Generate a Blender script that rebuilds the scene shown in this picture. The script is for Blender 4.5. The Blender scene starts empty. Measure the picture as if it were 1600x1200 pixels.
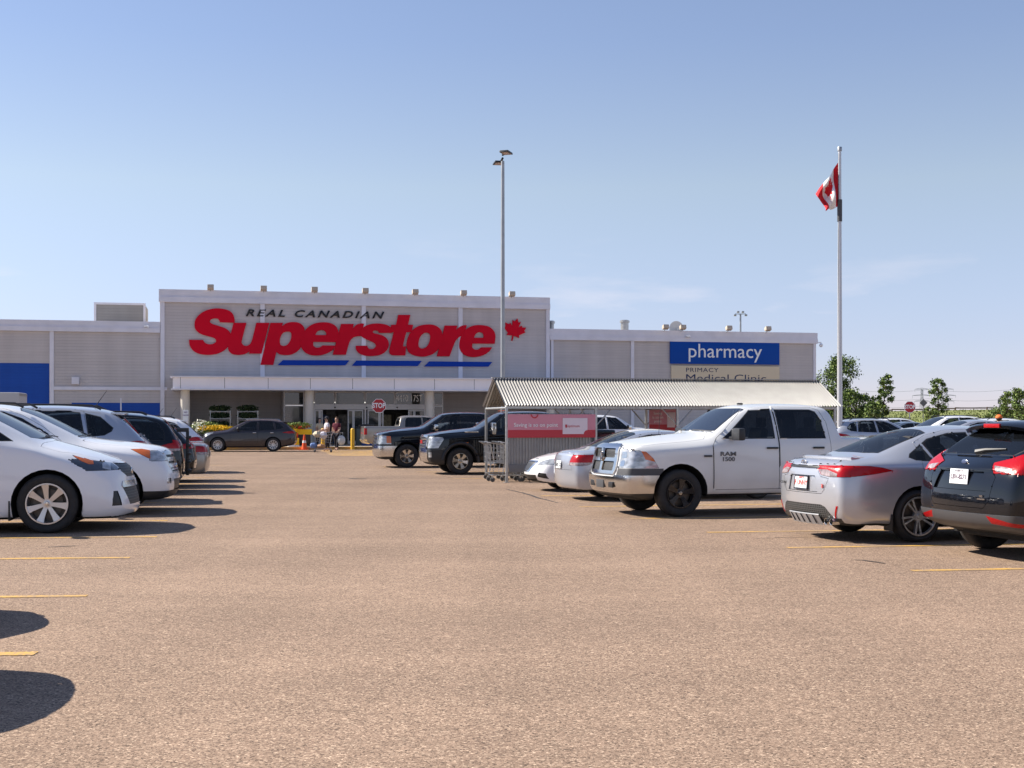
import bpy, bmesh, math, random
from mathutils import Vector, Matrix
import numpy as np
PI = math.pi
R = math.radians
rnd = random.Random(7)
SC = bpy.context.scene
COL = SC.collection

# ------------------------------------------------------------------ camera, sky, sun, exposure
F, HZ, HC = 2030.0, 656.0, 1.58          # focal length in photo pixels, horizon row, eye height
cam_d = bpy.data.cameras.new('camera'); cam = bpy.data.objects.new('camera', cam_d); COL.objects.link(cam)
cam_d.sensor_width = 36; cam_d.lens = 36 * F / 1600; cam_d.shift_y = (HZ - 600) / 1600
cam_d.clip_start = 0.1; cam_d.clip_end = 6000
cam.location = (0, 0, HC); cam.rotation_euler = (PI / 2, 0, 0)
SC.camera = cam
SUN_EL, SUN_AZ = 40.0, 14.0              # sun stands to the left, a little beyond the camera plane
sdir = Vector((-math.cos(R(SUN_AZ)) * math.cos(R(SUN_EL)), math.sin(R(SUN_AZ)) * math.cos(R(SUN_EL)), math.sin(R(SUN_EL))))
ld = bpy.data.lights.new('sun', 'SUN'); ld.energy = 4.8; ld.angle = R(0.53); ld.color = (1.0, 0.93, 0.82)
lo = bpy.data.objects.new('sun', ld); COL.objects.link(lo); lo.location = (-20, 5, 30)
lo.rotation_euler = sdir.to_track_quat('Z', 'Y').to_euler()
world = bpy.data.worlds.new('World'); SC.world = world; world.use_nodes = True
wn, wl = world.node_tree.nodes, world.node_tree.links
wn.clear()
sky = wn.new('ShaderNodeTexSky'); sky.sky_type = 'NISHITA'; sky.sun_disc = False
sky.sun_elevation = R(SUN_EL); sky.sun_rotation = R(-(90 - SUN_AZ)); sky.altitude = 600
sky.air_density = 1.0; sky.dust_density = 0.1; sky.ozone_density = 6.0
bg = wn.new('ShaderNodeBackground'); bg.inputs['Strength'].default_value = 0.092
wo = wn.new('ShaderNodeOutputWorld')
tcw = wn.new('ShaderNodeTexCoord'); mpw = wn.new('ShaderNodeMapping'); mpw.inputs['Scale'].default_value = (2.2, 2.2, 11)
nzw = wn.new('ShaderNodeTexNoise'); nzw.inputs['Scale'].default_value = 2.1; nzw.inputs['Detail'].default_value = 7; nzw.inputs['Roughness'].default_value = 0.55
rmw = wn.new('ShaderNodeValToRGB'); rmw.color_ramp.elements[0].position = 0.62; rmw.color_ramp.elements[1].position = 0.78
sepw = wn.new('ShaderNodeSeparateXYZ')
lowm = wn.new('ShaderNodeMapRange'); lowm.inputs['From Min'].default_value = 0.15; lowm.inputs['From Max'].default_value = 0.06
lowm.inputs['To Min'].default_value = 0.0; lowm.inputs['To Max'].default_value = 0.5
mulw = wn.new('ShaderNodeMath'); mulw.operation = 'MULTIPLY'
mixw = wn.new('ShaderNodeMix'); mixw.data_type = 'RGBA'; mixw.inputs['B'].default_value = (6.2, 5.7, 5.9, 1)
hsw = wn.new('ShaderNodeHueSaturation'); hsw.inputs['Saturation'].default_value = 0.8; hsw.inputs['Value'].default_value = 1.0
wl.new(tcw.outputs['Generated'], mpw.inputs['Vector']); wl.new(mpw.outputs['Vector'], nzw.inputs['Vector'])
wl.new(nzw.outputs['Fac'], rmw.inputs['Fac']); wl.new(tcw.outputs['Generated'], sepw.inputs[0]); wl.new(sepw.outputs['Z'], lowm.inputs['Value'])
wl.new(rmw.outputs['Color'], mulw.inputs[0]); wl.new(lowm.outputs['Result'], mulw.inputs[1])
wl.new(sky.outputs[0], hsw.inputs['Color'])
rt = wn.new('ShaderNodeValToRGB'); rt.color_ramp.elements[0].position = 0.0; rt.color_ramp.elements[0].color = (0.78, 0.69, 0.86, 1)
for p_, c_ in ((0.06, (0.84, 0.73, 0.81, 1)), (0.175, (1.06, 0.92, 0.80, 1)), (0.28, (0.93, 0.88, 0.88, 1))):
    e_ = rt.color_ramp.elements.new(p_); e_.color = c_
rt.color_ramp.elements[-1].position = 0.6; rt.color_ramp.elements[-1].color = (0.9, 0.93, 1.0, 1)
tm_ = wn.new('ShaderNodeMix'); tm_.data_type = 'RGBA'; tm_.blend_type = 'MULTIPLY'; tm_.inputs['Factor'].default_value = 1.0
wl.new(sepw.outputs['Z'], rt.inputs['Fac']); wl.new(hsw.outputs[0], tm_.inputs['A']); wl.new(rt.outputs['Color'], tm_.inputs['B'])
wl.new(mulw.outputs[0], mixw.inputs['Factor']); wl.new(tm_.outputs['Result'], mixw.inputs['A']); wl.new(mixw.outputs['Result'], bg.inputs['Color'])
wl.new(bg.outputs[0], wo.inputs['Surface'])
SC.view_settings.view_transform = 'Standard'; SC.view_settings.look = 'None'
SC.view_settings.exposure = 0.9; SC.view_settings.gamma = 1.0

# ------------------------------------------------------------------ materials
MATS = {}
def mat(name, col=(0.5, 0.5, 0.5), rough=0.5, metal=0.0, coat=0.0, spec=0.5, noise=0.0, nscale=8.0, bump=0.0, bscale=40.0, emit=None, stretch=None, trans=0.0):
    if name in MATS: return MATS[name]
    m = bpy.data.materials.new(name); m.use_nodes = True
    nt = m.node_tree; b = nt.nodes['Principled BSDF']
    b.inputs['Base Color'].default_value = (*col, 1); b.inputs['Roughness'].default_value = rough
    b.inputs['Metallic'].default_value = metal; b.inputs['Coat Weight'].default_value = coat
    b.inputs['Coat Roughness'].default_value = 0.04
    b.inputs['Specular IOR Level'].default_value = spec
    b.inputs['Transmission Weight'].default_value = trans
    if emit: b.inputs['Emission Color'].default_value = (*emit[:3], 1); b.inputs['Emission Strength'].default_value = emit[3]
    tc = nt.nodes.new('ShaderNodeTexCoord'); vec = tc.outputs['Object']
    if stretch:
        mp = nt.nodes.new('ShaderNodeMapping'); mp.inputs['Scale'].default_value = stretch
        nt.links.new(vec, mp.inputs['Vector']); vec = mp.outputs['Vector']
    if noise > 0:
        n = nt.nodes.new('ShaderNodeTexNoise'); n.inputs['Scale'].default_value = nscale; n.inputs['Detail'].default_value = 6
        mr = nt.nodes.new('ShaderNodeMapRange'); mr.inputs['From Min'].default_value = 0.3; mr.inputs['From Max'].default_value = 0.7
        mr.inputs['To Min'].default_value = 1 - noise; mr.inputs['To Max'].default_value = 1 + noise
        mx = nt.nodes.new('ShaderNodeVectorMath'); mx.operation = 'SCALE'; mx.inputs[0].default_value = col
        nt.links.new(vec, n.inputs['Vector']); nt.links.new(n.outputs['Fac'], mr.inputs['Value'])
        nt.links.new(mr.outputs['Result'], mx.inputs['Scale']); nt.links.new(mx.outputs[0], b.inputs['Base Color'])
    if bump > 0:
        n2 = nt.nodes.new('ShaderNodeTexNoise'); n2.inputs['Scale'].default_value = bscale; n2.inputs['Detail'].default_value = 4
        bp = nt.nodes.new('ShaderNodeBump'); bp.inputs['Strength'].default_value = bump; bp.inputs['Distance'].default_value = 0.02
        nt.links.new(vec, n2.inputs['Vector']); nt.links.new(n2.outputs['Fac'], bp.inputs['Height']); nt.links.new(bp.outputs[0], b.inputs['Normal'])
    MATS[name] = m
    return m

def paint(name, col, metal=0.0, rough=0.35, dirt=0.06):
    """car paint: clear coat over a base, with road dust that thickens on the lower panels"""
    if name in MATS: return MATS[name]
    m = mat(name, col, rough, metal, 1.0, 0.5)
    nt = m.node_tree; b = nt.nodes['Principled BSDF']
    geo = nt.nodes.new('ShaderNodeTexCoord'); sep = nt.nodes.new('ShaderNodeSeparateXYZ'); nt.links.new(geo.outputs['Object'], sep.inputs[0])
    n = nt.nodes.new('ShaderNodeTexNoise'); n.inputs['Scale'].default_value = 3.0; n.inputs['Detail'].default_value = 8
    nt.links.new(geo.outputs['Object'], n.inputs['Vector'])
    mr = nt.nodes.new('ShaderNodeMapRange'); mr.inputs['From Min'].default_value = 0.95; mr.inputs['From Max'].default_value = 0.25
    mr.inputs['To Min'].default_value = 0.25; mr.inputs['To Max'].default_value = 1.6
    nt.links.new(sep.outputs['Z'], mr.inputs['Value'])
    mu = nt.nodes.new('ShaderNodeMath'); mu.operation = 'MULTIPLY'; nt.links.new(mr.outputs['Result'], mu.inputs[0]); nt.links.new(n.outputs['Fac'], mu.inputs[1])
    mu2 = nt.nodes.new('ShaderNodeMath'); mu2.operation = 'MULTIPLY'; mu2.inputs[1].default_value = dirt * 2.2; mu2.use_clamp = True; nt.links.new(mu.outputs[0], mu2.inputs[0])
    mx = nt.nodes.new('ShaderNodeMix'); mx.data_type = 'RGBA'; mx.inputs['A'].default_value = (*col, 1); mx.inputs['B'].default_value = (0.33, 0.27, 0.2, 1)
    nt.links.new(mu2.outputs[0], mx.inputs['Factor']); nt.links.new(mx.outputs['Result'], b.inputs['Base Color'])
    cr = nt.nodes.new('ShaderNodeMapRange'); cr.inputs['To Min'].default_value = 0.03; cr.inputs['To Max'].default_value = 0.5
    nt.links.new(mu2.outputs[0], cr.inputs['Value']); nt.links.new(cr.outputs['Result'], b.inputs['Coat Roughness'])
    b.inputs['Specular IOR Level'].default_value = 0.25; two_faced(m)
    return m

def two_faced(m, inner=(0.018, 0.018, 0.02)):
    """the inside of a body panel is dark trim"""
    nt = m.node_tree; b = nt.nodes['Principled BSDF']; out = [n for n in nt.nodes if n.type == 'OUTPUT_MATERIAL'][0]
    d = nt.nodes.new('ShaderNodeBsdfDiffuse'); d.inputs['Color'].default_value = (*inner, 1); g = nt.nodes.new('ShaderNodeNewGeometry'); mx = nt.nodes.new('ShaderNodeMixShader')
    nt.links.new(g.outputs['Backfacing'], mx.inputs[0]); nt.links.new(b.outputs[0], mx.inputs[1]); nt.links.new(d.outputs[0], mx.inputs[2]); nt.links.new(mx.outputs[0], out.inputs['Surface'])
def glassmat(name, tint, clear):
    m = mat(name, (0.008, 0.009, 0.011), 0.03, 0, 0, 0.9); nt = m.node_tree; b = nt.nodes['Principled BSDF']; out = [n for n in nt.nodes if n.type == 'OUTPUT_MATERIAL'][0]
    t = nt.nodes.new('ShaderNodeBsdfTransparent'); t.inputs['Color'].default_value = (*tint, 1); mx = nt.nodes.new('ShaderNodeMixShader'); mx.inputs[0].default_value = clear
    nt.links.new(b.outputs[0], mx.inputs[1]); nt.links.new(t.outputs[0], mx.inputs[2]); nt.links.new(mx.outputs[0], out.inputs['Surface']); return m
def meshmat(name, col, back, sx, sz, duty=0.5, metal=0.6, diag=False):
    """a grille mesh: crossing bars over a dark back, in object space"""
    if name in MATS: return MATS[name]
    m = mat(name, back, 0.5); nt = m.node_tree; b = nt.nodes['Principled BSDF']
    tc = nt.nodes.new('ShaderNodeTexCoord'); sp = nt.nodes.new('ShaderNodeSeparateXYZ')
    mp = nt.nodes.new('ShaderNodeMapping')
    if diag: mp.inputs['Rotation'].default_value = (R(45), 0, 0)
    nt.links.new(tc.outputs['Object'], mp.inputs['Vector']); nt.links.new(mp.outputs[0], sp.inputs[0])
    outs = []
    for ax, s in (('Y', sx), ('Z', sz)):
        a = nt.nodes.new('ShaderNodeMath'); a.operation = 'MULTIPLY'; a.inputs[1].default_value = s; nt.links.new(sp.outputs[ax], a.inputs[0])
        f = nt.nodes.new('ShaderNodeMath'); f.operation = 'FRACT'; nt.links.new(a.outputs[0], f.inputs[0])
        g = nt.nodes.new('ShaderNodeMath'); g.operation = 'LESS_THAN'; g.inputs[1].default_value = duty; nt.links.new(f.outputs[0], g.inputs[0])
        outs.append(g)
    mxm = nt.nodes.new('ShaderNodeMath'); mxm.operation = 'MAXIMUM'; nt.links.new(outs[0].outputs[0], mxm.inputs[0]); nt.links.new(outs[1].outputs[0], mxm.inputs[1])
    mx = nt.nodes.new('ShaderNodeMix'); mx.data_type = 'RGBA'; mx.inputs['A'].default_value = (*back, 1); mx.inputs['B'].default_value = (*col, 1)
    nt.links.new(mxm.outputs[0], mx.inputs['Factor']); nt.links.new(mx.outputs['Result'], b.inputs['Base Color'])
    mm = nt.nodes.new('ShaderNodeMath'); mm.operation = 'MULTIPLY'; mm.inputs[1].default_value = metal; nt.links.new(mxm.outputs[0], mm.inputs[0]); nt.links.new(mm.outputs[0], b.inputs['Metallic'])
    bp = nt.nodes.new('ShaderNodeBump'); bp.inputs['Distance'].default_value = 0.01; nt.links.new(mxm.outputs[0], bp.inputs['Height']); nt.links.new(bp.outputs[0], b.inputs['Normal'])
    return m

M = dict(
    glass=glassmat('window_glass', (0.50, 0.55, 0.58), 0.55), screen=glassmat('windscreen_glass', (0.5, 0.55, 0.6), 0.12), tint=glassmat('tinted_glass', (0.30, 0.32, 0.34), 0.45), cloth=mat('seat_cloth', (0.035, 0.034, 0.036), 0.9),
    rubber=mat('black_rubber', (0.012, 0.012, 0.013), 0.55),
    tyre=mat('tyre_rubber', (0.022, 0.021, 0.021), 0.78, noise=0.25, nscale=14, bump=0.2, bscale=60),
    blackplastic=mat('black_plastic', (0.02, 0.02, 0.022), 0.45),
    greyplastic=mat('grey_plastic', (0.06, 0.06, 0.065), 0.5),
    chrome=mat('chrome', (0.62, 0.61, 0.60), 0.16, 1.0),
    alloy=mat('alloy', (0.6, 0.6, 0.62), 0.28, 0.9),
    darkalloy=mat('dark_alloy', (0.022, 0.022, 0.026), 0.22, 0.5, 0.6),
    under=mat('underbody', (0.01, 0.01, 0.01), 0.9),
    lens=mat('clear_lens', (0.42, 0.43, 0.44), 0.12, 0.35, 1.0, noise=0.5, nscale=7, bump=0.12, bscale=9, stretch=(1, 1, 2.2)),
    lensdark=mat('smoked_lens', (0.06, 0.07, 0.09), 0.06, 0.3, 1.0, bump=0.3, bscale=14),
    amber=mat('amber_lens', (0.62, 0.13, 0.012), 0.15, 0, 1.0, bump=0.3, bscale=60),
    red=mat('red_lens', (0.36, 0.002, 0.005), 0.25, 0, 0.25, 0.3, bump=0.15, bscale=50),
    clearred=mat('white_lamp_lens', (0.34, 0.27, 0.27), 0.2, 0.1, 0.4, noise=0.5, nscale=20, bump=0.2, bscale=40),
    plate=mat('plate_white', (0.75, 0.76, 0.78), 0.4),
    platered=mat('plate_red', (0.65, 0.06, 0.04), 0.5),
    plateblack=mat('plate_black', (0.02, 0.02, 0.03), 0.4),
    steel=mat('galvanised_steel', (0.42, 0.42, 0.41), 0.42, 0.8, noise=0.15, nscale=12),
    brake=mat('brake_steel', (0.12, 0.11, 0.1), 0.5, 0.8),
)

M['screen'].node_tree.nodes['Principled BSDF'].inputs['IOR'].default_value = 2.1
# ------------------------------------------------------------------ tagging and small builders
def tag(o, label=None, cat=None, group=None, kind=None):
    if label: o['label'] = label
    if cat: o['category'] = cat
    if group: o['group'] = group
    if kind: o['kind'] = kind
    return o
def empty(name, loc=(0, 0, 0), rz=0, parent=None):
    o = bpy.data.objects.new(name, None); COL.objects.link(o); o.location = loc; o.rotation_euler = (0, 0, rz)
    o.empty_display_size = 0.3
    if parent: o.parent = parent
    return o
def copy_tree(o, parent=None):
    c = o.copy(); COL.objects.link(c); c.parent = parent
    for ch in [x for x in SC.objects if x.parent == o]: copy_tree(ch, c)
    return c
def obj_from_bm(name, bm, mats, parent=None, smooth=None, loc=None):
    me = bpy.data.meshes.new(name)
    bm.normal_update(); bm.to_mesh(me); bm.free()
    for m in (mats if isinstance(mats, (list, tuple)) else [mats]): me.materials.append(m)
    if smooth is not None and len(me.polygons):
        me.polygons.foreach_set('use_smooth', [True] * len(me.polygons))
        me.set_sharp_from_angle(angle=R(smooth))
    o = bpy.data.objects.new(name, me); COL.objects.link(o)
    if parent: o.parent = parent
    if loc: o.location = loc
    return o

class MB:
    """collects primitives into one bmesh"""
    def __init__(s): s.bm = bmesh.new(); s.mi = 0
    def _fin(s, before):
        for f in s.bm.faces:
            if f.index == -1 or f not in before: pass
    def faces(s, vs, fs, mi=None):
        v = [s.bm.verts.new(p) for p in vs]; out = []
        for f in fs:
            try:
                ff = s.bm.faces.new([v[i] for i in f]); ff.material_index = s.mi if mi is None else mi; out.append(ff)
            except ValueError: pass
        return out
    def box(s, c, d, rz=0, bev=0.0, taper=1.0, rot=None, mi=None):
        hx, hy, hz = d[0] / 2, d[1] / 2, d[2] / 2
        mt = rot.to_4x4() if rot is not None else Matrix.Rotation(rz, 4, 'Z')
        mt = Matrix.Translation(c) @ mt
        P = []
        for z in (-1, 1):
            k = taper if z > 0 else 1
            for x, y in ((-1, -1), (1, -1), (1, 1), (-1, 1)): P.append(mt @ Vector((x * hx * k, y * hy * k, z * hz)))
        fs = s.faces(P, [(3, 2, 1, 0), (4, 5, 6, 7), (0, 1, 5, 4), (1, 2, 6, 5), (2, 3, 7, 6), (3, 0, 4, 7)], mi)
        if bev > 0:
            es = list({e for f in fs for e in f.edges})
            r = bmesh.ops.bevel(s.bm, geom=es, offset=bev, segments=2, affect='EDGES', profile=0.6)
            for f in r['faces']: f.material_index = s.mi if mi is None else mi
        return s
    def tube(s, pts, r, n=8, cap=True, mi=None):
        pts = [Vector(p) for p in pts]; rs = r if isinstance(r, (list, tuple)) else [r] * len(pts)
        rings = []; up = Vector((0, 0, 1))
        for i, p in enumerate(pts):
            d = (pts[min(i + 1, len(pts) - 1)] - pts[max(i - 1, 0)]).normalized()
            a = d.cross(up if abs(d.z) < 0.95 else Vector((1, 0, 0))).normalized(); b = d.cross(a)
            rings.append([p + (a * math.cos(t * 2 * PI / n) + b * math.sin(t * 2 * PI / n)) * rs[i] for t in range(n)])
        vs = [v for g in rings for v in g]; fs = []
        for i in range(len(pts) - 1):
            for t in range(n):
                fs.append((i * n + t, i * n + (t + 1) % n, (i + 1) * n + (t + 1) % n, (i + 1) * n + t))
        if cap: fs += [tuple(range(n))[::-1], tuple((len(pts) - 1) * n + t for t in range(n))]
        s.faces(vs, [f[::-1] for f in fs], mi)
        return s
    def lathe(s, prof, axis='Z', c=(0, 0, 0), n=24, a0=0, a1=2 * PI, mi=None, cap=False):
        """prof: (radius, height) pairs round the axis"""
        full = abs(a1 - a0 - 2 * PI) < 1e-6; m = n if full else n + 1
        vs = []; c = Vector(c)
        for r, h in prof:
            for t in range(m):
                a = a0 + (a1 - a0) * t / n
                u, v = r * math.cos(a), r * math.sin(a)
                vs.append(c + (Vector((u, v, h)) if axis == 'Z' else Vector((u, h, v)) if axis == 'Y' else Vector((h, u, v))))
        fs = []
        for i in range(len(prof) - 1):
            for t in range(n if full else n):
                t2 = (t + 1) % m if full else t + 1
                fs.append((i * m + t, i * m + t2, (i + 1) * m + t2, (i + 1) * m + t))
        if cap: fs += [tuple(range(m))[::-1], tuple((len(prof) - 1) * m + t for t in range(m))]
        s.faces(vs, fs, mi); return s
    def prism(s, poly, h0, h1, ax='Y', mi=None, M4=None):
        """2D polygon swept along an axis; ax='Y': poly in XZ, 'Z': XY, 'X': YZ"""
        def P(a, b, h):
            p = Vector((a, h, b)) if ax == 'Y' else Vector((a, b, h)) if ax == 'Z' else Vector((h, a, b))
            return M4 @ p if M4 is not None else p
        n = len(poly)
        vs = [P(a, b, h0) for a, b in poly] + [P(a, b, h1) for a, b in poly]
        fs = [tuple(range(n)), tuple(range(2 * n - 1, n - 1, -1))] + [(i, n + i, n + (i + 1) % n, (i + 1) % n) for i in range(n)]
        out = s.faces(vs, fs, mi); bmesh.ops.recalc_face_normals(s.bm, faces=out); return s
    def ball(s, c, d, n=10, mi=None, rot=None):
        vs = []; fs = []; c = Vector(c); m = n // 2
        for i in range(m + 1):
            for j in range(n):
                th = PI * i / m; ph = 2 * PI * j / n
                v = Vector((d[0] / 2 * math.sin(th) * math.cos(ph), d[1] / 2 * math.sin(th) * math.sin(ph), d[2] / 2 * math.cos(th)))
                if rot is not None: v = rot @ v
                vs.append(c + v)
        for i in range(m):
            for j in range(n): fs.append((i * n + j, (i + 1) * n + j, (i + 1) * n + (j + 1) % n, i * n + (j + 1) % n))
        out = s.faces(vs, fs, mi); bmesh.ops.remove_doubles(s.bm, verts=list({v for f in out for v in f.verts}), dist=1e-5); return s
    def build(s, name, m, parent=None, smooth=35, loc=None):
        bmesh.ops.recalc_face_normals(s.bm, faces=s.bm.faces)
        return obj_from_bm(name, s.bm, m, parent, smooth, loc)

def text_obj(name, s, size, m, parent, loc, rot, extrude=0.004, align='CENTER', shear=0.0, bold=0.0, xs=1.0, space=1.0):
    cu = bpy.data.curves.new('txt', 'FONT'); cu.body = s; cu.size = size; cu.extrude = extrude; cu.align_x = align; cu.align_y = 'CENTER'
    cu.shear = shear; cu.offset = bold; cu.space_character = space; cu.resolution_u = 3
    t = bpy.data.objects.new('txt', cu); COL.objects.link(t)
    dg = bpy.context.evaluated_depsgraph_get()
    me = bpy.data.meshes.new_from_object(t.evaluated_get(dg)); bpy.data.objects.remove(t)
    me.name = name; me.materials.clear(); me.materials.append(m)
    o = bpy.data.objects.new(name, me); COL.objects.link(o); o.parent = parent; o.location = loc; o.rotation_euler = rot; o.scale = (xs, 1, 1)
    return o

def G(px, py):                             # ground point that the photo shows at this pixel
    Y = HC * F / (py - HZ); return Vector(((px - 800) / F * Y, Y, 0))
# ------------------------------------------------------------------ vehicles: subdivided cage, then panels cut out of the skin
COLS = (-1, -0.84, -0.42, 0, 0.42, 0.84, 1)
def lerp(a, b, t): return a + (b - a) * t
def cage(st, fdx, rdx, fbow, rbow, level, xo, bulge=0.02):
    bm = bmesh.new(); n = len(st); NL = 7; V = {}
    def ring(s):
        x, zb, zs, ze, zt, w, wb, wt = s
        zz = [zb, zb + 0.09, lerp(zb, zs, 0.5), zs - 0.07, zs, lerp(zs, ze, 0.5), ze]
        yy = [w - 0.06, w - 0.008, w, lerp(w, wb, 0.55), wb, lerp(wb, wt, 0.5) + bulge * min(1, (ze - zs) / 0.3), wt]
        return zz, yy
    for i, s in enumerate(st):
        zz, yy = ring(s)
        bow = {0: fbow, 1: fbow * 0.6, n - 2: -rbow * 0.6, n - 1: -rbow}.get(i, 0)
        ends = {0: fdx, 1: [d * 0.7 for d in fdx], n - 2: [d * 0.7 for d in rdx], n - 1: rdx}.get(i)
        for j in range(NL):
            d = (ends[j] if i < 2 else -ends[j]) if ends else 0
            rng = COLS if (i in (0, n - 1) or j in (0, NL - 1)) else (-1, 1)
            for k in rng:
                z = zz[j] + ((s[4] - s[3]) * (1 - k * k) if j == NL - 1 else 0)
                V[i, j, k] = bm.verts.new((xo - s[0] + d + bow * (1 - k * k), -k * yy[j], z))
    F_ = lambda *a: bm.faces.new(a)
    for i in range(n - 1):
        for j in range(NL - 1):
            F_(V[i, j, -1], V[i, j + 1, -1], V[i + 1, j + 1, -1], V[i + 1, j, -1])
            F_(V[i, j, 1], V[i + 1, j, 1], V[i + 1, j + 1, 1], V[i, j + 1, 1])
        for a, b in zip(COLS, COLS[1:]):
            F_(V[i, NL - 1, a], V[i, NL - 1, b], V[i + 1, NL - 1, b], V[i + 1, NL - 1, a])
            F_(V[i, 0, a], V[i + 1, 0, a], V[i + 1, 0, b], V[i, 0, b])
    for j in range(NL - 1):
        for a, b in zip(COLS, COLS[1:]):
            F_(V[0, j, a], V[0, j, b], V[0, j + 1, b], V[0, j + 1, a])
            F_(V[n - 1, j, a], V[n - 1, j + 1, a], V[n - 1, j + 1, b], V[n - 1, j, b])
    bmesh.ops.recalc_face_normals(bm, faces=bm.faces)
    me = bpy.data.meshes.new('cage'); bm.to_mesh(me); bm.free()
    o = bpy.data.objects.new('cage', me); COL.objects.link(o)
    md = o.modifiers.new('s', 'SUBSURF'); md.levels = level; md.render_levels = level
    dg = bpy.context.evaluated_depsgraph_get()
    m2 = bpy.data.meshes.new_from_object(o.evaluated_get(dg))
    b2 = bmesh.new(); b2.from_mesh(m2); bpy.data.objects.remove(o); bpy.data.meshes.remove(me); bpy.data.meshes.remove(m2)
    b2.normal_update(); return b2

def inpoly(p, poly):
    x, y = p; r = False; n = len(poly)
    for i in range(n):
        x1, y1 = poly[i]; x2, y2 = poly[(i + 1) % n]
        if (y1 > y) != (y2 > y) and x < (x2 - x1) * (y - y1) / (y2 - y1) + x1: r = not r
    return r
AX = {'S': (0, 2, 1), 'F': (1, 2, 0), 'B': (1, 2, 0), 'T': (0, 1, 2)}
def carve(bm, shapes, xo):
    """cut the skin along polygons seen from the Side, Front, Back or Top; returns the faces inside"""
    sel = []
    for sh in shapes:
        ax, poly = sh[0], sh[1]; cond = sh[2] if len(sh) > 2 else None
        a, b, c = AX[ax]
        if ax in 'ST': poly = [(xo - p[0], p[1]) for p in poly]
        polys = [poly]
        if ax in 'FB' and min(p[0] for p in poly) > 0.004: polys.append([(-p[0], p[1]) for p in poly][::-1])
        for pl in polys:
            lo = (min(p[0] for p in pl), min(p[1] for p in pl)); hi = (max(p[0] for p in pl), max(p[1] for p in pl))
            cand = []
            for f in bm.faces:
                v0 = [v.co[a] for v in f.verts]
                if max(v0) < lo[0] or min(v0) > hi[0]: continue
                v1 = [v.co[b] for v in f.verts]
                if max(v1) < lo[1] or min(v1) > hi[1]: continue
                n = f.normal; ct = f.calc_center_median()
                if ax == 'S' and abs(n.y) < (0.25 if cond is None else cond): continue
                if ax == 'F' and (n.x < (0.35 if cond is None else cond) or ct.x < 0): continue
                if ax == 'B' and (n.x > -(0.35 if cond is None else cond) or ct.x > 0): continue
                if ax == 'T' and n.z < (0.3 if cond is None else cond): continue
                cand.append(f)
            geom = list({g for f in cand for g in (f, *f.edges, *f.verts)})
            for i in range(len(pl)):
                p, q = pl[i], pl[(i + 1) % len(pl)]
                if abs(p[0] - q[0]) + abs(p[1] - q[1]) < 1e-7: continue
                co = [0, 0, 0]; no = [0, 0, 0]; co[a], co[b] = p; no[a], no[b] = q[1] - p[1], -(q[0] - p[0])
                r = bmesh.ops.bisect_plane(bm, geom=geom, dist=1e-5, plane_co=co, plane_no=no)
                geom = r['geom']
            for g in geom:
                if isinstance(g, bmesh.types.BMFace) and g.is_valid:
                    ct = g.calc_center_median()
                    if inpoly((ct[a], ct[b]), pl): sel.append(g)
    return list(dict.fromkeys(sel))
def lift(bm, faces):
    """move faces out of bm into a new bmesh"""
    nb = bmesh.new(); vm = {}
    for f in faces:
        for v in f.verts:
            if v not in vm: vm[v] = nb.verts.new(v.co)
        nf = nb.faces.new([vm[v] for v in f.verts]); nf.material_index = f.material_index
    bmesh.ops.delete(bm, geom=faces, context='FACES')
    nb.normal_update(); return nb
def halves(bm):
    out = []
    for s in (1, -1):
        fs = [f for f in bm.faces if f.calc_center_median().y * s > 0]
        if fs:
            nb = bmesh.new(); vm = {}
            for f in fs:
                for v in f.verts:
                    if v not in vm: vm[v] = nb.verts.new(v.co)
                nf = nb.faces.new([vm[v] for v in f.verts]); nf.material_index = f.material_index
            nb.normal_update(); out.append(nb)
    bm.free(); return out
def push(bm, d):
    bm.normal_update()
    for v, n in [(v, v.normal.copy()) for v in bm.verts]: v.co += n * d
def rim(bm, depth):
    bm.normal_update(); nm = {v: v.normal.copy() for v in bm.verts}
    ed = [e for e in bm.edges if e.is_boundary]
    src = {}
    for e in ed:
        for v in e.verts: src[tuple(round(c, 6) for c in v.co)] = nm[v]
    r = bmesh.ops.extrude_edge_only(bm, edges=ed)
    for g in r['geom']:
        if isinstance(g, bmesh.types.BMVert):
            n = src.get(tuple(round(c, 6) for c in g.co))
            if n is not None: g.co -= n * depth
def ringoff(bm, t, mi=None):
    """inset the panel; the ring is deleted (a shut line) or becomes a seal"""
    r = bmesh.ops.inset_region(bm, faces=bm.faces[:], thickness=t, use_even_offset=True, use_boundary=True)
    if mi is None: bmesh.ops.delete(bm, geom=r['faces'], context='FACES')
    else:
        for f in r['faces']: f.material_index = mi

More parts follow.
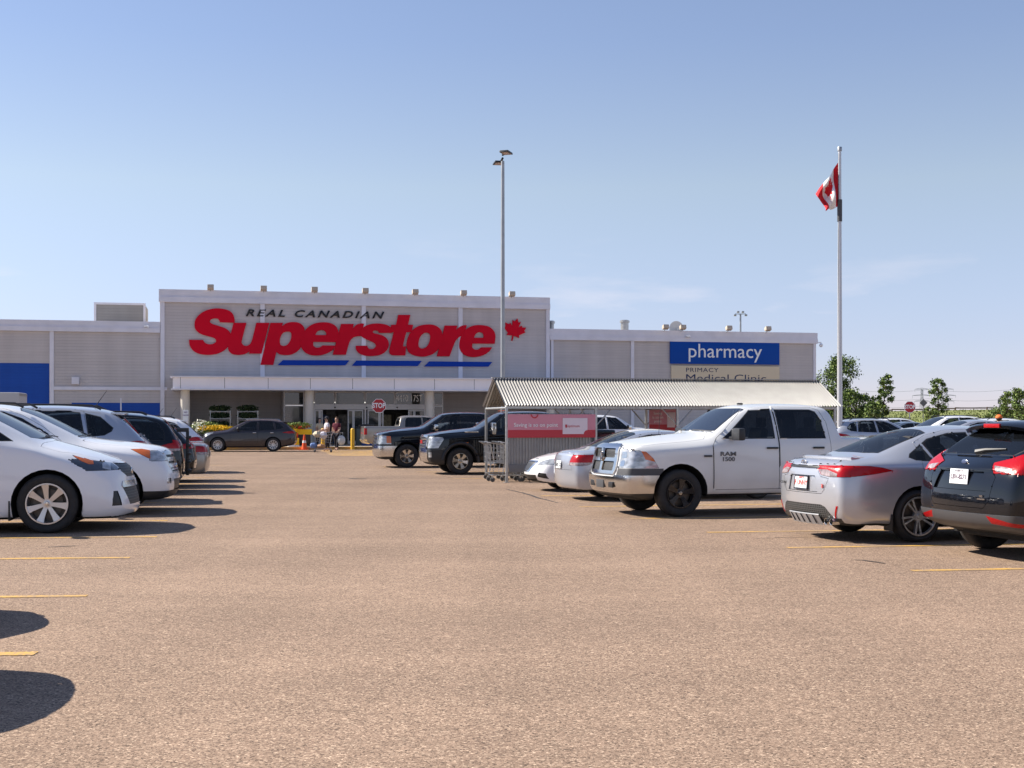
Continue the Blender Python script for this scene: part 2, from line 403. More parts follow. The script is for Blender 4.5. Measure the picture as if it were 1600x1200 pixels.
def tyre_mb(r, w, rr):
    mb = MB(); h = w / 2
    mb.lathe([(rr, -h * 0.8), (rr + (r - rr) * 0.5, -h), (r - 0.03, -h * 0.93), (r - 0.008, -h * 0.78), (r, -h * 0.5), (r, h * 0.5), (r - 0.008, h * 0.78), (r - 0.03, h * 0.93), (rr + (r - rr) * 0.5, h), (rr, h * 0.8)], 'Y', n=40)
    return mb
def wheel(parent, x, side, r, w, yout, rr, style, rimmat, hubmat=None):
    """wheel = tyre mesh with rim and brake disc as sub-parts; outer face at y = side*yout"""
    key = (r, w, rr, style, rimmat.name)
    yc = side * (yout - w / 2)
    if key not in WCACHE:
        t = tyre_mb(r, w, rr).build('wheel', M['tyre'], None, 40)
        q = MB(); o = w / 2 - 0.012
        q.lathe([(rr + 0.006, o + 0.004), (rr + 0.004, o + 0.012), (rr - 0.012, o + 0.012), (rr - 0.022, o - 0.02)] + ([] if style == 'double' else [(rr - 0.03, o - 0.1)]), 'Y', n=40)
        hub = 0.062 if r < 0.38 else 0.085
        ns = {'five': 5, 'six': 6, 'seven': 7, 'double': 5, 'ten': 10, 'dish': 8, 'steel': 8}[style]
        q.lathe([(0.0, o - 0.005), (hub * 0.45, o - 0.005), (hub * 0.5, o - 0.012), (hub, o - 0.016), (hub * 1.1, o - 0.05)], 'Y', n=24)
        for i in range(ns):
            a = 2 * PI * i / ns + PI / 2
            arms = [(a, 0.032, 0.05)] if style != 'double' else [(a - 0.17, 0.010, 0.013), (a + 0.17, 0.010, 0.013)]
            if style == 'ten': arms = [(a, 0.013, 0.024)]
            if style in ('six', 'five'): arms = [(a, 0.03, 0.062)]
            if style == 'seven': arms = [(a, 0.022, 0.046)]
            if style in ('dish', 'steel'): arms = [(a, 0.03, 0.07)]
            for (aa, w0, w1) in arms:
                ca, sa = math.cos(aa), math.sin(aa); ra, rb = hub * 0.7, rr - 0.01
                P = []
                for rad, ww, yy in ((ra, w0, o - 0.014), (rb * 0.72, (w0 + w1) / 2.1, o - 0.006), (rb, w1, o + 0.002)):
                    for sg in (-1, 1):
                        for dep in (0, -0.035):
                            P.append((rad * ca - sg * ww * sa, yy + dep - (0.008 if dep == 0 and False else 0), rad * sa + sg * ww * ca))
                fs = []
                for s0 in (0, 4):
                    a0, b0, c0, d0 = s0, s0 + 1, s0 + 2, s0 + 3
                    a1, b1, c1, d1 = s0 + 4, s0 + 5, s0 + 6, s0 + 7
                    fs += [(a0, c0, c1, a1), (b0, b1, d1, d0), (a0, a1, b1, b0), (c0, d0, d1, c1)]
                q.faces(P, fs)
        for i in range(5):
            a = 2 * PI * i / 5 + PI / 2 + PI / 5
            q.lathe([(0.0, o - 0.004), (0.009, o - 0.004), (0.01, o - 0.02)], 'Y', (0.05 * math.cos(a), 0, 0.05 * math.sin(a)), n=8)
        rm = q.build('rim', rimmat, t, 30)
        d = MB(); d.lathe([(0.0, o - 0.09), (rr * 0.72, o - 0.09), (rr * 0.72, o - 0.11), (0, o - 0.11)], 'Y', n=24)
        d.lathe([(rr, -w / 2 + 0.02), (rr - 0.02, o - 0.13), (0, o - 0.135)], 'Y', n=24)
        br = d.build('brake_disc', [M['brake']], t, 30)
        cp = MB(); cp.lathe([(0.0, o + 0.004), (hub * 0.36, o + 0.003), (hub * 0.42, o - 0.006)], 'Y', n=16)
        cp.build('hub_cap', hubmat or M['chrome'], t, 30)
        WCACHE[key] = t; first = True
        wobj = t
    else:
        wobj = copy_tree(WCACHE[key])
    wobj.parent = parent; wobj.location = (x, yc, r); wobj.rotation_euler = (0, rnd.uniform(0, 6), 0 if side > 0 else PI)
    return wobj
WCACHE = {}

def liner(parent, x, yo, r, depth, z0, zb):
    a0 = math.asin(max(-1, min(1, (zb - z0) / r)))
    for s in (1, -1):
        mb = MB(); vs = []; n = 20
        for t in range(n + 1):
            a = a0 + (PI - 2 * a0) * t / n
            vs += [(x + r * math.cos(a), s * yo, z0 + r * math.sin(a)), (x + r * math.cos(a), s * (yo - depth), z0 + r * math.sin(a))]
        fs = [(2 * t, 2 * t + 1, 2 * t + 3, 2 * t + 2) for t in range(n)]
        fs.append(tuple(2 * t + 1 for t in range(n + 1)))
        mb.faces(vs, fs)
        mb.build('wheel_well', M['under'], parent, 40)

def build_car(sp, name):
    """sp: dict of the design; x runs back from the front bumper, z up, metres"""
    xo = sp['fa'] + sp['wb'] / 2
    root = empty(name)
    bm = cage(sp['st'], sp['fdx'], sp['rdx'], sp.get('fbow', 0.1), sp.get('rbow', 0.08), sp.get('lvl', 3), xo, sp.get('bulge', 0.02))
    pm = sp['paint']; zr = sp['r']; Ra = sp.get('ra', zr + 0.07)
    def Xp(x): return xo - x
    # wheel arches
    for xa in (sp['fa'], sp['fa'] + sp['wb']):
        circ = [(xa + Ra * math.cos(2 * PI * i / 28), zr + Ra * math.sin(2 * PI * i / 28)) for i in range(28)]
        fs = carve(bm, [('S', circ, 0.15)], xo)
        fs = [f for f in fs if abs(f.calc_center_median().y) > 0.45]
        bmesh.ops.delete(bm, geom=fs, context='FACES')
        zb = sp['st'][4][1]
        fs = [f for f in bm.faces if f.normal.z < -0.3 and abs(f.calc_center_median().x - Xp(xa)) < Ra * 0.97 and abs(f.calc_center_median().y) > 0.5 and f.calc_center_median().z < zr]
        bmesh.ops.delete(bm, geom=fs, context='FACES')
    for f in bm.faces:
        if f.normal.z < -0.75 and f.calc_center_median().z < sp['st'][4][1] + 0.1: f.material_index = 1
    # parts cut from the skin
    parts = {}
    for c in sp['cuts']:
        nm, m, shapes = c[0], c[1], c[2]; op = c[3] if len(c) > 3 else {}
        src = bm
        fs = carve(src, shapes, xo)
        if not fs: continue
        nb = lift(src, fs)
        pcs = halves(nb) if op.get('pair', shapes[0][0] == 'S' or (shapes[0][0] in 'FB' and min(p[0] for p in shapes[0][1]) > 0.004)) else [nb]
        for q in pcs:
            mats = [m, M['under']]
            if 'seal' in op: ringoff(q, op['seal'], 2); mats.append(M['rubber'])
            if 'gap' in op: ringoff(q, op['gap'])
            if op.get('push'): push(q, op['push'])
            if op.get('rim'): rim(q, op['rim'])
            subs = []
            for (n2, m2, sh2, op2) in op.get('sub', []):
                f2 = carve(q, sh2, xo)
                if f2:
                    s2 = lift(q, f2)
                    for s3 in (halves(s2) if op2.get('pair') else [s2]):
                        if 'gap' in op2: ringoff(s3, op2['gap'])
                        if op2.get('push'): push(s3, op2['push'])
                        if op2.get('rim'): rim(s3, op2['rim'])
                        subs.append((n2, s3, m2))
            o = obj_from_bm(nm, q, mats, root, 32)
            if 'label' in op: o['label'] = op['label']
            parts.setdefault(nm, []).append(o)
            for (n2, s3, m2) in subs: obj_from_bm(n2, s3, [m2, M['under']], o, 32)
    body = obj_from_bm('body', bm, [pm, M['under']], root, 32)
    parts['body'] = [body]
    # running gear
    for k, xa in enumerate((sp['fa'], sp['fa'] + sp['wb'])):
        liner(root, Xp(xa), sp['hw'] - sp.get('lin', 0.035), Ra + 0.004, 0.42, zr, sp['st'][4][1] + 0.02)
        for s in (1, -1):
            wheel(root, Xp(xa), s, sp['r'], sp.get('tw', 0.225), sp.get('yout', sp['hw'] - 0.03), sp['rr'], sp['style'], sp['rimmat'], sp.get('hubmat'))
    fl = MB(); fl.box((Xp(sp['fa'] + sp['wb'] / 2), 0, sp['st'][4][1] + 0.08), (sp['wb'] * 1.35, 1.1, 0.12), bev=0.03); fl.build('underbody', M['under'], root)
    cb = sp.get('cab')
    if cb:
        for x_ in cb[1]:
            for y in cb[2]:
                mb = MB(); z = cb[0]; X_ = Xp(x_)
                mb.box((X_, y, z), (0.15, 0.48, 0.62), bev=0.05, rot=Matrix.Rotation(R(-14), 3, 'Y')); mb.box((X_ - 0.10, y, z + 0.40), (0.09, 0.26, 0.18), bev=0.04); mb.box((X_ + 0.24, y, z - 0.28), (0.5, 0.48, 0.15), bev=0.04)
                mb.build('seat', M['cloth'], root)
        xd = cb[1][0] - 0.85; mb = MB(); mb.box((Xp(xd), 0, cb[0] + 0.12), (0.45, 1.36, 0.22), bev=0.07); mb.build('dashboard', M['cloth'], root)
        mb = MB(); cx_, cy_, cz_ = Xp(xd + 0.33), cb[2][-1], cb[0] + 0.20
        mb.tube([(cx_ + 0.08 * math.sin(t * PI / 10), cy_ + 0.18 * math.cos(t * PI / 10), cz_ + 0.17 * math.sin(t * PI / 10)) for t in range(21)], 0.015, 6, cap=False); mb.box((cx_ + 0.03, cy_, cz_), (0.05, 0.14, 0.10), bev=0.02); mb.build('steering_wheel', M['cloth'], root)
    if 'extra' in sp: sp['extra'](root, parts, Xp, sp)
    root['wx'] = 0.0
    return root

from mathutils.bvhtree import BVHTree
def skin_x(P, y, z, face):
    """x of the outer skin at (y, z), looking at the car from the front (+1) or the back (-1)"""
    best = None
    for os_ in P.values():
        for o in os_:
            me = o.data; t = BVHTree.FromPolygons([v.co for v in me.vertices], [p.vertices for p in me.polygons])
            h = t.ray_cast(Vector((face * 6, y, z)), Vector((-face, 0, 0)))
            if h[0] is not None and (best is None or h[0].x * face > best * face): best = h[0].x
    return best if best is not None else face * 2.3
def skin_y(P, x, z, s):
    best = 0.0
    for os_ in P.values():
        for o in os_:
            me = o.data; t = BVHTree.FromPolygons([v.co for v in me.vertices], [p.vertices for p in me.polygons])
            h = t.ray_cast(Vector((x, s * 3, z)), Vector((0, -s, 0)))
            if h[0] is not None: best = max(best, h[0].y * s)
    return best
def skin_z(P, x, y):
    best = 0.0
    for os_ in P.values():
        for o in os_:
            me = o.data; t = BVHTree.FromPolygons([v.co for v in me.vertices], [p.vertices for p in me.polygons])
            h = t.ray_cast(Vector((x, y, 4)), Vector((0, 0, -1)))
            if h[0] is not None: best = max(best, h[0].z)
    return best

def seat_row(root, x, ys, z, m, sc=1.0):
    for y in ys:
        mb = MB(); mb.box((x - 0.1 * 0, y, z), (0.14, 0.5, 0.62), bev=0.06, rot=Matrix.Rotation(R(-12), 3, 'Y')); mb.box((x - 0.09, y, z + 0.42), (0.1, 0.27, 0.18), bev=0.04)
        mb.box((x + 0.22, y, z - 0.28), (0.5, 0.5, 0.16), bev=0.05); mb.build('seat', m, root)

def mirror(root, x, y, z, m, big=1.0, m2=None):
    for s in (1, -1):
        mb = MB(); mb.ball((x, s * (y + 0.13 * big), z + 0.02), (0.14 * big, 0.25 * big, 0.17 * big), 14)
        for v in mb.bm.verts:
            if v.co.x < x - 0.02 * big: v.co.x = x - 0.02 * big
        o = mb.build('mirror', m, root, 50)
        a = MB(); a.box((x + 0.01, s * (y + 0.02), z - 0.05), (0.06, 0.12, 0.045), bev=0.01); a.build('mirror_arm', M['blackplastic'], o)
def handle(door_parts, x, y, z, m, L=0.17):
    for s in (1, -1):
        d = None
        for o in door_parts:
            vs = [v.co for v in o.data.vertices]
            if vs and min(v.x for v in vs) < x < max(v.x for v in vs) and (sum(v.y for v in vs) * s > 0): d = o
        if d is None: continue
        mb = MB(); mb.box((x, s * (y + 0.018), z), (L, 0.028, 0.034), bev=0.011); mb.build('handle', m, d)
def plate(root, x, y, z, face, txt, m=None, top=None, frame=False, size=0.1, tm=None, tilt=0):
    """licence plate; face=+1 looks forward, -1 backward"""
    p = empty('licence_plate', (x, y, z), parent=root)
    p.rotation_euler = (0, R(tilt) * -face, 0)
    mb = MB(); mb.box((0, 0, 0), (0.008, 0.305, 0.155), bev=0.002); mb.build('plate', m or M['plate'], p)
    if frame:
        fm = MB()
        for c, d in (((0, 0, 0.08), (0.016, 0.33, 0.014)), ((0, 0, -0.08), (0.016, 0.33, 0.02)), ((0, 0.16, 0), (0.016, 0.012, 0.16)), ((0, -0.16, 0), (0.016, 0.012, 0.16))): fm.box(c, d)
        fm.build('frame', M['plateblack'], p)
    rot = (PI / 2, 0, PI / 2) if face > 0 else (PI / 2, 0, -PI / 2)
    text_obj('lettering', txt, size, tm or M['plateblack'], p, (face * 0.0055, 0, -0.006), rot, 0.001, bold=0.002)
    if top: text_obj('lettering', top, 0.035, tm or M['plateblack'], p, (face * 0.0055, 0, 0.058), rot, 0.001)
    return p
def rails(root, x0, x1, y, z, Xp, m, h=0.04):
    for s in (1, -1):
        mb = MB(); pts = [(Xp(x0), s * y, z - 0.02), (Xp(x0 + 0.12), s * y, z + h)] + [(Xp(lerp(x0 + 0.12, x1 - 0.15, t / 5)), s * y, z + h + 0.012 * math.sin(PI * t / 5)) for t in range(1, 5)] + [(Xp(x1 - 0.15), s * y, z + h), (Xp(x1), s * y, z - 0.03)]
        mb.tube(pts, 0.017, 8); mb.build('roof_rail', m, root)

def put(root, sp, wpx, wpy, heading, end, scale=1.0, side=None):
    """stand the car so that its near front/rear wheel touches the ground where the photo has it"""
    s = sp.get('yout', sp['hw'] - 0.03); wx = sp['wb'] / 2 * (1 if end == 'front' else -1)
    th = R(heading); c, sn = math.cos(th), math.sin(th)
    if side is None: side = 1 if c < 0 else -1
    ly = s * side; g = G(wpx, wpy)
    root.scale = (scale,) * 3; root.rotation_euler = (0, 0, th)
    root.location = (g.x - scale * (wx * c - ly * sn), g.y - scale * (wx * sn + ly * c), 0)
    return root
def rect(x0, z0, x1, z1): return [(x0, z0), (x1, z0), (x1, z1), (x0, z1)]
def rrect(x0, z0, x1, z1, r):
    out = []
    for cx, cz, a in ((x1 - r, z0 + r, -90), (x1 - r, z1 - r, 0), (x0 + r, z1 - r, 90), (x0 + r, z0 + r, 180)):
        for k in range(4): out.append((cx + r * math.cos(R(a + k * 30)), cz + r * math.sin(R(a + k * 30))))
    return out
# ---- full size pickup shared shape
def pickup_stations(L=5.82, bedz=1.33, nose=0.0, hood=0.0):
    return [
        (0.00, 0.30, 1.05, 1.15 + hood, 1.19 + hood, 0.90, 0.88, 0.84),
        (0.10, 0.28, 1.08, 1.20 + hood, 1.25 + hood, 0.965, 0.94, 0.86),
        (0.45, 0.30, 1.12, 1.25 + hood, 1.32 + hood, 1.0, 0.975, 0.84),
        (1.0, 0.34, 1.16, 1.28 + hood, 1.39 + hood * .6, 1.0, 0.975, 0.82),
        (1.46, 0.35, 1.20, 1.33 + hood * .4, 1.42 + hood * .2, 1.0, 0.97, 0.80),
        (1.60, 0.35, 1.22, 1.43, 1.48, 1.0, 0.965, 0.77),
        (2.14, 0.35, 1.24, 1.80, 1.855, 1.0, 0.965, 0.685),
        (2.36, 0.35, 1.25, 1.865, 1.92, 1.0, 0.965, 0.675),
        (3.0, 0.35, 1.26, 1.89, 1.945, 1.0, 0.965, 0.67),
        (3.66, 0.35, 1.27, 1.88, 1.935, 1.0, 0.965, 0.68),
        (3.88, 0.36, 1.275, 1.845, 1.885, 1.0, 0.965, 0.69),
        (3.955, 0.37, 1.28, 1.66, 1.68, 1.0, 0.965, 0.75),
        (3.98, 0.38, 1.26, bedz + 0.01, bedz + 0.01, 1.0, 0.97, 0.93),
        (4.06, 0.39, 1.25, bedz, bedz, 1.0, 0.98, 0.95),
        (4.4, 0.41, 1.25, bedz, bedz, 1.0, 0.98, 0.95),
        (5.2, 0.44, 1.25, bedz, bedz, 1.0, 0.98, 0.95),
        (L - 0.12, 0.48, 1.25, bedz, bedz, 0.985, 0.97, 0.94),
        (L - 0.02, 0.52, 1.25, bedz - 0.01, bedz - 0.01, 0.96, 0.95, 0.92),
        (L, 0.54, 1.24, bedz - 0.02, bedz - 0.02, 0.95, 0.94, 0.90)]
PK_F = [(1.72, 1.325), (1.88, 1.44), (2.32, 1.81), (2.72, 1.825), (2.70, 1.325)]
PK_R = [(2.80, 1.325), (2.81, 1.825), (3.50, 1.825), (3.60, 1.79), (3.66, 1.66), (3.69, 1.325)]
PK_DF = [(1.50, 0.45), (1.50, 1.20), (1.60, 1.33), (1.75, 1.44), (2.24, 1.86), (2.765, 1.878), (2.755, 0.45)]
PK_DR = [(2.755, 0.45), (2.765, 1.878), (3.52, 1.872), (3.68, 1.82), (3.765, 1.60), (3.78, 1.10), (3.60, 0.88), (3.56, 0.45)]
WINDSH = [(-0.74, 1.455), (0.74, 1.455), (0.68, 1.64), (0.615, 1.835), (0.55, 1.85), (-0.55, 1.85), (-0.615, 1.835), (-0.68, 1.64)]
def pickup_common(pm, hood_poly=None):
    return [
        ('windshield', M['screen'], [('F', WINDSH, 0.3)], dict(seal=0.02, pair=False)),
        ('rear_window', M['tint'], [('B', rrect(-0.6, 1.42, 0.6, 1.80, 0.05), 0.5)], dict(seal=0.02, pair=False)),
        ('side_window', M['glass'], [('S', PK_F)], dict(seal=0.018)),
        ('side_window', M['tint'], [('S', PK_R)], dict(seal=0.018)),
        ('door', pm, [('S', PK_DF)], dict(gap=0.007, rim=0.02)),
        ('door', pm, [('S', PK_DR)], dict(gap=0.007, rim=0.02)),
    ]
def bed_interior(root, Xp, pm, x0=4.12, x1=5.72, z=1.33):
    pass
def pickup_mirror(root, Xp, m, tow=False, m2=None):
    for s in (1, -1):
        mb = MB(); mb.box((Xp(1.88), s * 1.17, 1.40), (0.13, 0.30, 0.21 if not tow else 0.36), bev=0.035); o = mb.build('mirror', m, root, 50)
        g = MB(); g.box((Xp(1.935), s * 1.15, 1.40), (0.006, 0.19, 0.16 if not tow else 0.3), bev=0.002); g.build('mirror_glass', M['glass'], o)
        a = MB(); a.box((Xp(1.86), s * 1.02, 1.335), (0.09, 0.18, 0.05), bev=0.015); a.build('mirror_arm', M['blackplastic'], o)
def ram_extra(root, P, Xp, sp):
    pickup_mirror(root, Xp, M['blackplastic'])
    for x in (2.62, 3.52): handle(P['door'], Xp(x), 0.985, 1.16, M['blackplastic'], 0.22)
    # cross bars and emblem of the grille
    g = P['grille'][0]
    for dz in (0.005, ):
        mb = MB(); gx = skin_x(P, 0, 1.0, 1) - 0.01; mb.box((gx, 0, 0.96), (0.055, 0.055, 0.42), bev=0.015); mb.build('cross_bar', M['chrome'], g)
    e = MB(); e.lathe([(0.0, -0.02), (0.05, -0.018), (0.062, 0.0), (0.064, 0.03)], 'X', (gx + 0.015, 0, 1.02), n=14); 
    for v in e.bm.verts: v.co.z = 1.02 + (v.co.z - 1.02) * 1.35
    e.build('emblem', M['chrome'], g)
    for s in (1, -1):
        t = text_obj('badge', 'RAM', 0.10, mat('badge_grey', (0.12, 0.12, 0.12), 0.4), root, (Xp(1.78), s * (skin_y(P, Xp(1.78), 1.03, s) + 0.003), 1.06), (PI / 2, 0, PI if s > 0 else 0), 0.006, bold=0.002, xs=1.5)
        t = text_obj('badge', '1500', 0.10, mat('badge_grey', (0.12, 0.12, 0.12), 0.4), root, (Xp(1.78), s * (skin_y(P, Xp(1.78), 0.97, s) + 0.003), 0.97), (PI / 2, 0, PI if s > 0 else 0), 0.006, bold=0.002, xs=1.25)
        mb = MB(); mb.box((Xp(1.40), s * 1.0, 1.03), (0.15, 0.012, 0.035), bev=0.004); mb.build('badge', M['greyplastic'], root)
    fog = MB()
    for s in (1, -1):
        fog = MB(); fog.box((skin_x(P, s * 0.43, 0.54, 1), s * 0.43, 0.54), (0.03, 0.2, 0.10), bev=0.012); fog.build('fog_lamp', M['blackplastic'], P['bumper'][0])
    th = MB(); th.box((skin_x(P, 0.0, 0.55, 1), 0, 0.545), (0.02, 0.34, 0.14), bev=0.006); th.build('bumper_plate_mount', M['greyplastic'], P['bumper'][0])
    for s in (1, -1):
        wv = MB(); wv.tube([(Xp(1.50), s * 0.15, 1.47), (Xp(1.53), s * 0.45, 1.465), (Xp(1.58), s * 0.74, 1.45)], 0.009, 6); wv.build('wiper', M['blackplastic'], root)
    an = MB(); an.tube([(Xp(1.3), -0.9, 1.25), (Xp(1.36), -0.92, 2.0)], 0.004, 5); an.build('antenna', M['blackplastic'], root)
    mk = MB(); mk.box((Xp(2.5), 0.0, 1.935), (0.1, 0.05, 0.03), bev=0.01); mk.build('roof_marker', M['blackplastic'], root)
wp = paint('truck_white_paint', (0.72, 0.72, 0.71), dirt=0.16)
RAM = dict(paint=wp, fa=0.90, wb=3.60, r=0.405, ra=0.50, rr=0.25, tw=0.27, hw=1.0, yout=0.985, cab=(1.20, (2.60, 3.55), (-0.42, 0.42)), style='five', rimmat=M['darkalloy'], hubmat=M['chrome'],
    st=pickup_stations(), fdx=[-0.16, 0.02, 0.07, -0.02, -0.03, -0.03, -0.05], rdx=[-0.1, 0.02, 0.0, -0.02, -0.02, -0.02, -0.02], fbow=0.13, rbow=0.02,
    cuts=pickup_common(wp) + [
        ('hood', wp, [('T', [(0.05, -0.55), (0.05, 0.55), (0.25, 0.86), (1.40, 0.82), (1.56, 0.60), (1.58, 0), (1.56, -0.60), (1.40, -0.82), (0.25, -0.86)], 0.45)], dict(gap=0.006, rim=0.015)),
        ('bumper', M['chrome'], [('F', [(-1.01, 0.41), (1.01, 0.41), (1.01, 0.71), (0.56, 0.71), (0.5, 0.68), (-0.5, 0.68), (-0.56, 0.71), (-1.01, 0.71)], 0.2), ('S', rect(-0.2, 0.41, 0.62, 0.71), 0.3)], dict(push=0.02, rim=0.05, pair=False)),
        ('air_dam', M['blackplastic'], [('F', rect(-1.02, 0.1, 1.02, 0.41), 0.1), ('S', rect(-0.2, 0.1, 0.62, 0.41), 0.2)], dict(rim=0.02, pair=False)),
        ('grille', M['chrome'], [('F', [(-0.50, 0.72), (0.50, 0.72), (0.56, 0.80), (0.53, 1.17), (0.46, 1.215), (-0.46, 1.215), (-0.53, 1.17), (-0.56, 0.80)], 0.15)], dict(push=0.03, rim=0.06,
            sub=[('grille_mesh', meshmat('grille_net', (0.16, 0.16, 0.16), (0.004, 0.004, 0.004), 30, 30, 0.28, 0.7, True), [('F', rrect(0.05, 1.0, 0.46, 1.16, 0.03)), ('F', rrect(0.05, 0.78, 0.48, 0.94, 0.03))], dict(push=-0.03))])),
        ('headlight', M['lens'], [('F', [(0.60, 0.83), (1.02, 0.83), (1.02, 1.12), (0.60, 1.16)], 0.2), ('S', [(-0.1, 0.83), (0.50, 0.83), (0.40, 1.0), (0.28, 1.11), (-0.1, 1.15)], 0.4)], dict(rim=0.03, gap=0.004, pair=True,
            sub=[('lamp_unit', M['chrome'], [('F', rrect(0.64, 0.86, 0.76, 0.96, 0.03)), ('F', rrect(0.64, 1.0, 0.78, 1.1, 0.03))], dict(push=0.002)), ('turn_lamp', M['amber'], [('S', [(0.26, 0.98), (0.43, 0.94), (0.40, 1.02), (0.28, 1.12), (0.20, 1.12)], 0.1)], dict(push=0.002))])),
        ('bumper_cover', M['greyplastic'], [('F', [(-1.02, 0.71), (1.02, 0.71), (1.02, 0.825), (0.6, 0.825), (0.57, 0.71)], 0.15), ('S', rect(-0.2, 0.71, 0.58, 0.825), 0.2)], dict(rim=0.01, pair=True)),
        ('tail_light', M['red'], [('S', rect(5.66, 0.98, 5.9, 1.28), 0.2), ('B', rect(0.84, 0.98, 1.02, 1.28), 0.3)], dict(gap=0.004, rim=0.02, pair=True)),
        ('rear_bumper', M['chrome'], [('B', rect(-1.0, 0.45, 1.0, 0.68), 0.2)], dict(push=0.03, rim=0.05, pair=False)),
    ], extra=ram_extra)
# ------------------------------------------------------------------ passenger cars
def wiper(root, pts, m=None):
    mb = MB(); mb.tube(pts, 0.008, 6); mb.build('wiper', M['blackplastic'], root)
# ---- minivan
def van_st(b=1.0):
    return [
        (0.00, 0.17, 0.58, 0.74, 0.78, 0.78, 0.76, 0.64), (0.10, 0.16, 0.66, 0.82, 0.87, 0.88, 0.85, 0.71),
        (0.32, 0.16, 0.77, 0.91, 0.96, 0.95, 0.91, 0.74), (0.60, 0.165, 0.88, 0.99, 1.05, 0.985, 0.94, 0.76),
        (0.88, 0.17, 0.98, 1.05, 1.12, 0.99, 0.94, 0.76), (1.02, 0.17, 1.03, 1.13, 1.20, 0.99, 0.935, 0.74),
        (1.40, 0.17, 1.07, 1.35, 1.41, 0.99, 0.935, 0.70), (1.85, 0.17, 1.08, 1.56, 1.615, 0.99, 0.935, 0.66),
        (2.25, 0.17, 1.08, 1.66, 1.71, 0.99, 0.935, 0.64), (2.9, 0.17, 1.08, 1.70, 1.76, 0.99, 0.935, 0.64),
        (3.7, 0.17, 1.08, 1.70, 1.76, 0.99, 0.935, 0.645), (4.35, 0.18, 1.09, 1.66, 1.72, 0.985, 0.93, 0.65),
        (4.72, 0.2, 1.10, 1.58, 1.64, 0.97, 0.92, 0.66), (4.86, 0.22, 1.10, 1.46, 1.50, 0.955, 0.91, 0.69),
        (4.98, 0.25, 1.08, 1.24, 1.27, 0.94, 0.90, 0.74), (5.06, 0.27, 1.02, 1.10, 1.12, 0.91, 0.88, 0.78), (5.09, 0.29, 0.96, 1.02, 1.03, 0.88, 0.86, 0.80)]
def van_extra(root, P, Xp, sp):
    mirror(root, Xp(1.55), 0.96, 1.12, sp['paint'], 1.05)
    for x in (2.50, 2.75): handle(P['door'], Xp(x), 0.985, 0.98, sp['paint'])
    wiper(root, [(Xp(0.93), 0.1, 1.165), (Xp(0.95), -0.3, 1.15), (Xp(1.02), -0.62, 1.135)]); wiper(root, [(Xp(0.93), 0.6, 1.15), (Xp(0.94), 0.2, 1.17), (Xp(0.96), -0.1, 1.17)])
    rails(root, 2.2, 4.4, 0.62, 1.71, Xp, M['blackplastic'])
    mf = MB()
    for s in (1, -1):
        mf = MB(); mf.box((Xp(sp['fa'] + sp['ra'] + 0.015), s * 0.89, 0.28), (0.02, 0.2, 0.24), bev=0.005); mf.build('mud_flap', M['blackplastic'], root)
    if sp.get('plate'):
        plate(root, skin_x(P, 0, 0.75, -1) - 0.012, 0, 0.75, -1, *sp['plate'])
    e = MB(); e.ball((skin_x(P, 0, 0.72, 1), 0, 0.72), (0.03, 0.15, 0.1), 14); e.build('emblem', M['chrome'], root)
    wr = MB(); wr.tube([(Xp(5.03), 0.0, 1.16), (Xp(5.0), 0.32, 1.2)], 0.012, 6); wr.build('rear_wiper', M['blackplastic'], root)
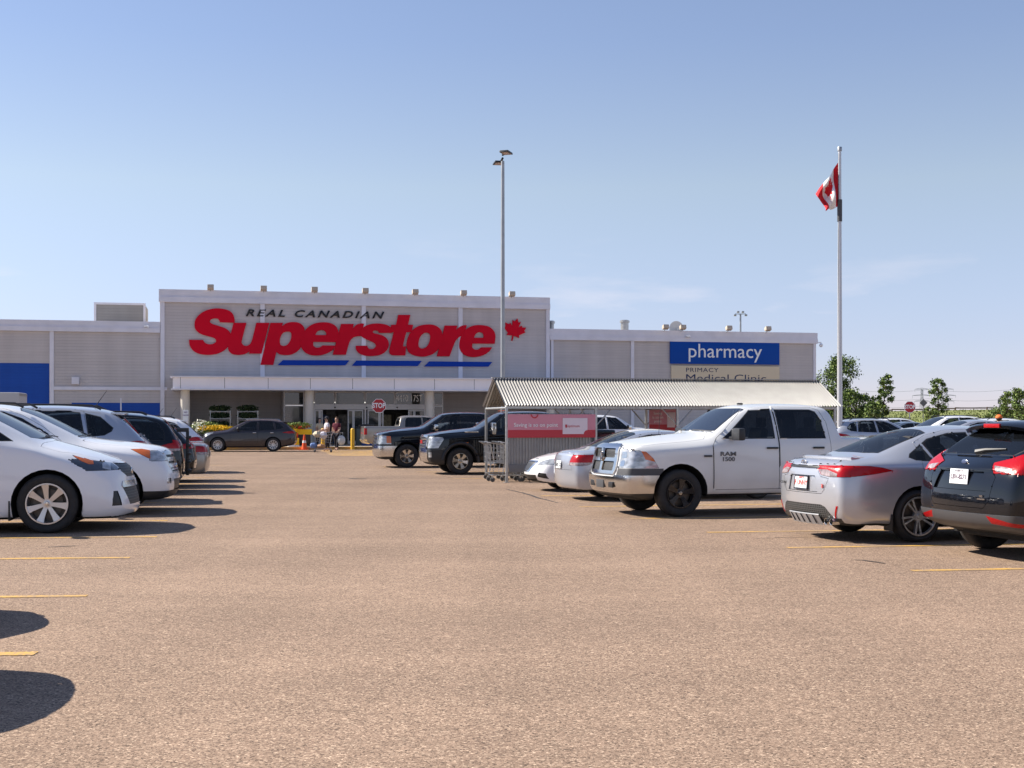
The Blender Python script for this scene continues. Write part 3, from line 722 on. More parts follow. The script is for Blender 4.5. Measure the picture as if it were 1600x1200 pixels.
def VAN(pm, **k):
    d = dict(paint=pm, fa=0.80, wb=3.0, r=0.36, ra=0.415, rr=0.245, tw=0.235, hw=0.985, yout=0.975, cab=(0.98, (2.45, 3.4, 4.2), (-0.42, 0.42)), style='seven', rimmat=M['alloy'],
      st=van_st(), fdx=[0.0, 0.05, 0.04, 0.0, -0.02, -0.03, -0.05], rdx=[-0.03, 0.03, 0.05, 0.01, 0, 0, 0], fbow=0.14, rbow=0.06,
      cuts=[
        ('windshield', M['screen'], [('T', [(1.04, -0.66), (0.93, -0.4), (0.90, 0), (0.93, 0.4), (1.04, 0.66), (1.95, 0.58), (2.02, 0.3), (2.02, -0.3), (1.95, -0.58)], 0.3)], dict(seal=0.02, pair=False)),
        ('rear_window', M['tint'], [('B', [(-0.62, 1.16), (0.62, 1.16), (0.60, 1.4), (0.54, 1.58), (-0.54, 1.58), (-0.60, 1.4)], 0.35)], dict(seal=0.02, pair=False)),
        ('quarter_window', M['glass'], [('S', [(1.20, 1.115), (1.47, 1.29), (1.57, 1.345), (1.60, 1.115)])], dict(seal=0.014)),
        ('side_window', M['glass'], [('S', [(1.64, 1.11), (1.62, 1.37), (1.98, 1.54), (2.24, 1.62), (2.62, 1.645), (2.60, 1.11)])], dict(seal=0.016)),
        ('side_window', M['glass'], [('S', [(2.70, 1.11), (2.71, 1.65), (3.74, 1.65), (3.76, 1.11)])], dict(seal=0.016)),
        ('side_window', M['glass'], [('S', [(3.84, 1.11), (3.83, 1.65), (4.35, 1.62), (4.66, 1.50), (4.78, 1.30), (4.78, 1.14)])], dict(seal=0.016)),
        ('headlight', M['lensdark'], [('S', [(0.58, 0.975), (0.43, 0.96), (0.25, 0.92), (0.08, 0.875), (-0.08, 0.84), (-0.08, 0.74), (0.06, 0.73), (0.22, 0.77), (0.42, 0.86)], 0.45), ('F', [(0.50, 0.75), (1.0, 0.75), (1.0, 0.93), (0.66, 0.86), (0.50, 0.84)], 0.3)], dict(gap=0.004, rim=0.02, pair=True,
            sub=[('turn_lamp', M['amber'], [('S', [(0.52, 0.935), (0.43, 0.93), (0.30, 0.895), (0.28, 0.83), (0.33, 0.83), (0.42, 0.87)], 0.1)], dict(push=0.002)), ('lamp_unit', M['lens'], [('S', [(0.20, 0.89), (0.12, 0.87), (0.09, 0.75), (0.18, 0.78)], 0.1)], dict(push=0.003))])),
        ('grille', meshmat('black_net', (0.1, 0.1, 0.1), (0.006, 0.006, 0.006), 22, 30, 0.3, 0.5), [('F', [(-0.36, 0.66), (0.36, 0.66), (0.49, 0.73), (0.47, 0.84), (0.2, 0.825), (-0.2, 0.825), (-0.47, 0.84), (-0.49, 0.73)], 0.1)], dict(rim=0.03, push=-0.006)),
        ('lower_grille', meshmat('black_net', (0.1, 0.1, 0.1), (0.006, 0.006, 0.006), 22, 30, 0.3, 0.5), [('F', [(-0.50, 0.32), (0.50, 0.32), (0.62, 0.56), (0.56, 0.61), (-0.56, 0.61), (-0.62, 0.56)], 0.1)], dict(rim=0.03, push=-0.008,
            sub=[('chrome_trim', M['chrome'], [('F', [(-0.62, 0.53), (0.62, 0.53), (0.6, 0.615), (-0.6, 0.615)])], dict(push=0.02, rim=0.02))])),
        ('fog_lamp', M['blackplastic'], [('F', [(0.74, 0.32), (0.85, 0.32), (0.845, 0.40), (0.82, 0.50), (0.76, 0.50)], 0.2)], dict(rim=0.02, push=-0.01, pair=True)),
        ('hood', pm, [('T', [(0.10, -0.42), (0.02, 0), (0.10, 0.42), (0.34, 0.66), (0.66, 0.80), (0.90, 0.80), (0.90, 0.62), (0.85, 0.3), (0.84, 0), (0.85, -0.3), (0.90, -0.62), (0.90, -0.80), (0.66, -0.80), (0.34, -0.66)], 0.35)], dict(gap=0.005, rim=0.01)),
        ('door', pm, [('S', [(1.50, 0.26), (1.46, 0.60), (1.44, 0.95), (1.50, 1.10), (1.50, 1.36), (1.98, 1.585), (2.24, 1.665), (2.655, 1.69), (2.65, 0.26)])], dict(gap=0.005, rim=0.015)),
        ('door', pm, [('S', [(2.65, 0.26), (2.655, 1.69), (3.79, 1.695), (3.80, 1.05), (3.72, 0.80), (3.56, 0.62), (3.5, 0.26)])], dict(gap=0.005, rim=0.015)),
        ('tail_light', M['red'], [('S', [(4.66, 1.02), (4.80, 1.06), (5.2, 1.16), (5.2, 0.92), (4.80, 0.90)], 0.45), ('B', [(0.60, 0.92), (1.0, 0.92), (1.0, 1.17), (0.74, 1.14)], 0.3)], dict(gap=0.004, rim=0.02, pair=True,
            sub=[('reverse_lamp', M['clearred'], [('S', [(4.7, 0.88), (5.2, 0.88), (5.2, 0.965), (4.7, 0.965)], 0.05), ('B', [(0.55, 0.88), (1.0, 0.88), (1.0, 0.965), (0.55, 0.965)], 0.05)], dict(push=0.002))])),
        ('tailgate', pm, [('B', [(-0.72, 0.62), (0.72, 0.62), (0.78, 0.9), (0.62, 1.14), (0.58, 1.60), (-0.58, 1.60), (-0.62, 1.14), (-0.78, 0.9)], 0.3)], dict(gap=0.006, rim=0.015)),
      ], extra=van_extra)
    k.pop('rear_style', 0); k.pop('rearonly', 0); d.update(k); return d
# ---- crossover
def suv_st():
    return [
        (0.00, 0.24, 0.72, 0.90, 0.94, 0.80, 0.78, 0.66), (0.10, 0.23, 0.80, 0.97, 1.02, 0.89, 0.86, 0.72),
        (0.35, 0.22, 0.88, 1.02, 1.07, 0.94, 0.91, 0.74), (0.80, 0.22, 0.96, 1.065, 1.12, 0.96, 0.92, 0.74),
        (1.18, 0.22, 1.01, 1.11, 1.16, 0.965, 0.92, 0.73), (1.34, 0.22, 1.04, 1.19, 1.24, 0.965, 0.92, 0.71),
        (1.70, 0.22, 1.06, 1.38, 1.43, 0.965, 0.92, 0.67), (2.06, 0.22, 1.07, 1.55, 1.60, 0.965, 0.92, 0.62),
        (2.36, 0.22, 1.08, 1.62, 1.67, 0.965, 0.92, 0.60), (2.9, 0.22, 1.09, 1.64, 1.70, 0.965, 0.92, 0.59),
        (3.5, 0.22, 1.11, 1.62, 1.68, 0.965, 0.915, 0.59), (3.95, 0.23, 1.13, 1.575, 1.63, 0.955, 0.90, 0.59),
        (4.18, 0.26, 1.14, 1.50, 1.545, 0.945, 0.885, 0.60), (4.34, 0.30, 1.14, 1.36, 1.39, 0.93, 0.87, 0.64),
        (4.50, 0.33, 1.10, 1.20, 1.22, 0.91, 0.85, 0.70), (4.62, 0.35, 1.02, 1.07, 1.08, 0.87, 0.83, 0.72), (4.68, 0.38, 0.94, 0.98, 0.99, 0.83, 0.80, 0.72)]
def suv_extra(root, P, Xp, sp):
    mirror(root, Xp(1.80), 0.94, 1.18, sp.get('mirrorm', sp['paint']), 1.1)
    for x in (2.62, 3.52): handle(P['door'], Xp(x), 0.965, 0.99, sp.get('handlem', sp['paint']))
    wiper(root, [(Xp(1.22), 0.1, 1.215), (Xp(1.24), -0.3, 1.205), (Xp(1.30), -0.62, 1.19)])
    if sp.get('rail'): rails(root, 2.1, 3.9, 0.57, 1.645, Xp, sp['rail'])
    sa = MB(); sa.box((Xp(4.17), 0, 1.545), (0.24, 1.06, 0.035), bev=0.012, rot=Matrix.Rotation(R(-4), 3, 'Y')); sa.build('spoiler', sp['paint'], root)
    if sp.get('antenna'): an = MB(); an.tube([(Xp(3.75), 0, 1.66), (Xp(3.95), 0, 1.95)], [0.008, 0.004], 6); an.build('antenna', M['blackplastic'], root)
    if sp.get('plate'): plate(root, skin_x(P, 0, 0.80, -1) - 0.012, 0, 0.80, -1, *sp['plate'])
    wr = MB(); wr.tube([(Xp(4.56), 0.0, 1.16), (Xp(4.50), 0.34, 1.2)], 0.012, 6); wr.build('rear_wiper', M['blackplastic'], root)
    e = MB(); e.ball((skin_x(P, 0, 0.72, 1), 0, 0.72), (0.03, 0.17, 0.08), 14); e.build('emblem', M['chrome'], root)
def SUV(pm, **k):
    gcol = k.pop('grille', M['chrome']); low = k.pop('low', M['blackplastic'])
    d = dict(paint=pm, fa=0.74, wb=2.84, r=0.365, ra=0.42, rr=0.235, tw=0.235, hw=0.96, yout=0.95, cab=(0.98, (2.65, 3.55), (-0.38, 0.38)), style='ten', rimmat=M['alloy'],
      st=suv_st(), fdx=[-0.06, 0.02, 0.05, 0.02, -0.02, -0.04, -0.06], rdx=[-0.04, 0.02, 0.05, 0.0, 0, 0, 0], fbow=0.11, rbow=0.07,
      cuts=[
        ('windshield', M['screen'], [('T', [(1.34, -0.62), (1.23, -0.35), (1.20, 0), (1.23, 0.35), (1.34, 0.62), (2.14, 0.545), (2.2, 0.3), (2.2, -0.3), (2.14, -0.545)], 0.3)], dict(seal=0.02, pair=False)),
        ('rear_window', M['tint'], [('B', [(-0.60, 1.19), (0.60, 1.19), (0.58, 1.36), (0.50, 1.50), (-0.50, 1.50), (-0.58, 1.36)], 0.2)], dict(seal=0.02, pair=False)),
        ('side_window', M['glass'], [('S', [(1.52, 1.095), (1.78, 1.27), (2.10, 1.46), (2.38, 1.56), (2.76, 1.585), (2.74, 1.105)])], dict(seal=0.016)),
        ('side_window', M['glass'], [('S', [(2.83, 1.11), (2.84, 1.59), (3.40, 1.58), (3.56, 1.56), (3.66, 1.14)])], dict(seal=0.016)),
        ('side_window', M['glass'], [('S', [(3.72, 1.145), (3.64, 1.555), (3.90, 1.49), (4.12, 1.30), (4.10, 1.24), (3.98, 1.17)])], dict(seal=0.016)),
        ('headlight', M['lens'], [('S', [(0.52, 0.995), (0.32, 1.0), (0.10, 0.975), (-0.1, 0.95), (-0.1, 0.81), (0.10, 0.80), (0.26, 0.86)], 0.45), ('F', [(0.56, 0.81), (0.95, 0.81), (0.95, 0.99), (0.62, 0.97), (0.57, 0.90)], 0.3)], dict(gap=0.004, rim=0.02, pair=True,
            sub=[('turn_lamp', M['amber'], [('S', [(0.52, 1.0), (0.34, 0.995), (0.24, 0.985), (0.22, 0.85), (0.26, 0.86)], 0.1)], dict(push=0.002))])),
        ('grille', gcol, [('F', [(-0.50, 0.62), (0.50, 0.62), (0.56, 0.74), (0.54, 0.95), (-0.54, 0.95), (-0.56, 0.74)], 0.1)], dict(rim=0.03, push=0.004,
            sub=[('grille_opening', M['blackplastic'], [('F', rect(0.03, 0.685, 0.53, 0.70)), ('F', rect(0.03, 0.64, 0.50, 0.665)), ('F', rect(0.12, 0.765, 0.53, 0.80)), ('F', rect(0.03, 0.86, 0.53, 0.90))], dict(push=-0.02))])),
        ('lower_grille', M['blackplastic'], [('F', [(-0.46, 0.36), (0.46, 0.36), (0.52, 0.53), (-0.52, 0.53)], 0.1)], dict(rim=0.03, push=-0.01)),
        ('fog_lamp', M['lens'], [('F', [(0.66, 0.47), (0.80, 0.47), (0.80, 0.55), (0.66, 0.55)], 0.05)], dict(rim=0.02, push=-0.01, pair=True)),
        ('sill_cladding', low, [('S', rect(-0.2, 0.1, 4.9, 0.36), 0.1), ('F', rect(-1, 0.1, 1, 0.36), 0.05), ('B', rect(-1, 0.1, 1, 0.46), 0.05)], dict(push=0.006, pair=False)),
        ('hood', pm, [('T', [(0.06, -0.50), (0.0, 0), (0.06, 0.50), (0.40, 0.70), (0.9, 0.76), (1.22, 0.74), (1.2, 0.6), (1.15, 0.3), (1.14, 0), (1.15, -0.3), (1.2, -0.6), (1.22, -0.74), (0.9, -0.76), (0.40, -0.70)], 0.35)], dict(gap=0.005, rim=0.01)),
        ('door', pm, [('S', [(1.42, 0.34), (1.40, 0.80), (1.42, 1.06), (1.78, 1.33), (2.10, 1.51), (2.38, 1.61), (2.79, 1.64), (2.785, 0.34)])], dict(gap=0.005, rim=0.015)),
        ('door', pm, [('S', [(2.785, 0.34), (2.79, 1.64), (3.40, 1.625), (3.62, 1.59), (3.73, 1.10), (3.52, 0.82), (3.30, 0.60), (3.26, 0.34)])], dict(gap=0.005, rim=0.015)),
        ('tail_light', M['red'], [('S', [(4.02, 0.99), (4.22, 1.04), (4.45, 1.075), (4.8, 1.08), (4.8, 0.95), (4.4, 0.95)], 0.45), ('B', [(0.50, 0.97), (1.0, 0.95), (1.0, 1.08), (0.62, 1.07)], 0.3)], dict(gap=0.004, rim=0.02, pair=True)),
        ('tailgate', pm, [('B', [(-0.66, 0.60), (0.66, 0.60), (0.74, 0.9), (0.60, 1.14), (0.55, 1.52), (-0.55, 1.52), (-0.60, 1.14), (-0.74, 0.9)], 0.3)], dict(gap=0.006, rim=0.015)),
      ], extra=suv_extra)
    k.pop('rear_style', 0); k.pop('rearonly', 0); d.update(k); return d
# ---- saloon
def sedan_st():
    return [
        (0.00, 0.24, 0.56, 0.66, 0.69, 0.68, 0.66, 0.56), (0.10, 0.20, 0.62, 0.72, 0.76, 0.79, 0.76, 0.64),
        (0.34, 0.17, 0.70, 0.80, 0.84, 0.865, 0.84, 0.70), (0.80, 0.17, 0.80, 0.88, 0.92, 0.89, 0.85, 0.70),
        (1.18, 0.17, 0.86, 0.94, 0.98, 0.89, 0.85, 0.68), (1.34, 0.17, 0.89, 1.00, 1.04, 0.89, 0.85, 0.66),
        (1.72, 0.17, 0.91, 1.18, 1.22, 0.89, 0.85, 0.61), (2.12, 0.17, 0.92, 1.335, 1.375, 0.89, 0.85, 0.555),
        (2.45, 0.17, 0.93, 1.38, 1.425, 0.89, 0.85, 0.54), (2.95, 0.17, 0.94, 1.375, 1.425, 0.89, 0.85, 0.535),
        (3.35, 0.17, 0.95, 1.315, 1.365, 0.89, 0.85, 0.53), (3.72, 0.18, 0.96, 1.19, 1.24, 0.89, 0.85, 0.56),
        (4.05, 0.20, 0.97, 1.055, 1.09, 0.885, 0.84, 0.62), (4.22, 0.22, 0.965, 1.02, 1.045, 0.875, 0.82, 0.66),
        (4.44, 0.20, 0.955, 1.0, 1.025, 0.85, 0.79, 0.66), (4.58, 0.21, 0.93, 0.985, 1.01, 0.80, 0.74, 0.62), (4.63, 0.22, 0.88, 0.93, 0.95, 0.755, 0.71, 0.62)]
def sedan_base(pm, rear):
    return [
        ('windshield', M['screen'], [('T', [(1.34, -0.58), (1.22, -0.3), (1.20, 0), (1.22, 0.3), (1.34, 0.58), (2.12, 0.49), (2.18, 0.25), (2.18, -0.25), (2.12, -0.49)], 0.3)], dict(seal=0.02, pair=False)),
        ('rear_window', M['tint'], [('T', [(4.02, -0.54), (4.08, -0.3), (4.09, 0), (4.08, 0.3), (4.02, 0.54), (3.5, 0.50), (3.30, 0.46), (3.24, 0.25), (3.24, -0.25), (3.30, -0.46), (3.5, -0.50)], 0.3)], dict(seal=0.024, pair=False)),
        ('side_window', M['glass'], [('S', [(1.60, 0.945), (1.86, 1.10), (2.16, 1.25), (2.44, 1.325), (2.72, 1.335), (2.70, 0.955)])], dict(seal=0.016)),
        ('side_window', M['glass'], [('S', [(2.78, 0.96), (2.79, 1.335), (3.05, 1.325), (3.36, 1.255), (3.46, 1.20), (3.38, 0.98)])], dict(seal=0.016)),
        ('side_window', M['glass'], [('S', [(3.43, 0.985), (3.50, 1.18), (3.70, 1.075), (3.74, 1.03), (3.66, 0.995)])], dict(seal=0.012)),
        ('hood', pm, [('T', [(0.04, -0.45), (-0.02, 0), (0.04, 0.45), (0.40, 0.66), (0.9, 0.70), (1.2, 0.68), (1.2, 0.58), (1.14, 0.3), (1.13, 0), (1.14, -0.3), (1.2, -0.58), (1.2, -0.68), (0.9, -0.70), (0.40, -0.66)], 0.35)], dict(gap=0.005, rim=0.01)),
        ('door', pm, [('S', [(1.46, 0.28), (1.42, 0.70), (1.46, 0.90), (1.86, 1.16), (2.16, 1.30), (2.44, 1.365), (2.75, 1.375), (2.74, 0.28)])], dict(gap=0.005, rim=0.015)),
        ('door', pm, [('S', [(2.74, 0.28), (2.75, 1.375), (3.05, 1.365), (3.36, 1.30), (3.56, 1.21), (3.60, 0.90), (3.44, 0.70), (3.26, 0.55), (3.22, 0.28)])], dict(gap=0.005, rim=0.015)),
    ] + rear
def sedan_front(lens, grille):
    return [
        ('headlight', lens, [('S', [(0.56, 0.80), (0.36, 0.79), (0.14, 0.74), (-0.1, 0.68), (-0.1, 0.60), (0.12, 0.62), (0.36, 0.69)], 0.45), ('F', [(0.44, 0.60), (0.90, 0.62), (0.90, 0.80), (0.60, 0.73), (0.46, 0.67)], 0.3)], dict(gap=0.004, rim=0.02, pair=True,
            sub=[('turn_lamp', M['amber'], [('S', [(0.56, 0.80), (0.36, 0.79), (0.30, 0.78), (0.26, 0.66), (0.36, 0.69)], 0.1)], dict(push=0.002))])),
        ('grille', grille, [('F', [(-0.24, 0.44), (0.24, 0.44), (0.42, 0.66), (0.36, 0.70), (-0.36, 0.70), (-0.42, 0.66)], 0.05)], dict(rim=0.03, push=0.004,
            sub=[('grille_opening', M['blackplastic'], [('F', [(-0.18, 0.48), (0.18, 0.48), (0.34, 0.66), (0.28, 0.68), (-0.28, 0.68), (-0.34, 0.66)])], dict(push=-0.012))])),
        ('lower_grille', M['blackplastic'], [('F', [(-0.46, 0.26), (0.46, 0.26), (0.52, 0.38), (-0.52, 0.38)], 0.05)], dict(rim=0.03, push=-0.01)),
        ('fog_lamp', M['blackplastic'], [('F', [(0.56, 0.34), (0.78, 0.30), (0.76, 0.42), (0.62, 0.44)], 0.05)], dict(rim=0.02, push=-0.012, pair=True))]
def sedan_extra(root, P, Xp, sp):
    mirror(root, Xp(1.82), 0.86, 0.98, sp['paint'], 0.9)
    for x in (2.58, 3.38): handle(P['door'], Xp(x), 0.885, 0.84, sp.get('handlem', sp['paint']))
    wiper(root, [(Xp(1.20), 0.1, 1.035), (Xp(1.22), -0.3, 1.025), (Xp(1.28), -0.55, 1.01)])
    if sp.get('rear') == 'sport': corolla_rear(root, P, Xp, sp)
    elif sp.get('plate'): plate(root, skin_x(P, 0, 0.72, -1) - 0.014, 0, 0.72, -1, *sp['plate'], tilt=8)
    if sp.get('frontemblem'):
        e = MB(); e.lathe([(0.035, 0.0), (0.05, 0.012), (0.06, 0.0)], 'X', (skin_x(P, 0, 0.58, 1), 0, 0.58), n=16); e.box((skin_x(P, 0, 0.58, 1) + 0.005, 0, 0.58), (0.02, 0.14, 0.022), bev=0.004); e.build('emblem', M['chrome'], root)
def corolla_rear(root, P, Xp, sp):
    # lip spoiler, emblem, plate in its recess, twin tailpipes, diffuser fins
    sl = MB()
    n = 14
    vs = []; fs = []
    for i in range(n + 1):
        y = lerp(-0.60, 0.60, i / n); xx = 4.60 - 0.13 * (abs(y) / 0.6) ** 2.2 - 0.05
        zt = skin_z(P, Xp(xx - 0.14), y) 
        vs += [(Xp(xx - 0.14), y, zt - 0.004), (Xp(xx), y, zt + 0.018), (Xp(xx + 0.014), y, zt + 0.008), (Xp(xx + 0.0), y, zt - 0.04)]
    for i in range(n):
        for k in range(4): fs.append((i * 4 + k, i * 4 + (k + 1) % 4, (i + 1) * 4 + (k + 1) % 4, (i + 1) * 4 + k))
    fs += [(0, 1, 2, 3), (n * 4 + 3, n * 4 + 2, n * 4 + 1, n * 4)]
    sl.faces(vs, fs); sl.build('spoiler', sp['paint'], root, 60)
    e = MB(); c = (skin_x(P, 0, 0.95, -1) - 0.006, 0, 0.955)
    for a, b in ((0.062, 0.040), (0.020, 0.038)):
        pts = [(c[0], c[1] + a * math.cos(t * PI / 8), c[2] + b * math.sin(t * PI / 8)) for t in range(17)]; e.tube(pts, 0.006, 6, cap=False)
    pts = [(c[0], c[1] + 0.045 * math.cos(t * PI / 8), c[2] + 0.018 + 0.014 * math.sin(t * PI / 8)) for t in range(17)]; e.tube(pts, 0.005, 6, cap=False)
    e.build('emblem', M['chrome'], root)
    plate(root, skin_x(P, 0, 0.70, -1) - 0.012, 0, 0.71, -1, 'F UNNY', m=M['plate'], top='ALBERTA', frame=True, size=0.085, tm=M['platered'], tilt=6)
    text_obj('badge', 'SE', 0.06, M['platered'], root, (skin_x(P, -0.46, 0.68, -1) - 0.006, -0.46, 0.68), (PI / 2, 0, -PI / 2 - 0.28), 0.003, bold=0.002)
    text_obj('badge', 'COROLLA', 0.045, M['greyplastic'], root, (skin_x(P, 0.46, 0.69, -1) - 0.006, 0.46, 0.69), (PI / 2, 0, -PI / 2 + 0.28), 0.003, bold=0.001)
    for y in (-0.60, -0.51):
        t = MB(); t.lathe([(0.03, -0.1), (0.034, 0.0), (0.040, 0.002), (0.042, -0.1)], 'X', (0, 0, 0), n=18)
        o = t.build('exhaust_tip', M['chrome'], root); o.location = (skin_x(P, y, 0.30, -1) - 0.03, y, 0.255); o.rotation_euler = (0, 0, PI)
    d = MB(); vs = []; fs = []; n = 10
    for i in range(n + 1):
        y = lerp(-0.42, 0.42, i / n); x_ = skin_x(P, y, 0.36, -1); k = 1 - 0.12 * (abs(y) > 0.4)
        vs += [(x_ - 0.012, y * k, 0.335), (x_ - 0.022, y * k, 0.325), (x_ + 0.05, y * 0.9, 0.20), (x_ + 0.09, y * 0.9, 0.20)]
    for i in range(n):
        for k in range(3): fs.append((i * 4 + k, i * 4 + k + 1, (i + 1) * 4 + k + 1, (i + 1) * 4 + k))
    d.faces(vs, fs); dif = d.build('diffuser', mat('diffuser_silver', (0.33, 0.33, 0.34), 0.45, 0.3), root, 30)
    for y in (-0.27, -0.135, 0, 0.135, 0.27):
        x_ = skin_x(P, y, 0.36, -1); d = MB(); d.box((x_ + 0.006, y, 0.268), (0.016, 0.010, 0.12), rot=Matrix.Rotation(R(-30), 3, 'Y'), bev=0.002); d.build('fin', M['greyplastic'], dif)
    for s in (1, -1):
        mf = MB(); mf.box((Xp(sp['fa'] + sp['wb'] + sp['ra'] + 0.01), s * 0.80, 0.25), (0.02, 0.18, 0.2), bev=0.004); mf.build('mud_flap', M['blackplastic'], root)
def SEDAN(pm, rear=None, front=None, **k):
    rear = rear if rear is not None else [
        ('tail_light', M['red'], [('S', [(4.12, 0.90), (4.3, 0.93), (4.8, 0.93), (4.8, 0.70), (4.45, 0.72), (4.25, 0.80)], 0.45), ('B', [(0.48, 0.72), (0.95, 0.70), (0.95, 0.93), (0.56, 0.925)], 0.3)], dict(gap=0.004, rim=0.02, pair=True,
            sub=[('reverse_lamp', M['clearred'], [('B', [(0.48, 0.70), (0.95, 0.70), (0.95, 0.775), (0.48, 0.775)], 0.05)], dict(push=0.002))])),
        ('trunk_lid', pm, [('B', [(-0.60, 0.62), (0.60, 0.62), (0.60, 0.70), (0.47, 0.74), (0.55, 0.96), (-0.55, 0.96), (-0.47, 0.74), (-0.60, 0.70)], 0.2)], dict(gap=0.005, rim=0.012))]
    d = dict(paint=pm, fa=0.76, wb=2.90, r=0.32, ra=0.37, rr=0.215, tw=0.215, hw=0.885, yout=0.88, cab=(0.80, (2.55, 3.40), (-0.36, 0.36)), style='ten', rimmat=M['alloy'],
      st=sedan_st(), fdx=[-0.05, 0.02, 0.05, 0.03, 0, -0.02, -0.05], rdx=[-0.06, 0.03, 0.05, 0.04, 0.02, 0.02, 0.0], fbow=0.20, rbow=0.12,
      cuts=sedan_base(pm, rear) + (front or sedan_front(M['lens'], M['chrome'])), extra=sedan_extra)
    k.pop('rear_style', 0); k.pop('rearonly', 0); d.update(k); return d
COROLLA_REAR = [
    ('garnish', M['blackplastic'], [('B', rect(-0.36, 0.90, 0.36, 0.922), 0.1)], dict(pair=False, push=0.003)),
    ('tail_light', M['red'], [('S', [(4.0, 0.875), (4.14, 0.915), (4.3, 0.935), (4.9, 0.945), (4.9, 0.80), (4.5, 0.805), (4.25, 0.835)], 0.45), ('B', [(0.33, 0.905), (0.42, 0.815), (0.58, 0.795), (0.95, 0.80), (0.95, 0.942), (0.33, 0.935)], 0.3)], dict(gap=0.004, rim=0.025, push=0.004, pair=True,
        sub=[('reverse_lamp', M['clearred'], [('B', [(0.37, 0.885), (0.43, 0.82), (0.57, 0.80), (0.69, 0.80), (0.69, 0.84), (0.52, 0.885)], 0.05)], dict(push=0.002))])),
    ('plate_recess', None, [('B', [(-0.36, 0.61), (0.36, 0.61), (0.30, 0.80), (-0.30, 0.80)], 0.1)], dict(rim=-0.001, push=-0.02)),
    ('trunk_lid', None, [('B', [(-0.44, 0.585), (0.44, 0.585), (0.50, 0.64), (0.56, 0.78), (0.42, 0.80), (0.33, 0.89), (0.33, 0.945), (0.58, 0.948), (0.58, 1.0), (-0.58, 1.0), (-0.58, 0.948), (-0.33, 0.945), (-0.33, 0.89), (-0.42, 0.80), (-0.56, 0.78), (-0.50, 0.64)], 0.1)], dict(gap=0.005, rim=0.012)),
    ('bumper_mesh', meshmat('honeycomb', (0.12, 0.12, 0.12), (0.005, 0.005, 0.005), 26, 40, 0.35, 0.6), [('B', [(-0.62, 0.30), (0.62, 0.30), (0.50, 0.43), (0.42, 0.455), (-0.42, 0.455), (-0.50, 0.43)], 0.05)], dict(rim=0.03, push=-0.004)),
        ('bumper_valance', M['blackplastic'], [('B', rect(-0.72, 0.15, 0.72, 0.30), 0.02)], dict(pair=False)),
    ('reflector', M['red'], [('B', [(0.625, 0.29), (0.645, 0.29), (0.715, 0.45), (0.69, 0.45)], 0.02)], dict(push=0.006, rim=0.01, pair=True)),
]
# ---- small hatchback
def hatch_st():
    return [
        (0.00, 0.24, 0.62, 0.74, 0.77, 0.70, 0.68, 0.58), (0.10, 0.20, 0.68, 0.80, 0.84, 0.80, 0.77, 0.66),
        (0.36, 0.18, 0.77, 0.88, 0.92, 0.88, 0.85, 0.70), (0.80, 0.18, 0.87, 0.96, 1.0, 0.91, 0.87, 0.70),
        (1.12, 0.18, 0.93, 1.02, 1.06, 0.91, 0.87, 0.69), (1.28, 0.18, 0.95, 1.08, 1.12, 0.91, 0.87, 0.67),
        (1.64, 0.18, 0.97, 1.25, 1.29, 0.91, 0.87, 0.62), (2.0, 0.18, 0.98, 1.385, 1.425, 0.91, 0.87, 0.575),
        (2.3, 0.18, 0.99, 1.43, 1.475, 0.91, 0.87, 0.56), (2.8, 0.18, 1.0, 1.435, 1.48, 0.91, 0.865, 0.55),
        (3.35, 0.18, 1.02, 1.405, 1.455, 0.91, 0.86, 0.545), (3.82, 0.20, 1.04, 1.335, 1.385, 0.905, 0.85, 0.54),
        (3.99, 0.23, 1.05, 1.27, 1.31, 0.90, 0.84, 0.555), (4.11, 0.27, 1.05, 1.17, 1.20, 0.885, 0.825, 0.60),
        (4.22, 0.30, 1.02, 1.08, 1.10, 0.865, 0.81, 0.66), (4.30, 0.32, 0.97, 1.01, 1.02, 0.83, 0.79, 0.68), (4.36, 0.34, 0.90, 0.94, 0.95, 0.79, 0.76, 0.68)]
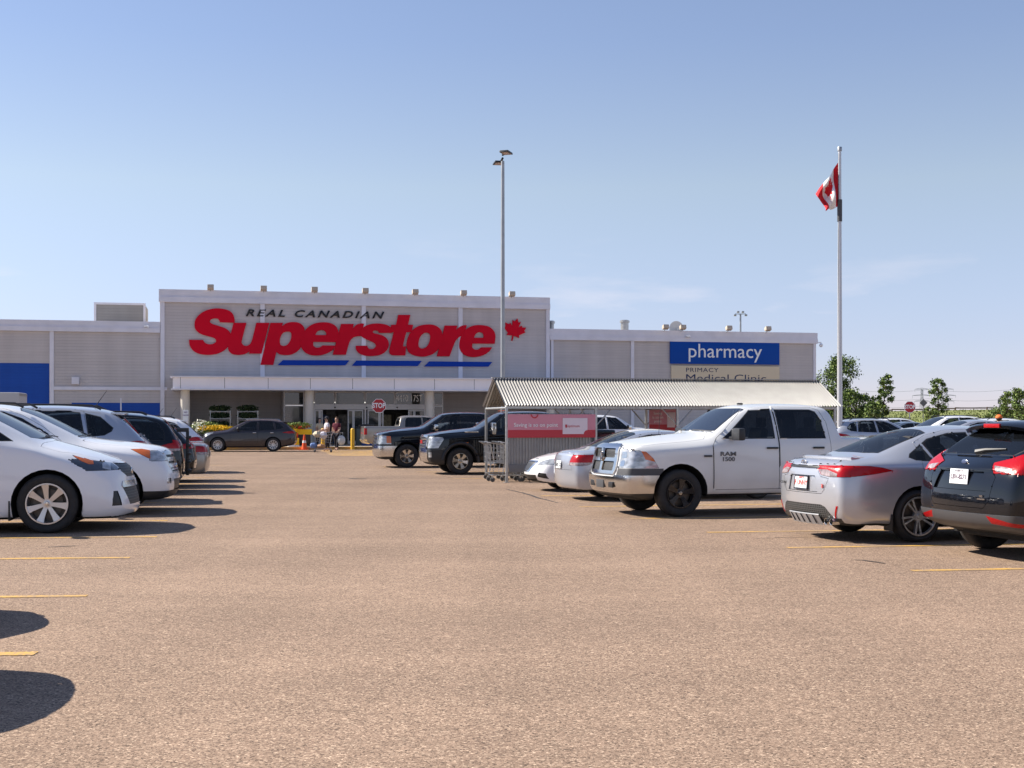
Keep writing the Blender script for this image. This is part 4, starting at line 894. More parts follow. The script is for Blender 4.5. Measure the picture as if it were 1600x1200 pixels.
def hatch_extra(root, P, Xp, sp):
    mirror(root, Xp(1.75), 0.88, 1.03, sp['paint'], 0.9)
    for x in (2.5, 3.3): handle(P['door'], Xp(x), 0.905, 0.90, sp['paint'])
    # roof spoiler with its high brake light
    n = 14; vs = []; fs = []
    for i in range(n + 1):
        y = lerp(-0.56, 0.56, i / n); k = (abs(y) / 0.56) ** 2.5
        vs += [(Xp(3.72), y, 1.43 - 0.035 * k), (Xp(4.05 - 0.08 * k), y, 1.40 - 0.05 * k), (Xp(4.07 - 0.08 * k), y, 1.38 - 0.05 * k), (Xp(4.05 - 0.08 * k), y, 1.345 - 0.05 * k), (Xp(3.80), y, 1.36 - 0.05 * k)]
    for i in range(n):
        for k in range(5): fs.append((i * 5 + k, i * 5 + (k + 1) % 5, (i + 1) * 5 + (k + 1) % 5, (i + 1) * 5 + k))
    fs += [(0, 1, 2, 3, 4), tuple(n * 5 + q for q in (4, 3, 2, 1, 0))]
    sb = MB(); sb.faces(vs, fs); spo = sb.build('spoiler', sp['paint'], root, 40)
    bl = MB(); bl.box((Xp(4.06), 0, 1.375), (0.035, 0.26, 0.042), bev=0.006); bl.build('brake_light', M['red'], spo)
    wr = MB(); wr.tube([(skin_x(P, 0.02, 1.10, -1) - 0.01, 0.02, 1.10), (skin_x(P, -0.1, 1.125, -1) - 0.015, -0.10, 1.125), (skin_x(P, -0.38, 1.14, -1) - 0.01, -0.38, 1.14)], [0.035, 0.022, 0.008], 8); wr.build('rear_wiper', M['blackplastic'], root)
    e = MB(); ex = skin_x(P, 0, 0.99, -1); e.ball((ex, 0, 1.0), (0.02, 0.115, 0.058), 16); e.build('emblem', M['chrome'], root)
    ei = MB(); ei.ball((ex - 0.008, 0, 1.0), (0.014, 0.095, 0.044), 16); ei.build('emblem_field', mat('emblem_blue', (0.06, 0.08, 0.15), 0.3), root)
    plate(root, skin_x(P, 0, 0.84, -1) - 0.014, 0, 0.85, -1, 'LBV-8271', m=M['plate'], top='ALBERTA', size=0.068, tm=mat('plate_ink', (0.12, 0.08, 0.11), 0.5), tilt=6)
    mb = MB(); bx = skin_x(P, -0.40, 0.64, -1) - 0.004; mb.box((bx, -0.40, 0.665), (0.012, 0.05, 0.022)); mb.box((bx, -0.40, 0.635), (0.012, 0.12, 0.014)); mb.build('badge', M['chrome'], root)
HATCH_CUTS = lambda pm: [
    ('windshield', M['screen'], [('T', [(1.28, -0.58), (1.16, -0.3), (1.14, 0), (1.16, 0.3), (1.28, 0.58), (2.02, 0.50), (2.08, 0.25), (2.08, -0.25), (2.02, -0.50)], 0.3)], dict(seal=0.02, pair=False)),
    ('rear_window', M['tint'], [('B', [(-0.58, 1.075), (0.58, 1.075), (0.64, 1.12), (0.60, 1.22), (0.49, 1.345), (-0.49, 1.345), (-0.60, 1.22), (-0.64, 1.12)], 0.12)], dict(seal=0.022, pair=False)),
    ('side_window', M['glass'], [('S', [(1.54, 0.995), (1.80, 1.17), (2.06, 1.30), (2.32, 1.375), (2.62, 1.385), (2.60, 1.01)])], dict(seal=0.016)),
    ('side_window', M['glass'], [('S', [(2.68, 1.015), (2.69, 1.385), (3.1, 1.37), (3.34, 1.33), (3.40, 1.06)])], dict(seal=0.016)),
    ('side_window', M['glass'], [('S', [(3.45, 1.065), (3.40, 1.32), (3.66, 1.24), (3.82, 1.13), (3.78, 1.09)])], dict(seal=0.014)),
    ('tail_light', M['red'], [('S', [(3.74, 1.0), (3.95, 1.09), (4.5, 1.11), (4.5, 0.89), (4.1, 0.89), (3.86, 0.94)], 0.45), ('B', [(0.42, 1.0), (0.50, 0.90), (0.92, 0.885), (0.92, 1.112), (0.70, 1.105), (0.60, 1.05)], 0.25)], dict(gap=0.004, rim=0.025, push=0.006, pair=True,
        sub=[('reverse_lamp', M['clearred'], [('B', [(0.47, 0.975), (0.53, 0.915), (0.68, 0.905), (0.71, 0.95), (0.60, 0.965)], 0.05)], dict(push=0.002))])),
    ('plate_recess', pm, [('B', [(-0.44, 0.72), (0.44, 0.72), (0.36, 0.905), (-0.36, 0.905)], 0.1)], dict(push=-0.022)),
    ('tailgate', pm, [('B', [(-0.42, 0.54), (0.42, 0.54), (0.50, 0.62), (0.54, 0.86), (0.42, 0.99), (0.60, 1.06), (-0.60, 1.06), (-0.42, 0.99), (-0.54, 0.86), (-0.50, 0.62)], 0.1)], dict(gap=0.005, rim=0.012)),
    ('reflector', M['red'], [('B', [(0.46, 0.475), (0.50, 0.40), (0.84, 0.37), (0.86, 0.40)], 0.02)], dict(push=0.012, rim=0.01, pair=True)),
    ('bumper_step', M['greyplastic'], [('B', rect(-0.95, 0.385, 0.95, 0.485), 0.02), ('S', rect(4.05, 0.385, 4.6, 0.485), 0.02)], dict(push=0.012, rim=0.02, pair=False)),
    ('bumper_valance', M['greyplastic'], [('B', rect(-0.95, 0.15, 0.95, 0.385), 0.01), ('S', rect(4.05, 0.15, 4.6, 0.385), 0.02)], dict(pair=False)),
    ('hood', pm, [('T', [(0.04, -0.45), (-0.02, 0), (0.04, 0.45), (0.40, 0.66), (1.15, 0.68), (1.08, 0.3), (1.07, 0), (1.08, -0.3), (1.15, -0.68), (0.40, -0.66)], 0.35)], dict(gap=0.005, rim=0.01)),
    ('door', pm, [('S', [(1.42, 0.28), (1.38, 0.70), (1.42, 0.97), (1.80, 1.21), (2.06, 1.345), (2.32, 1.415), (2.65, 1.425), (2.64, 0.28)])], dict(gap=0.005, rim=0.015)),
    ('door', pm, [('S', [(2.64, 0.28), (2.65, 1.425), (3.1, 1.41), (3.40, 1.36), (3.46, 1.0), (3.30, 0.75), (3.14, 0.58), (3.1, 0.28)])], dict(gap=0.005, rim=0.015)),
    ('headlight', M['lens'], [('S', [(0.56, 0.88), (0.1, 0.84), (-0.1, 0.76), (-0.1, 0.68), (0.12, 0.70)], 0.45), ('F', [(0.44, 0.68), (0.90, 0.70), (0.90, 0.86), (0.46, 0.76)], 0.3)], dict(gap=0.004, rim=0.02, pair=True)),
    ('grille', M['blackplastic'], [('F', [(-0.42, 0.34), (0.42, 0.34), (0.48, 0.60), (-0.48, 0.60)], 0.05)], dict(rim=0.03, push=-0.004)),
]
def HATCH(pm, **k):
    d = dict(paint=pm, fa=0.78, wb=2.78, r=0.325, ra=0.375, rr=0.215, tw=0.215, hw=0.905, yout=0.90, cab=(0.86, (2.5, 3.3), (-0.36, 0.36)), style='ten', rimmat=M['alloy'],
      st=hatch_st(), fdx=[-0.05, 0.02, 0.05, 0.03, 0, -0.02, -0.05], rdx=[-0.03, 0.05, 0.07, 0.03, 0.0, 0.0, 0.0], fbow=0.20, rbow=0.10, cuts=HATCH_CUTS(pm), extra=hatch_extra)
    k.pop('rear_style', 0); k.pop('rearonly', 0); d.update(k); return d

# ---- heavy duty black pickups
def hd_front(kind):
    if kind == 'older':   # three chrome bars over a dark mesh, lamp with amber corner
        return [
            ('bumper', M['chrome'], [('F', [(-1.01, 0.40), (1.01, 0.40), (1.01, 0.76), (-1.01, 0.76)], 0.2), ('S', rect(-0.2, 0.40, 0.58, 0.76), 0.3)], dict(push=0.03, rim=0.05, pair=False)),
            ('air_dam', M['blackplastic'], [('F', rect(-1.02, 0.1, 1.02, 0.40), 0.1), ('S', rect(-0.2, 0.1, 0.62, 0.40), 0.2)], dict(rim=0.02, pair=False)),
            ('grille', M['chrome'], [('F', [(-0.56, 0.78), (0.56, 0.78), (0.60, 0.84), (0.58, 1.17), (-0.58, 1.17), (-0.60, 0.84)], 0.12)], dict(push=0.03, rim=0.06,
                sub=[('grille_mesh', M['blackplastic'], [('F', rect(-0.52, 0.82, 0.52, 0.89)), ('F', rect(-0.52, 0.93, 0.52, 1.0)), ('F', rect(-0.52, 1.04, 0.52, 1.11))], dict(push=-0.03))])),
            ('headlight', M['lens'], [('F', rect(0.64, 0.82, 1.02, 1.12), 0.2), ('S', [(-0.1, 0.82), (0.36, 0.82), (0.34, 1.10), (-0.1, 1.13)], 0.4)], dict(rim=0.03, gap=0.004, pair=True,
                sub=[('turn_lamp', M['amber'], [('S', rect(0.19, 0.86, 0.36, 1.10), 0.1)], dict(push=0.002))]))]
    return [
        ('bumper', M['chrome'], [('F', [(-0.72, 0.40), (0.72, 0.40), (0.80, 0.62), (0.72, 0.76), (-0.72, 0.76), (-0.80, 0.62)], 0.1)], dict(push=0.03, rim=0.05, pair=False)),
        ('bumper_corner', M['blackplastic'], [('F', rect(0.72, 0.40, 1.02, 0.76), 0.1), ('S', rect(-0.2, 0.40, 0.50, 0.76), 0.3)], dict(push=0.012, rim=0.04, pair=True,
            sub=[('fog_lamp', M['lens'], [('F', rect(0.86, 0.53, 0.94, 0.68), 0.05)], dict(push=0.012, rim=0.02))])),
        ('air_dam', M['blackplastic'], [('F', rect(-1.02, 0.1, 1.02, 0.40), 0.1), ('S', rect(-0.2, 0.1, 0.62, 0.40), 0.2)], dict(rim=0.02, pair=False)),
        ('grille', M['chrome'], [('F', [(-0.60, 0.76), (0.60, 0.76), (0.64, 0.84), (0.62, 1.18), (-0.62, 1.18), (-0.64, 0.84)], 0.1)], dict(push=0.04, rim=0.06,
            sub=[('grille_mesh', M['greyplastic'], [('F', rect(-0.55, 0.81, 0.55, 0.86)), ('F', rect(-0.55, 0.90, 0.55, 0.95)), ('F', rect(-0.55, 0.99, 0.55, 1.04)), ('F', rect(-0.55, 1.08, 0.55, 1.13))], dict(push=-0.03))])),
        ('headlight', M['lens'], [('F', rect(0.67, 0.80, 1.02, 1.15), 0.2), ('S', [(-0.1, 0.80), (0.22, 0.80), (0.40, 1.08), (0.36, 1.14), (-0.1, 1.16)], 0.4)], dict(rim=0.03, gap=0.004, pair=True))]
def gmc_extra(root, P, Xp, sp):
    tow = sp['kind'] == 'newer'
    pickup_mirror(root, Xp, M['chrome'], tow)
    for x in (2.62, 3.52): handle(P['door'], Xp(x), 0.985, 1.16, sp['paint'], 0.2)
    text_obj('badge', 'GMC', 0.13, mat('badge_red', (0.5, 0.01, 0.01), 0.3), P['grille'][0], (skin_x(P, 0, 0.97, 1) + 0.004, 0, 0.98), (PI / 2, 0, PI / 2), 0.006, bold=0.004, xs=1.3)
    if tow:
        for s in (1, -1):
            v = MB(); v.box((Xp(1.25), s * 0.955, 1.30), (0.42, 0.03, 0.05), bev=0.012); v.build('vent', M['chrome'], root)
            mk = MB(); mk.box((Xp(1.03), s * 1.0, 0.965), (0.22, 0.02, 0.03), bev=0.005); mk.build('side_marker', M['amber'], root)
            ft = MB(); pts = [(Xp(sp['fa'] + 0.55 * math.cos(a)), s * 1.015, sp['r'] + 0.55 * math.sin(a)) for a in [R(d) for d in range(-4, 186, 10)]]
            ft.tube(pts, 0.042, 8); ft.build('wheel_flare', M['blackplastic'], root)
            for i in (-1, 0, 1):
                pass
        mk = MB()
        for y in (-0.4, -0.2, 0, 0.2, 0.4):
            mk = MB(); mk.box((Xp(2.42), y, 1.945), (0.1, 0.05, 0.03), bev=0.01); mk.build('roof_marker', M['amber'], root)
    rl = MB()
    for s in (1, -1):
        rl = MB(); rl.tube([(Xp(1.7), s * 0.93, 0.40), (Xp(1.8), s * 1.0, 0.36), (Xp(3.7), s * 1.0, 0.36), (Xp(3.8), s * 0.93, 0.40)], 0.035, 8); rl.build('side_step', M['chrome'], root)
def PICKUP(pm, kind='older', **k):
    d = dict(paint=pm, fa=0.90, wb=3.68, r=0.41, ra=0.49, rr=0.24, tw=0.27, hw=1.0, yout=0.985, cab=(1.20, (2.60, 3.55), (-0.42, 0.42)), style='six', rimmat=M['chrome'], kind=kind,
        st=pickup_stations(5.85, 1.36), fdx=[-0.12, 0.02, 0.06, 0.0, -0.01, 0.0, -0.02], rdx=[-0.1, 0.02, 0.0, -0.02, -0.02, -0.02, -0.02], fbow=0.10, rbow=0.02,
        cuts=pickup_common(pm) + hd_front(kind) + [
            ('hood', pm, [('T', [(0.08, -0.60), (0.05, 0.0), (0.08, 0.60), (0.25, 0.84), (1.40, 0.80), (1.52, 0.60), (1.53, 0), (1.52, -0.60), (1.40, -0.80), (0.25, -0.84)], 0.5)], dict(gap=0.006, rim=0.015)),
            ('tail_light', M['red'], [('S', rect(5.70, 0.92, 5.95, 1.26), 0.2), ('B', rect(0.82, 0.92, 1.02, 1.26), 0.2)], dict(gap=0.004, rim=0.02, pair=True)),
            ('tailgate', pm, [('B', rrect(-0.80, 0.72, 0.80, 1.30, 0.03), 0.3)], dict(gap=0.007, rim=0.02)),
            ('rear_bumper', M['chrome'], [('B', rect(-1.0, 0.46, 1.0, 0.68), 0.1)], dict(push=0.05, rim=0.05, pair=False)),
            ('bed_cover', M['blackplastic'], [('T', rect(4.12, -0.86, 5.76, 0.86), 0.5)], dict(push=-0.03)),
        ], extra=gmc_extra)
    k.pop('rear_style', 0); k.pop('rearonly', 0); d.update(k); return d
# ------------------------------------------------------------------ ground
def asphalt_mat():
    m = mat('asphalt', (0.2, 0.16, 0.13), 0.88); nt = m.node_tree; b = nt.nodes['Principled BSDF']; b.inputs['Specular IOR Level'].default_value = 0.25
    N = nt.nodes.new; L = nt.links.new; tc = N('ShaderNodeTexCoord')
    def noise(sc, det=4, ro=0.55):
        n = N('ShaderNodeTexNoise'); n.inputs['Scale'].default_value = sc; n.inputs['Detail'].default_value = det; n.inputs['Roughness'].default_value = ro; L(tc.outputs['Object'], n.inputs['Vector']); return n
    vo = N('ShaderNodeTexVoronoi'); vo.inputs['Scale'].default_value = 95; L(tc.outputs['Object'], vo.inputs['Vector'])
    sp = N('ShaderNodeSeparateColor'); L(vo.outputs['Color'], sp.inputs[0])
    r1 = N('ShaderNodeValToRGB'); e = r1.color_ramp.elements
    e[0].position = 0.0; e[0].color = (0.085, 0.060, 0.043, 1); e[1].position = 1.0; e[1].color = (0.52, 0.385, 0.275, 1)
    for p, c in ((0.10, (0.184, 0.123, 0.087, 1)), (0.5, (0.267, 0.182, 0.127, 1)), (0.88, (0.337, 0.236, 0.169, 1))):
        x = r1.color_ramp.elements.new(p); x.color = c
    L(sp.outputs[0], r1.inputs['Fac'])
    mapp = N('ShaderNodeMapping'); mapp.inputs['Scale'].default_value = (0.35, 1, 1); L(tc.outputs['Object'], mapp.inputs['Vector'])
    big = N('ShaderNodeTexNoise'); big.inputs['Scale'].default_value = 0.55; big.inputs['Detail'].default_value = 7; big.inputs['Roughness'].default_value = 0.6; L(mapp.outputs[0], big.inputs['Vector'])
    med = noise(7.0, 5)
    def rng(n, a, b_, lo=0.3, hi=0.7):
        r = N('ShaderNodeMapRange'); r.inputs['From Min'].default_value = lo; r.inputs['From Max'].default_value = hi; r.inputs['To Min'].default_value = a; r.inputs['To Max'].default_value = b_; L(n.outputs['Fac'], r.inputs['Value']); return r
    m1 = N('ShaderNodeVectorMath'); m1.operation = 'SCALE'; L(r1.outputs['Color'], m1.inputs[0]); L(rng(big, 0.90, 1.18).outputs[0], m1.inputs['Scale'])
    m2 = N('ShaderNodeVectorMath'); m2.operation = 'SCALE'; L(m1.outputs[0], m2.inputs[0]); L(rng(med, 0.90, 1.10).outputs[0], m2.inputs['Scale'])
    pit = noise(70, 2, 0.5); pr = rng(pit, 1.0, 0.22, 0.60, 0.67); m3 = N('ShaderNodeVectorMath'); m3.operation = 'SCALE'; L(m2.outputs[0], m3.inputs[0]); L(pr.outputs[0], m3.inputs['Scale']); m2 = m3
    gr = noise(26, 3, 0.6); gg = N('ShaderNodeVectorMath'); gg.operation = 'SCALE'; L(m2.outputs[0], gg.inputs[0]); L(rng(gr, 0.84, 1.18).outputs[0], gg.inputs['Scale']); m2 = gg
    # wheel-polished lanes, a little paler, running along the aisle
    ml = N('ShaderNodeMapping'); ml.inputs['Rotation'].default_value = (0, 0, R(13)); ml.inputs['Scale'].default_value = (0.9, 0.05, 1); L(tc.outputs['Object'], ml.inputs['Vector'])
    ln_ = N('ShaderNodeTexNoise'); ln_.inputs['Scale'].default_value = 0.8; ln_.inputs['Detail'].default_value = 4; L(ml.outputs[0], ln_.inputs['Vector'])
    m4 = N('ShaderNodeVectorMath'); m4.operation = 'SCALE'; L(m2.outputs[0], m4.inputs[0]); L(rng(ln_, 0.98, 1.16).outputs[0], m4.inputs['Scale']); m2 = m4
    # dark oil drips
    spot = noise(1.4, 3, 0.5); sr = rng(spot, 0.0, 1.0, 0.70, 0.78); mx = N('ShaderNodeMix'); mx.data_type = 'RGBA'; mx.inputs['B'].default_value = (0.075, 0.062, 0.055, 1)
    sm = N('ShaderNodeMath'); sm.operation = 'MULTIPLY'; sm.inputs[1].default_value = 0.35; L(sr.outputs[0], sm.inputs[0]); L(sm.outputs[0], mx.inputs['Factor']); L(m2.outputs[0], mx.inputs['A']); L(mx.outputs['Result'], b.inputs['Base Color'])
    bp = N('ShaderNodeBump'); bp.inputs['Strength'].default_value = 1.0; bp.inputs['Distance'].default_value = 0.013
    L(sp.outputs[1], bp.inputs['Height']); L(bp.outputs[0], b.inputs['Normal'])
    return m
def sheet(name, pts, z, m, kind='structure', label=None, cat=None):
    mb = MB(); mb.faces([(p[0], p[1], z) for p in pts], [tuple(range(len(pts)))]); o = mb.build(name, m, smooth=None); tag(o, label, cat, kind=kind); return o
grassm = mat('field_grass', (0.11, 0.135, 0.035), 0.95, noise=0.35, nscale=0.5)
sheet('ground', [(-900, -60), (900, -60), (900, 3000), (-900, 3000)], -0.06, grassm)
asph = asphalt_mat()
sheet('parking_lot', [(-120, -40), (140, -40), (140, 112), (-120, 112)], 0.0, asph)

TH = R(13.0); U = Vector((math.cos(TH), math.sin(TH), 0)); W = Vector((-math.sin(TH), math.cos(TH), 0))
yel = mat('lane_yellow', (0.60, 0.33, 0.06), 0.8)
def worn(m, c1, c2, lo=0.40, hi=0.60):
    nt = m.node_tree; b = nt.nodes['Principled BSDF']; tc = nt.nodes.new('ShaderNodeTexCoord'); mx = nt.nodes.new('ShaderNodeMix'); mx.data_type = 'RGBA'
    mx.inputs['A'].default_value = (*c1, 1); mx.inputs['B'].default_value = (*c2, 1); s_ = []
    for sc_, dt in ((1.7, 6), (38.0, 3)):
        n = nt.nodes.new('ShaderNodeTexNoise'); n.inputs['Scale'].default_value = sc_; n.inputs['Detail'].default_value = dt; nt.links.new(tc.outputs['Object'], n.inputs['Vector']); s_.append(n)
    ad = nt.nodes.new('ShaderNodeMath'); ad.operation = 'ADD'; nt.links.new(s_[0].outputs['Fac'], ad.inputs[0]); nt.links.new(s_[1].outputs['Fac'], ad.inputs[1])
    r = nt.nodes.new('ShaderNodeMapRange'); r.inputs['From Min'].default_value = 2 * lo; r.inputs['From Max'].default_value = 2 * hi; r.inputs['To Max'].default_value = 0.85; nt.links.new(ad.outputs[0], r.inputs['Value'])
    nt.links.new(r.outputs[0], mx.inputs['Factor']); nt.links.new(mx.outputs['Result'], b.inputs['Base Color'])
worn(yel, (0.64, 0.36, 0.06), (0.30, 0.21, 0.14), 0.45, 0.56)
def line(px, py, length, ang, w=0.125, name='stall_line'):
    g = G(px, py); d = Vector((math.cos(R(ang)), math.sin(R(ang)), 0)); n = Vector((-d.y, d.x, 0)) * w / 2; e = g + d * length
    mb = MB(); k = max(2, int(abs(length) / 0.6)); vs = []; fs = []
    for i in range(k + 1):
        p = g.lerp(e, i / k); a = n * (1 + rnd.uniform(-0.10, 0.10)); vs += [(p.x - a.x, p.y - a.y, 0.004), (p.x + a.x, p.y + a.y, 0.004)]
        if i: fs.append((2 * i - 2, 2 * i, 2 * i + 1, 2 * i - 1))
    mb.faces(vs, fs); o = mb.build(name, yel, smooth=None); tag(o, kind='structure')
for px, py in ((203, 871.5), (136, 931.3), (56, 1021.5), (245, 839), (262, 813.5), (283, 798), (300, 785), (318, 768), (325, 756), (335, 746), (342, 736), (350, 727)): line(px, py, -6.0, 5)
for px, py in ((1425, 892), (1230, 856), (1105, 832), (985, 810.5), (905, 792), (845, 775), (700, 748), (650, 737.5), (600, 729)): line(px, py, 6.0, 8.5 if py > 800 else 11)
dk = mat('tar_crack', (0.035, 0.03, 0.028), 0.7)
def crack(pts, w=0.03):
    mb = MB(); vs = []; fs = []; P = [G(*p) for p in pts]; Q = []
    for a, b in zip(P, P[1:]):
        for k in range(6): Q.append(a.lerp(b, k / 6) + Vector((rnd.uniform(-0.02, 0.02), rnd.uniform(-0.03, 0.03), 0)))
    Q.append(P[-1])
    for i, p in enumerate(Q):
        d = (Q[min(i + 1, len(Q) - 1)] - Q[max(i - 1, 0)]).normalized(); n = Vector((-d.y, d.x, 0)) * w * (0.3 + 0.7 * math.sin(PI * (i + 0.5) / len(Q)))
        vs += [(p.x - n.x, p.y - n.y, 0.0045), (p.x + n.x, p.y + n.y, 0.0045)]
        if i: fs.append((2 * i - 2, 2 * i, 2 * i + 1, 2 * i - 1))
    mb.faces(vs, fs); tag(mb.build('pavement_crack', dk, smooth=None), kind='structure')
crack([(789, 764), (815, 770), (845, 779), (872, 786)], 0.03); crack([(76, 855.5), (100, 853.8), (123, 853.2)], 0.022); crack([(1336, 874.5), (1360, 877.5), (1384, 881)], 0.022); crack([(1180, 842), (1215, 840), (1262, 840)], 0.012)
crack([(545, 747.5), (560, 748.5), (572, 748)], 0.12)

# ------------------------------------------------------------------ the store
B0 = Vector((590 - 800, 0, 0)) * 0; _Y0 = 76.4; B0 = Vector(((590 - 800) / F * _Y0, _Y0, 0))
NF = Vector((math.sin(TH), -math.cos(TH), 0))
def fac(px, py, off=0.0):
    """(distance along the facade, height) of what the photo shows at this pixel, off metres in front of the wall"""
    d = Vector(((px - 800) / F, 1, (HZ - py) / F)); t = (B0.dot(NF) + off) / d.dot(NF)
    p = d * t; return ((p - B0).dot(U), p.z + HC)
def S(px, off=0.0): return fac(px, 656, off)[0]
def Z(px, py, off=0.0): return fac(px, py, off)[1]
def siding_mat(name, col):
    m = mat(name, col, 0.55, spec=0.3); nt = m.node_tree; b = nt.nodes['Principled BSDF']; N = nt.nodes.new; L = nt.links.new
    tc = N('ShaderNodeTexCoord'); sp = N('ShaderNodeSeparateXYZ'); L(tc.outputs['Object'], sp.inputs[0])
    a = N('ShaderNodeMath'); a.operation = 'MULTIPLY'; a.inputs[1].default_value = 6.0; L(sp.outputs['Z'], a.inputs[0])
    f = N('ShaderNodeMath'); f.operation = 'FRACT'; L(a.outputs[0], f.inputs[0])
    mp = N('ShaderNodeMapping'); mp.inputs['Scale'].default_value = (0.25, 0.25, 3); L(tc.outputs['Object'], mp.inputs['Vector'])
    n = N('ShaderNodeTexNoise'); n.inputs['Scale'].default_value = 1.3; n.inputs['Detail'].default_value = 8; L(mp.outputs[0], n.inputs['Vector'])
    mp2 = N('ShaderNodeMapping'); mp2.inputs['Scale'].default_value = (1.4, 1.4, 0.12); L(tc.outputs['Object'], mp2.inputs['Vector'])
    n2 = N('ShaderNodeTexNoise'); n2.inputs['Scale'].default_value = 1.0; n2.inputs['Detail'].default_value = 6; L(mp2.outputs[0], n2.inputs['Vector'])
    r = N('ShaderNodeMapRange'); r.inputs['To Min'].default_value = 0.94; r.inputs['To Max'].default_value = 1.05; r.inputs['From Min'].default_value = 0.25; r.inputs['From Max'].default_value = 0.75; L(n.outputs['Fac'], r.inputs['Value'])
    r2 = N('ShaderNodeMapRange'); r2.inputs['To Min'].default_value = 0.93; r2.inputs['To Max'].default_value = 1.07; r2.inputs['From Min'].default_value = 0.3; r2.inputs['From Max'].default_value = 0.7; L(n2.outputs['Fac'], r2.inputs['Value'])
    g = N('ShaderNodeMath'); g.operation = 'GREATER_THAN'; g.inputs[1].default_value = 0.22; L(f.outputs[0], g.inputs[0])
    r3 = N('ShaderNodeMapRange'); r3.inputs['To Min'].default_value = 0.94; r3.inputs['To Max'].default_value = 1.0; L(g.outputs[0], r3.inputs['Value'])
    q = N('ShaderNodeMath'); q.operation = 'MULTIPLY'; L(r.outputs[0], q.inputs[0]); L(r2.outputs[0], q.inputs[1])
    q2 = N('ShaderNodeMath'); q2.operation = 'MULTIPLY'; L(q.outputs[0], q2.inputs[0]); L(r3.outputs[0], q2.inputs[1])
    v = N('ShaderNodeVectorMath'); v.operation = 'SCALE'; v.inputs[0].default_value = col; L(q2.outputs[0], v.inputs['Scale']); L(v.outputs[0], b.inputs['Base Color'])
    bp = N('ShaderNodeBump'); bp.inputs['Distance'].default_value = 0.02; bp.inputs['Strength'].default_value = 0.6; L(f.outputs[0], bp.inputs['Height']); L(bp.outputs[0], b.inputs['Normal'])
    return m
side = siding_mat('metal_siding', (0.52, 0.485, 0.475))
blue = siding_mat('blue_siding', (0.003, 0.065, 0.36))
trim = mat('trim_paint', (0.70, 0.69, 0.74), 0.45, noise=0.06, nscale=1.5)
fasc = mat('canopy_panel', (0.82, 0.80, 0.84), 0.4, noise=0.04, nscale=1)
colm = mat('column_paint', (0.56, 0.52, 0.46), 0.6, noise=0.06, nscale=2)
mull = mat('window_frame', (0.50, 0.49, 0.50), 0.4, 0.3)
storeglass = mat('store_glass', (0.03, 0.034, 0.036), 0.04, 0, 0, 1.0, noise=0.5, nscale=0.6)
store = empty('store_building', B0, TH)
tag(store, 'long grey sided superstore with tall entrance block, white canopy and blue wall panels', 'building')
def SB(name, s0, s1, z0, z1, y0, y1, m, parent=store, bev=0.0):
    """box on the store; y measured in front of the wall (positive towards the car park)"""
    mb = MB(); mb.box(((s0 + s1) / 2, -(y0 + y1) / 2, (z0 + z1) / 2), (s1 - s0, abs(y1 - y0), z1 - z0), bev=bev)
    return mb.build(name, m, parent)
sL, sT0, sT1, sR = S(-140), S(250), S(857), S(1275)
zW1 = Z(248, 503); zT = 8.98; zR = Z(1100, 517.5)
zc1, zc0 = Z(400, 588.5, 3.2), Z(400, 609.5, 3.2)          # canopy fascia
SB('left_wing_wall', sL, sT0, 0, zW1 - 0.02, 0, -50, side)
SB('right_wing_wall', sT1, sR, 0, zR - 0.02, 0, -50, side)
# entrance block in pieces round the glazed opening
oS0, oS1, oZ = S(490.5), S(664.5), Z(600, 611)
SB('tower_wall', sT0, sT1, oZ, zT - 0.02, 0.05, -20, side)
b1, b2, b3, b4 = S(443), S(475), S(677), S(692)
rc0, rc1, RD = S(283), S(852), 3.2       # the walls under the canopy stand back
SB('tower_wall', sT0, rc0, 0, oZ, 0.05, -20, side); SB('tower_wall', rc1, sT1, 0, oZ, 0.05, -20, side)
SB('recess_wall', rc0, b1, 0, oZ, -RD, -20, side); SB('recess_wall', b4, rc1, 0, oZ, -RD, -20, side)
SB('return_wall', b1, b1 + 0.12, 0, oZ, -0.02, -RD, side); SB('return_wall', b4 - 0.12, b4, 0, oZ, -0.02, -RD, side)
SB('pier', b2 , oS0, 0, oZ, 0.05, -1.0, colm); SB('pier', oS1, b3, 0, oZ, 0.05, -1.0, colm)
# parapet bands
for s0, s1, zt, h1, h2, y in ((sL, sT0, zW1, 0.36, 0.62, 0.0), (sT0 - 0.06, sT1 + 0.06, zT, 0.42, 0.72, 0.05), (sT1 + 0.06, sR + 0.06, zR, 0.42, 0.68, 0.0)):
    SB('parapet_cap', s0, s1, zt - h1, zt, y + 0.10, y - 0.5, trim); SB('parapet_band', s0, s1, zt - h2, zt - h1 - 0.002, y + 0.16, y - 0.4, trim)
# pilaster strips
for px, z1, w, y in ((81, zW1 - 0.62, 0.22, 0), (254, zT - 0.72, 0.22, 0.05), (410, zT - 0.72, 0.25, 0.05), (568, zT - 0.72, 0.25, 0.05), (719, zT - 0.72, 0.25, 0.05), (855.5, zT - 0.72, 0.22, 0.05), (862.5, zR - 0.68, 0.16, 0), (988, zR - 0.68, 0.2, 0), (1272, zR - 0.68, 0.14, 0)):
    s = S(px); SB('pilaster', s - w / 2, s + w / 2, zc1 - 0.05 if px in (410, 568, 719) else 0, z1, y + 0.08, y - 0.002, trim)
SB('rail_trim', S(84), sT0 + 0.4, Z(170, 609.5), Z(170, 604.5), 0.10, 0.0, trim)
SB('blue_panel', sL, S(77), 0.3, Z(40, 567.5), 0.025, -0.01, blue)
SB('blue_panel', S(112), S(250.5), 0.3, Z(200, 629.5), 0.025, -0.01, blue)
SB('service_door', S(188), S(190), 0.1, Z(188, 622), 0.05, 0.026, trim)
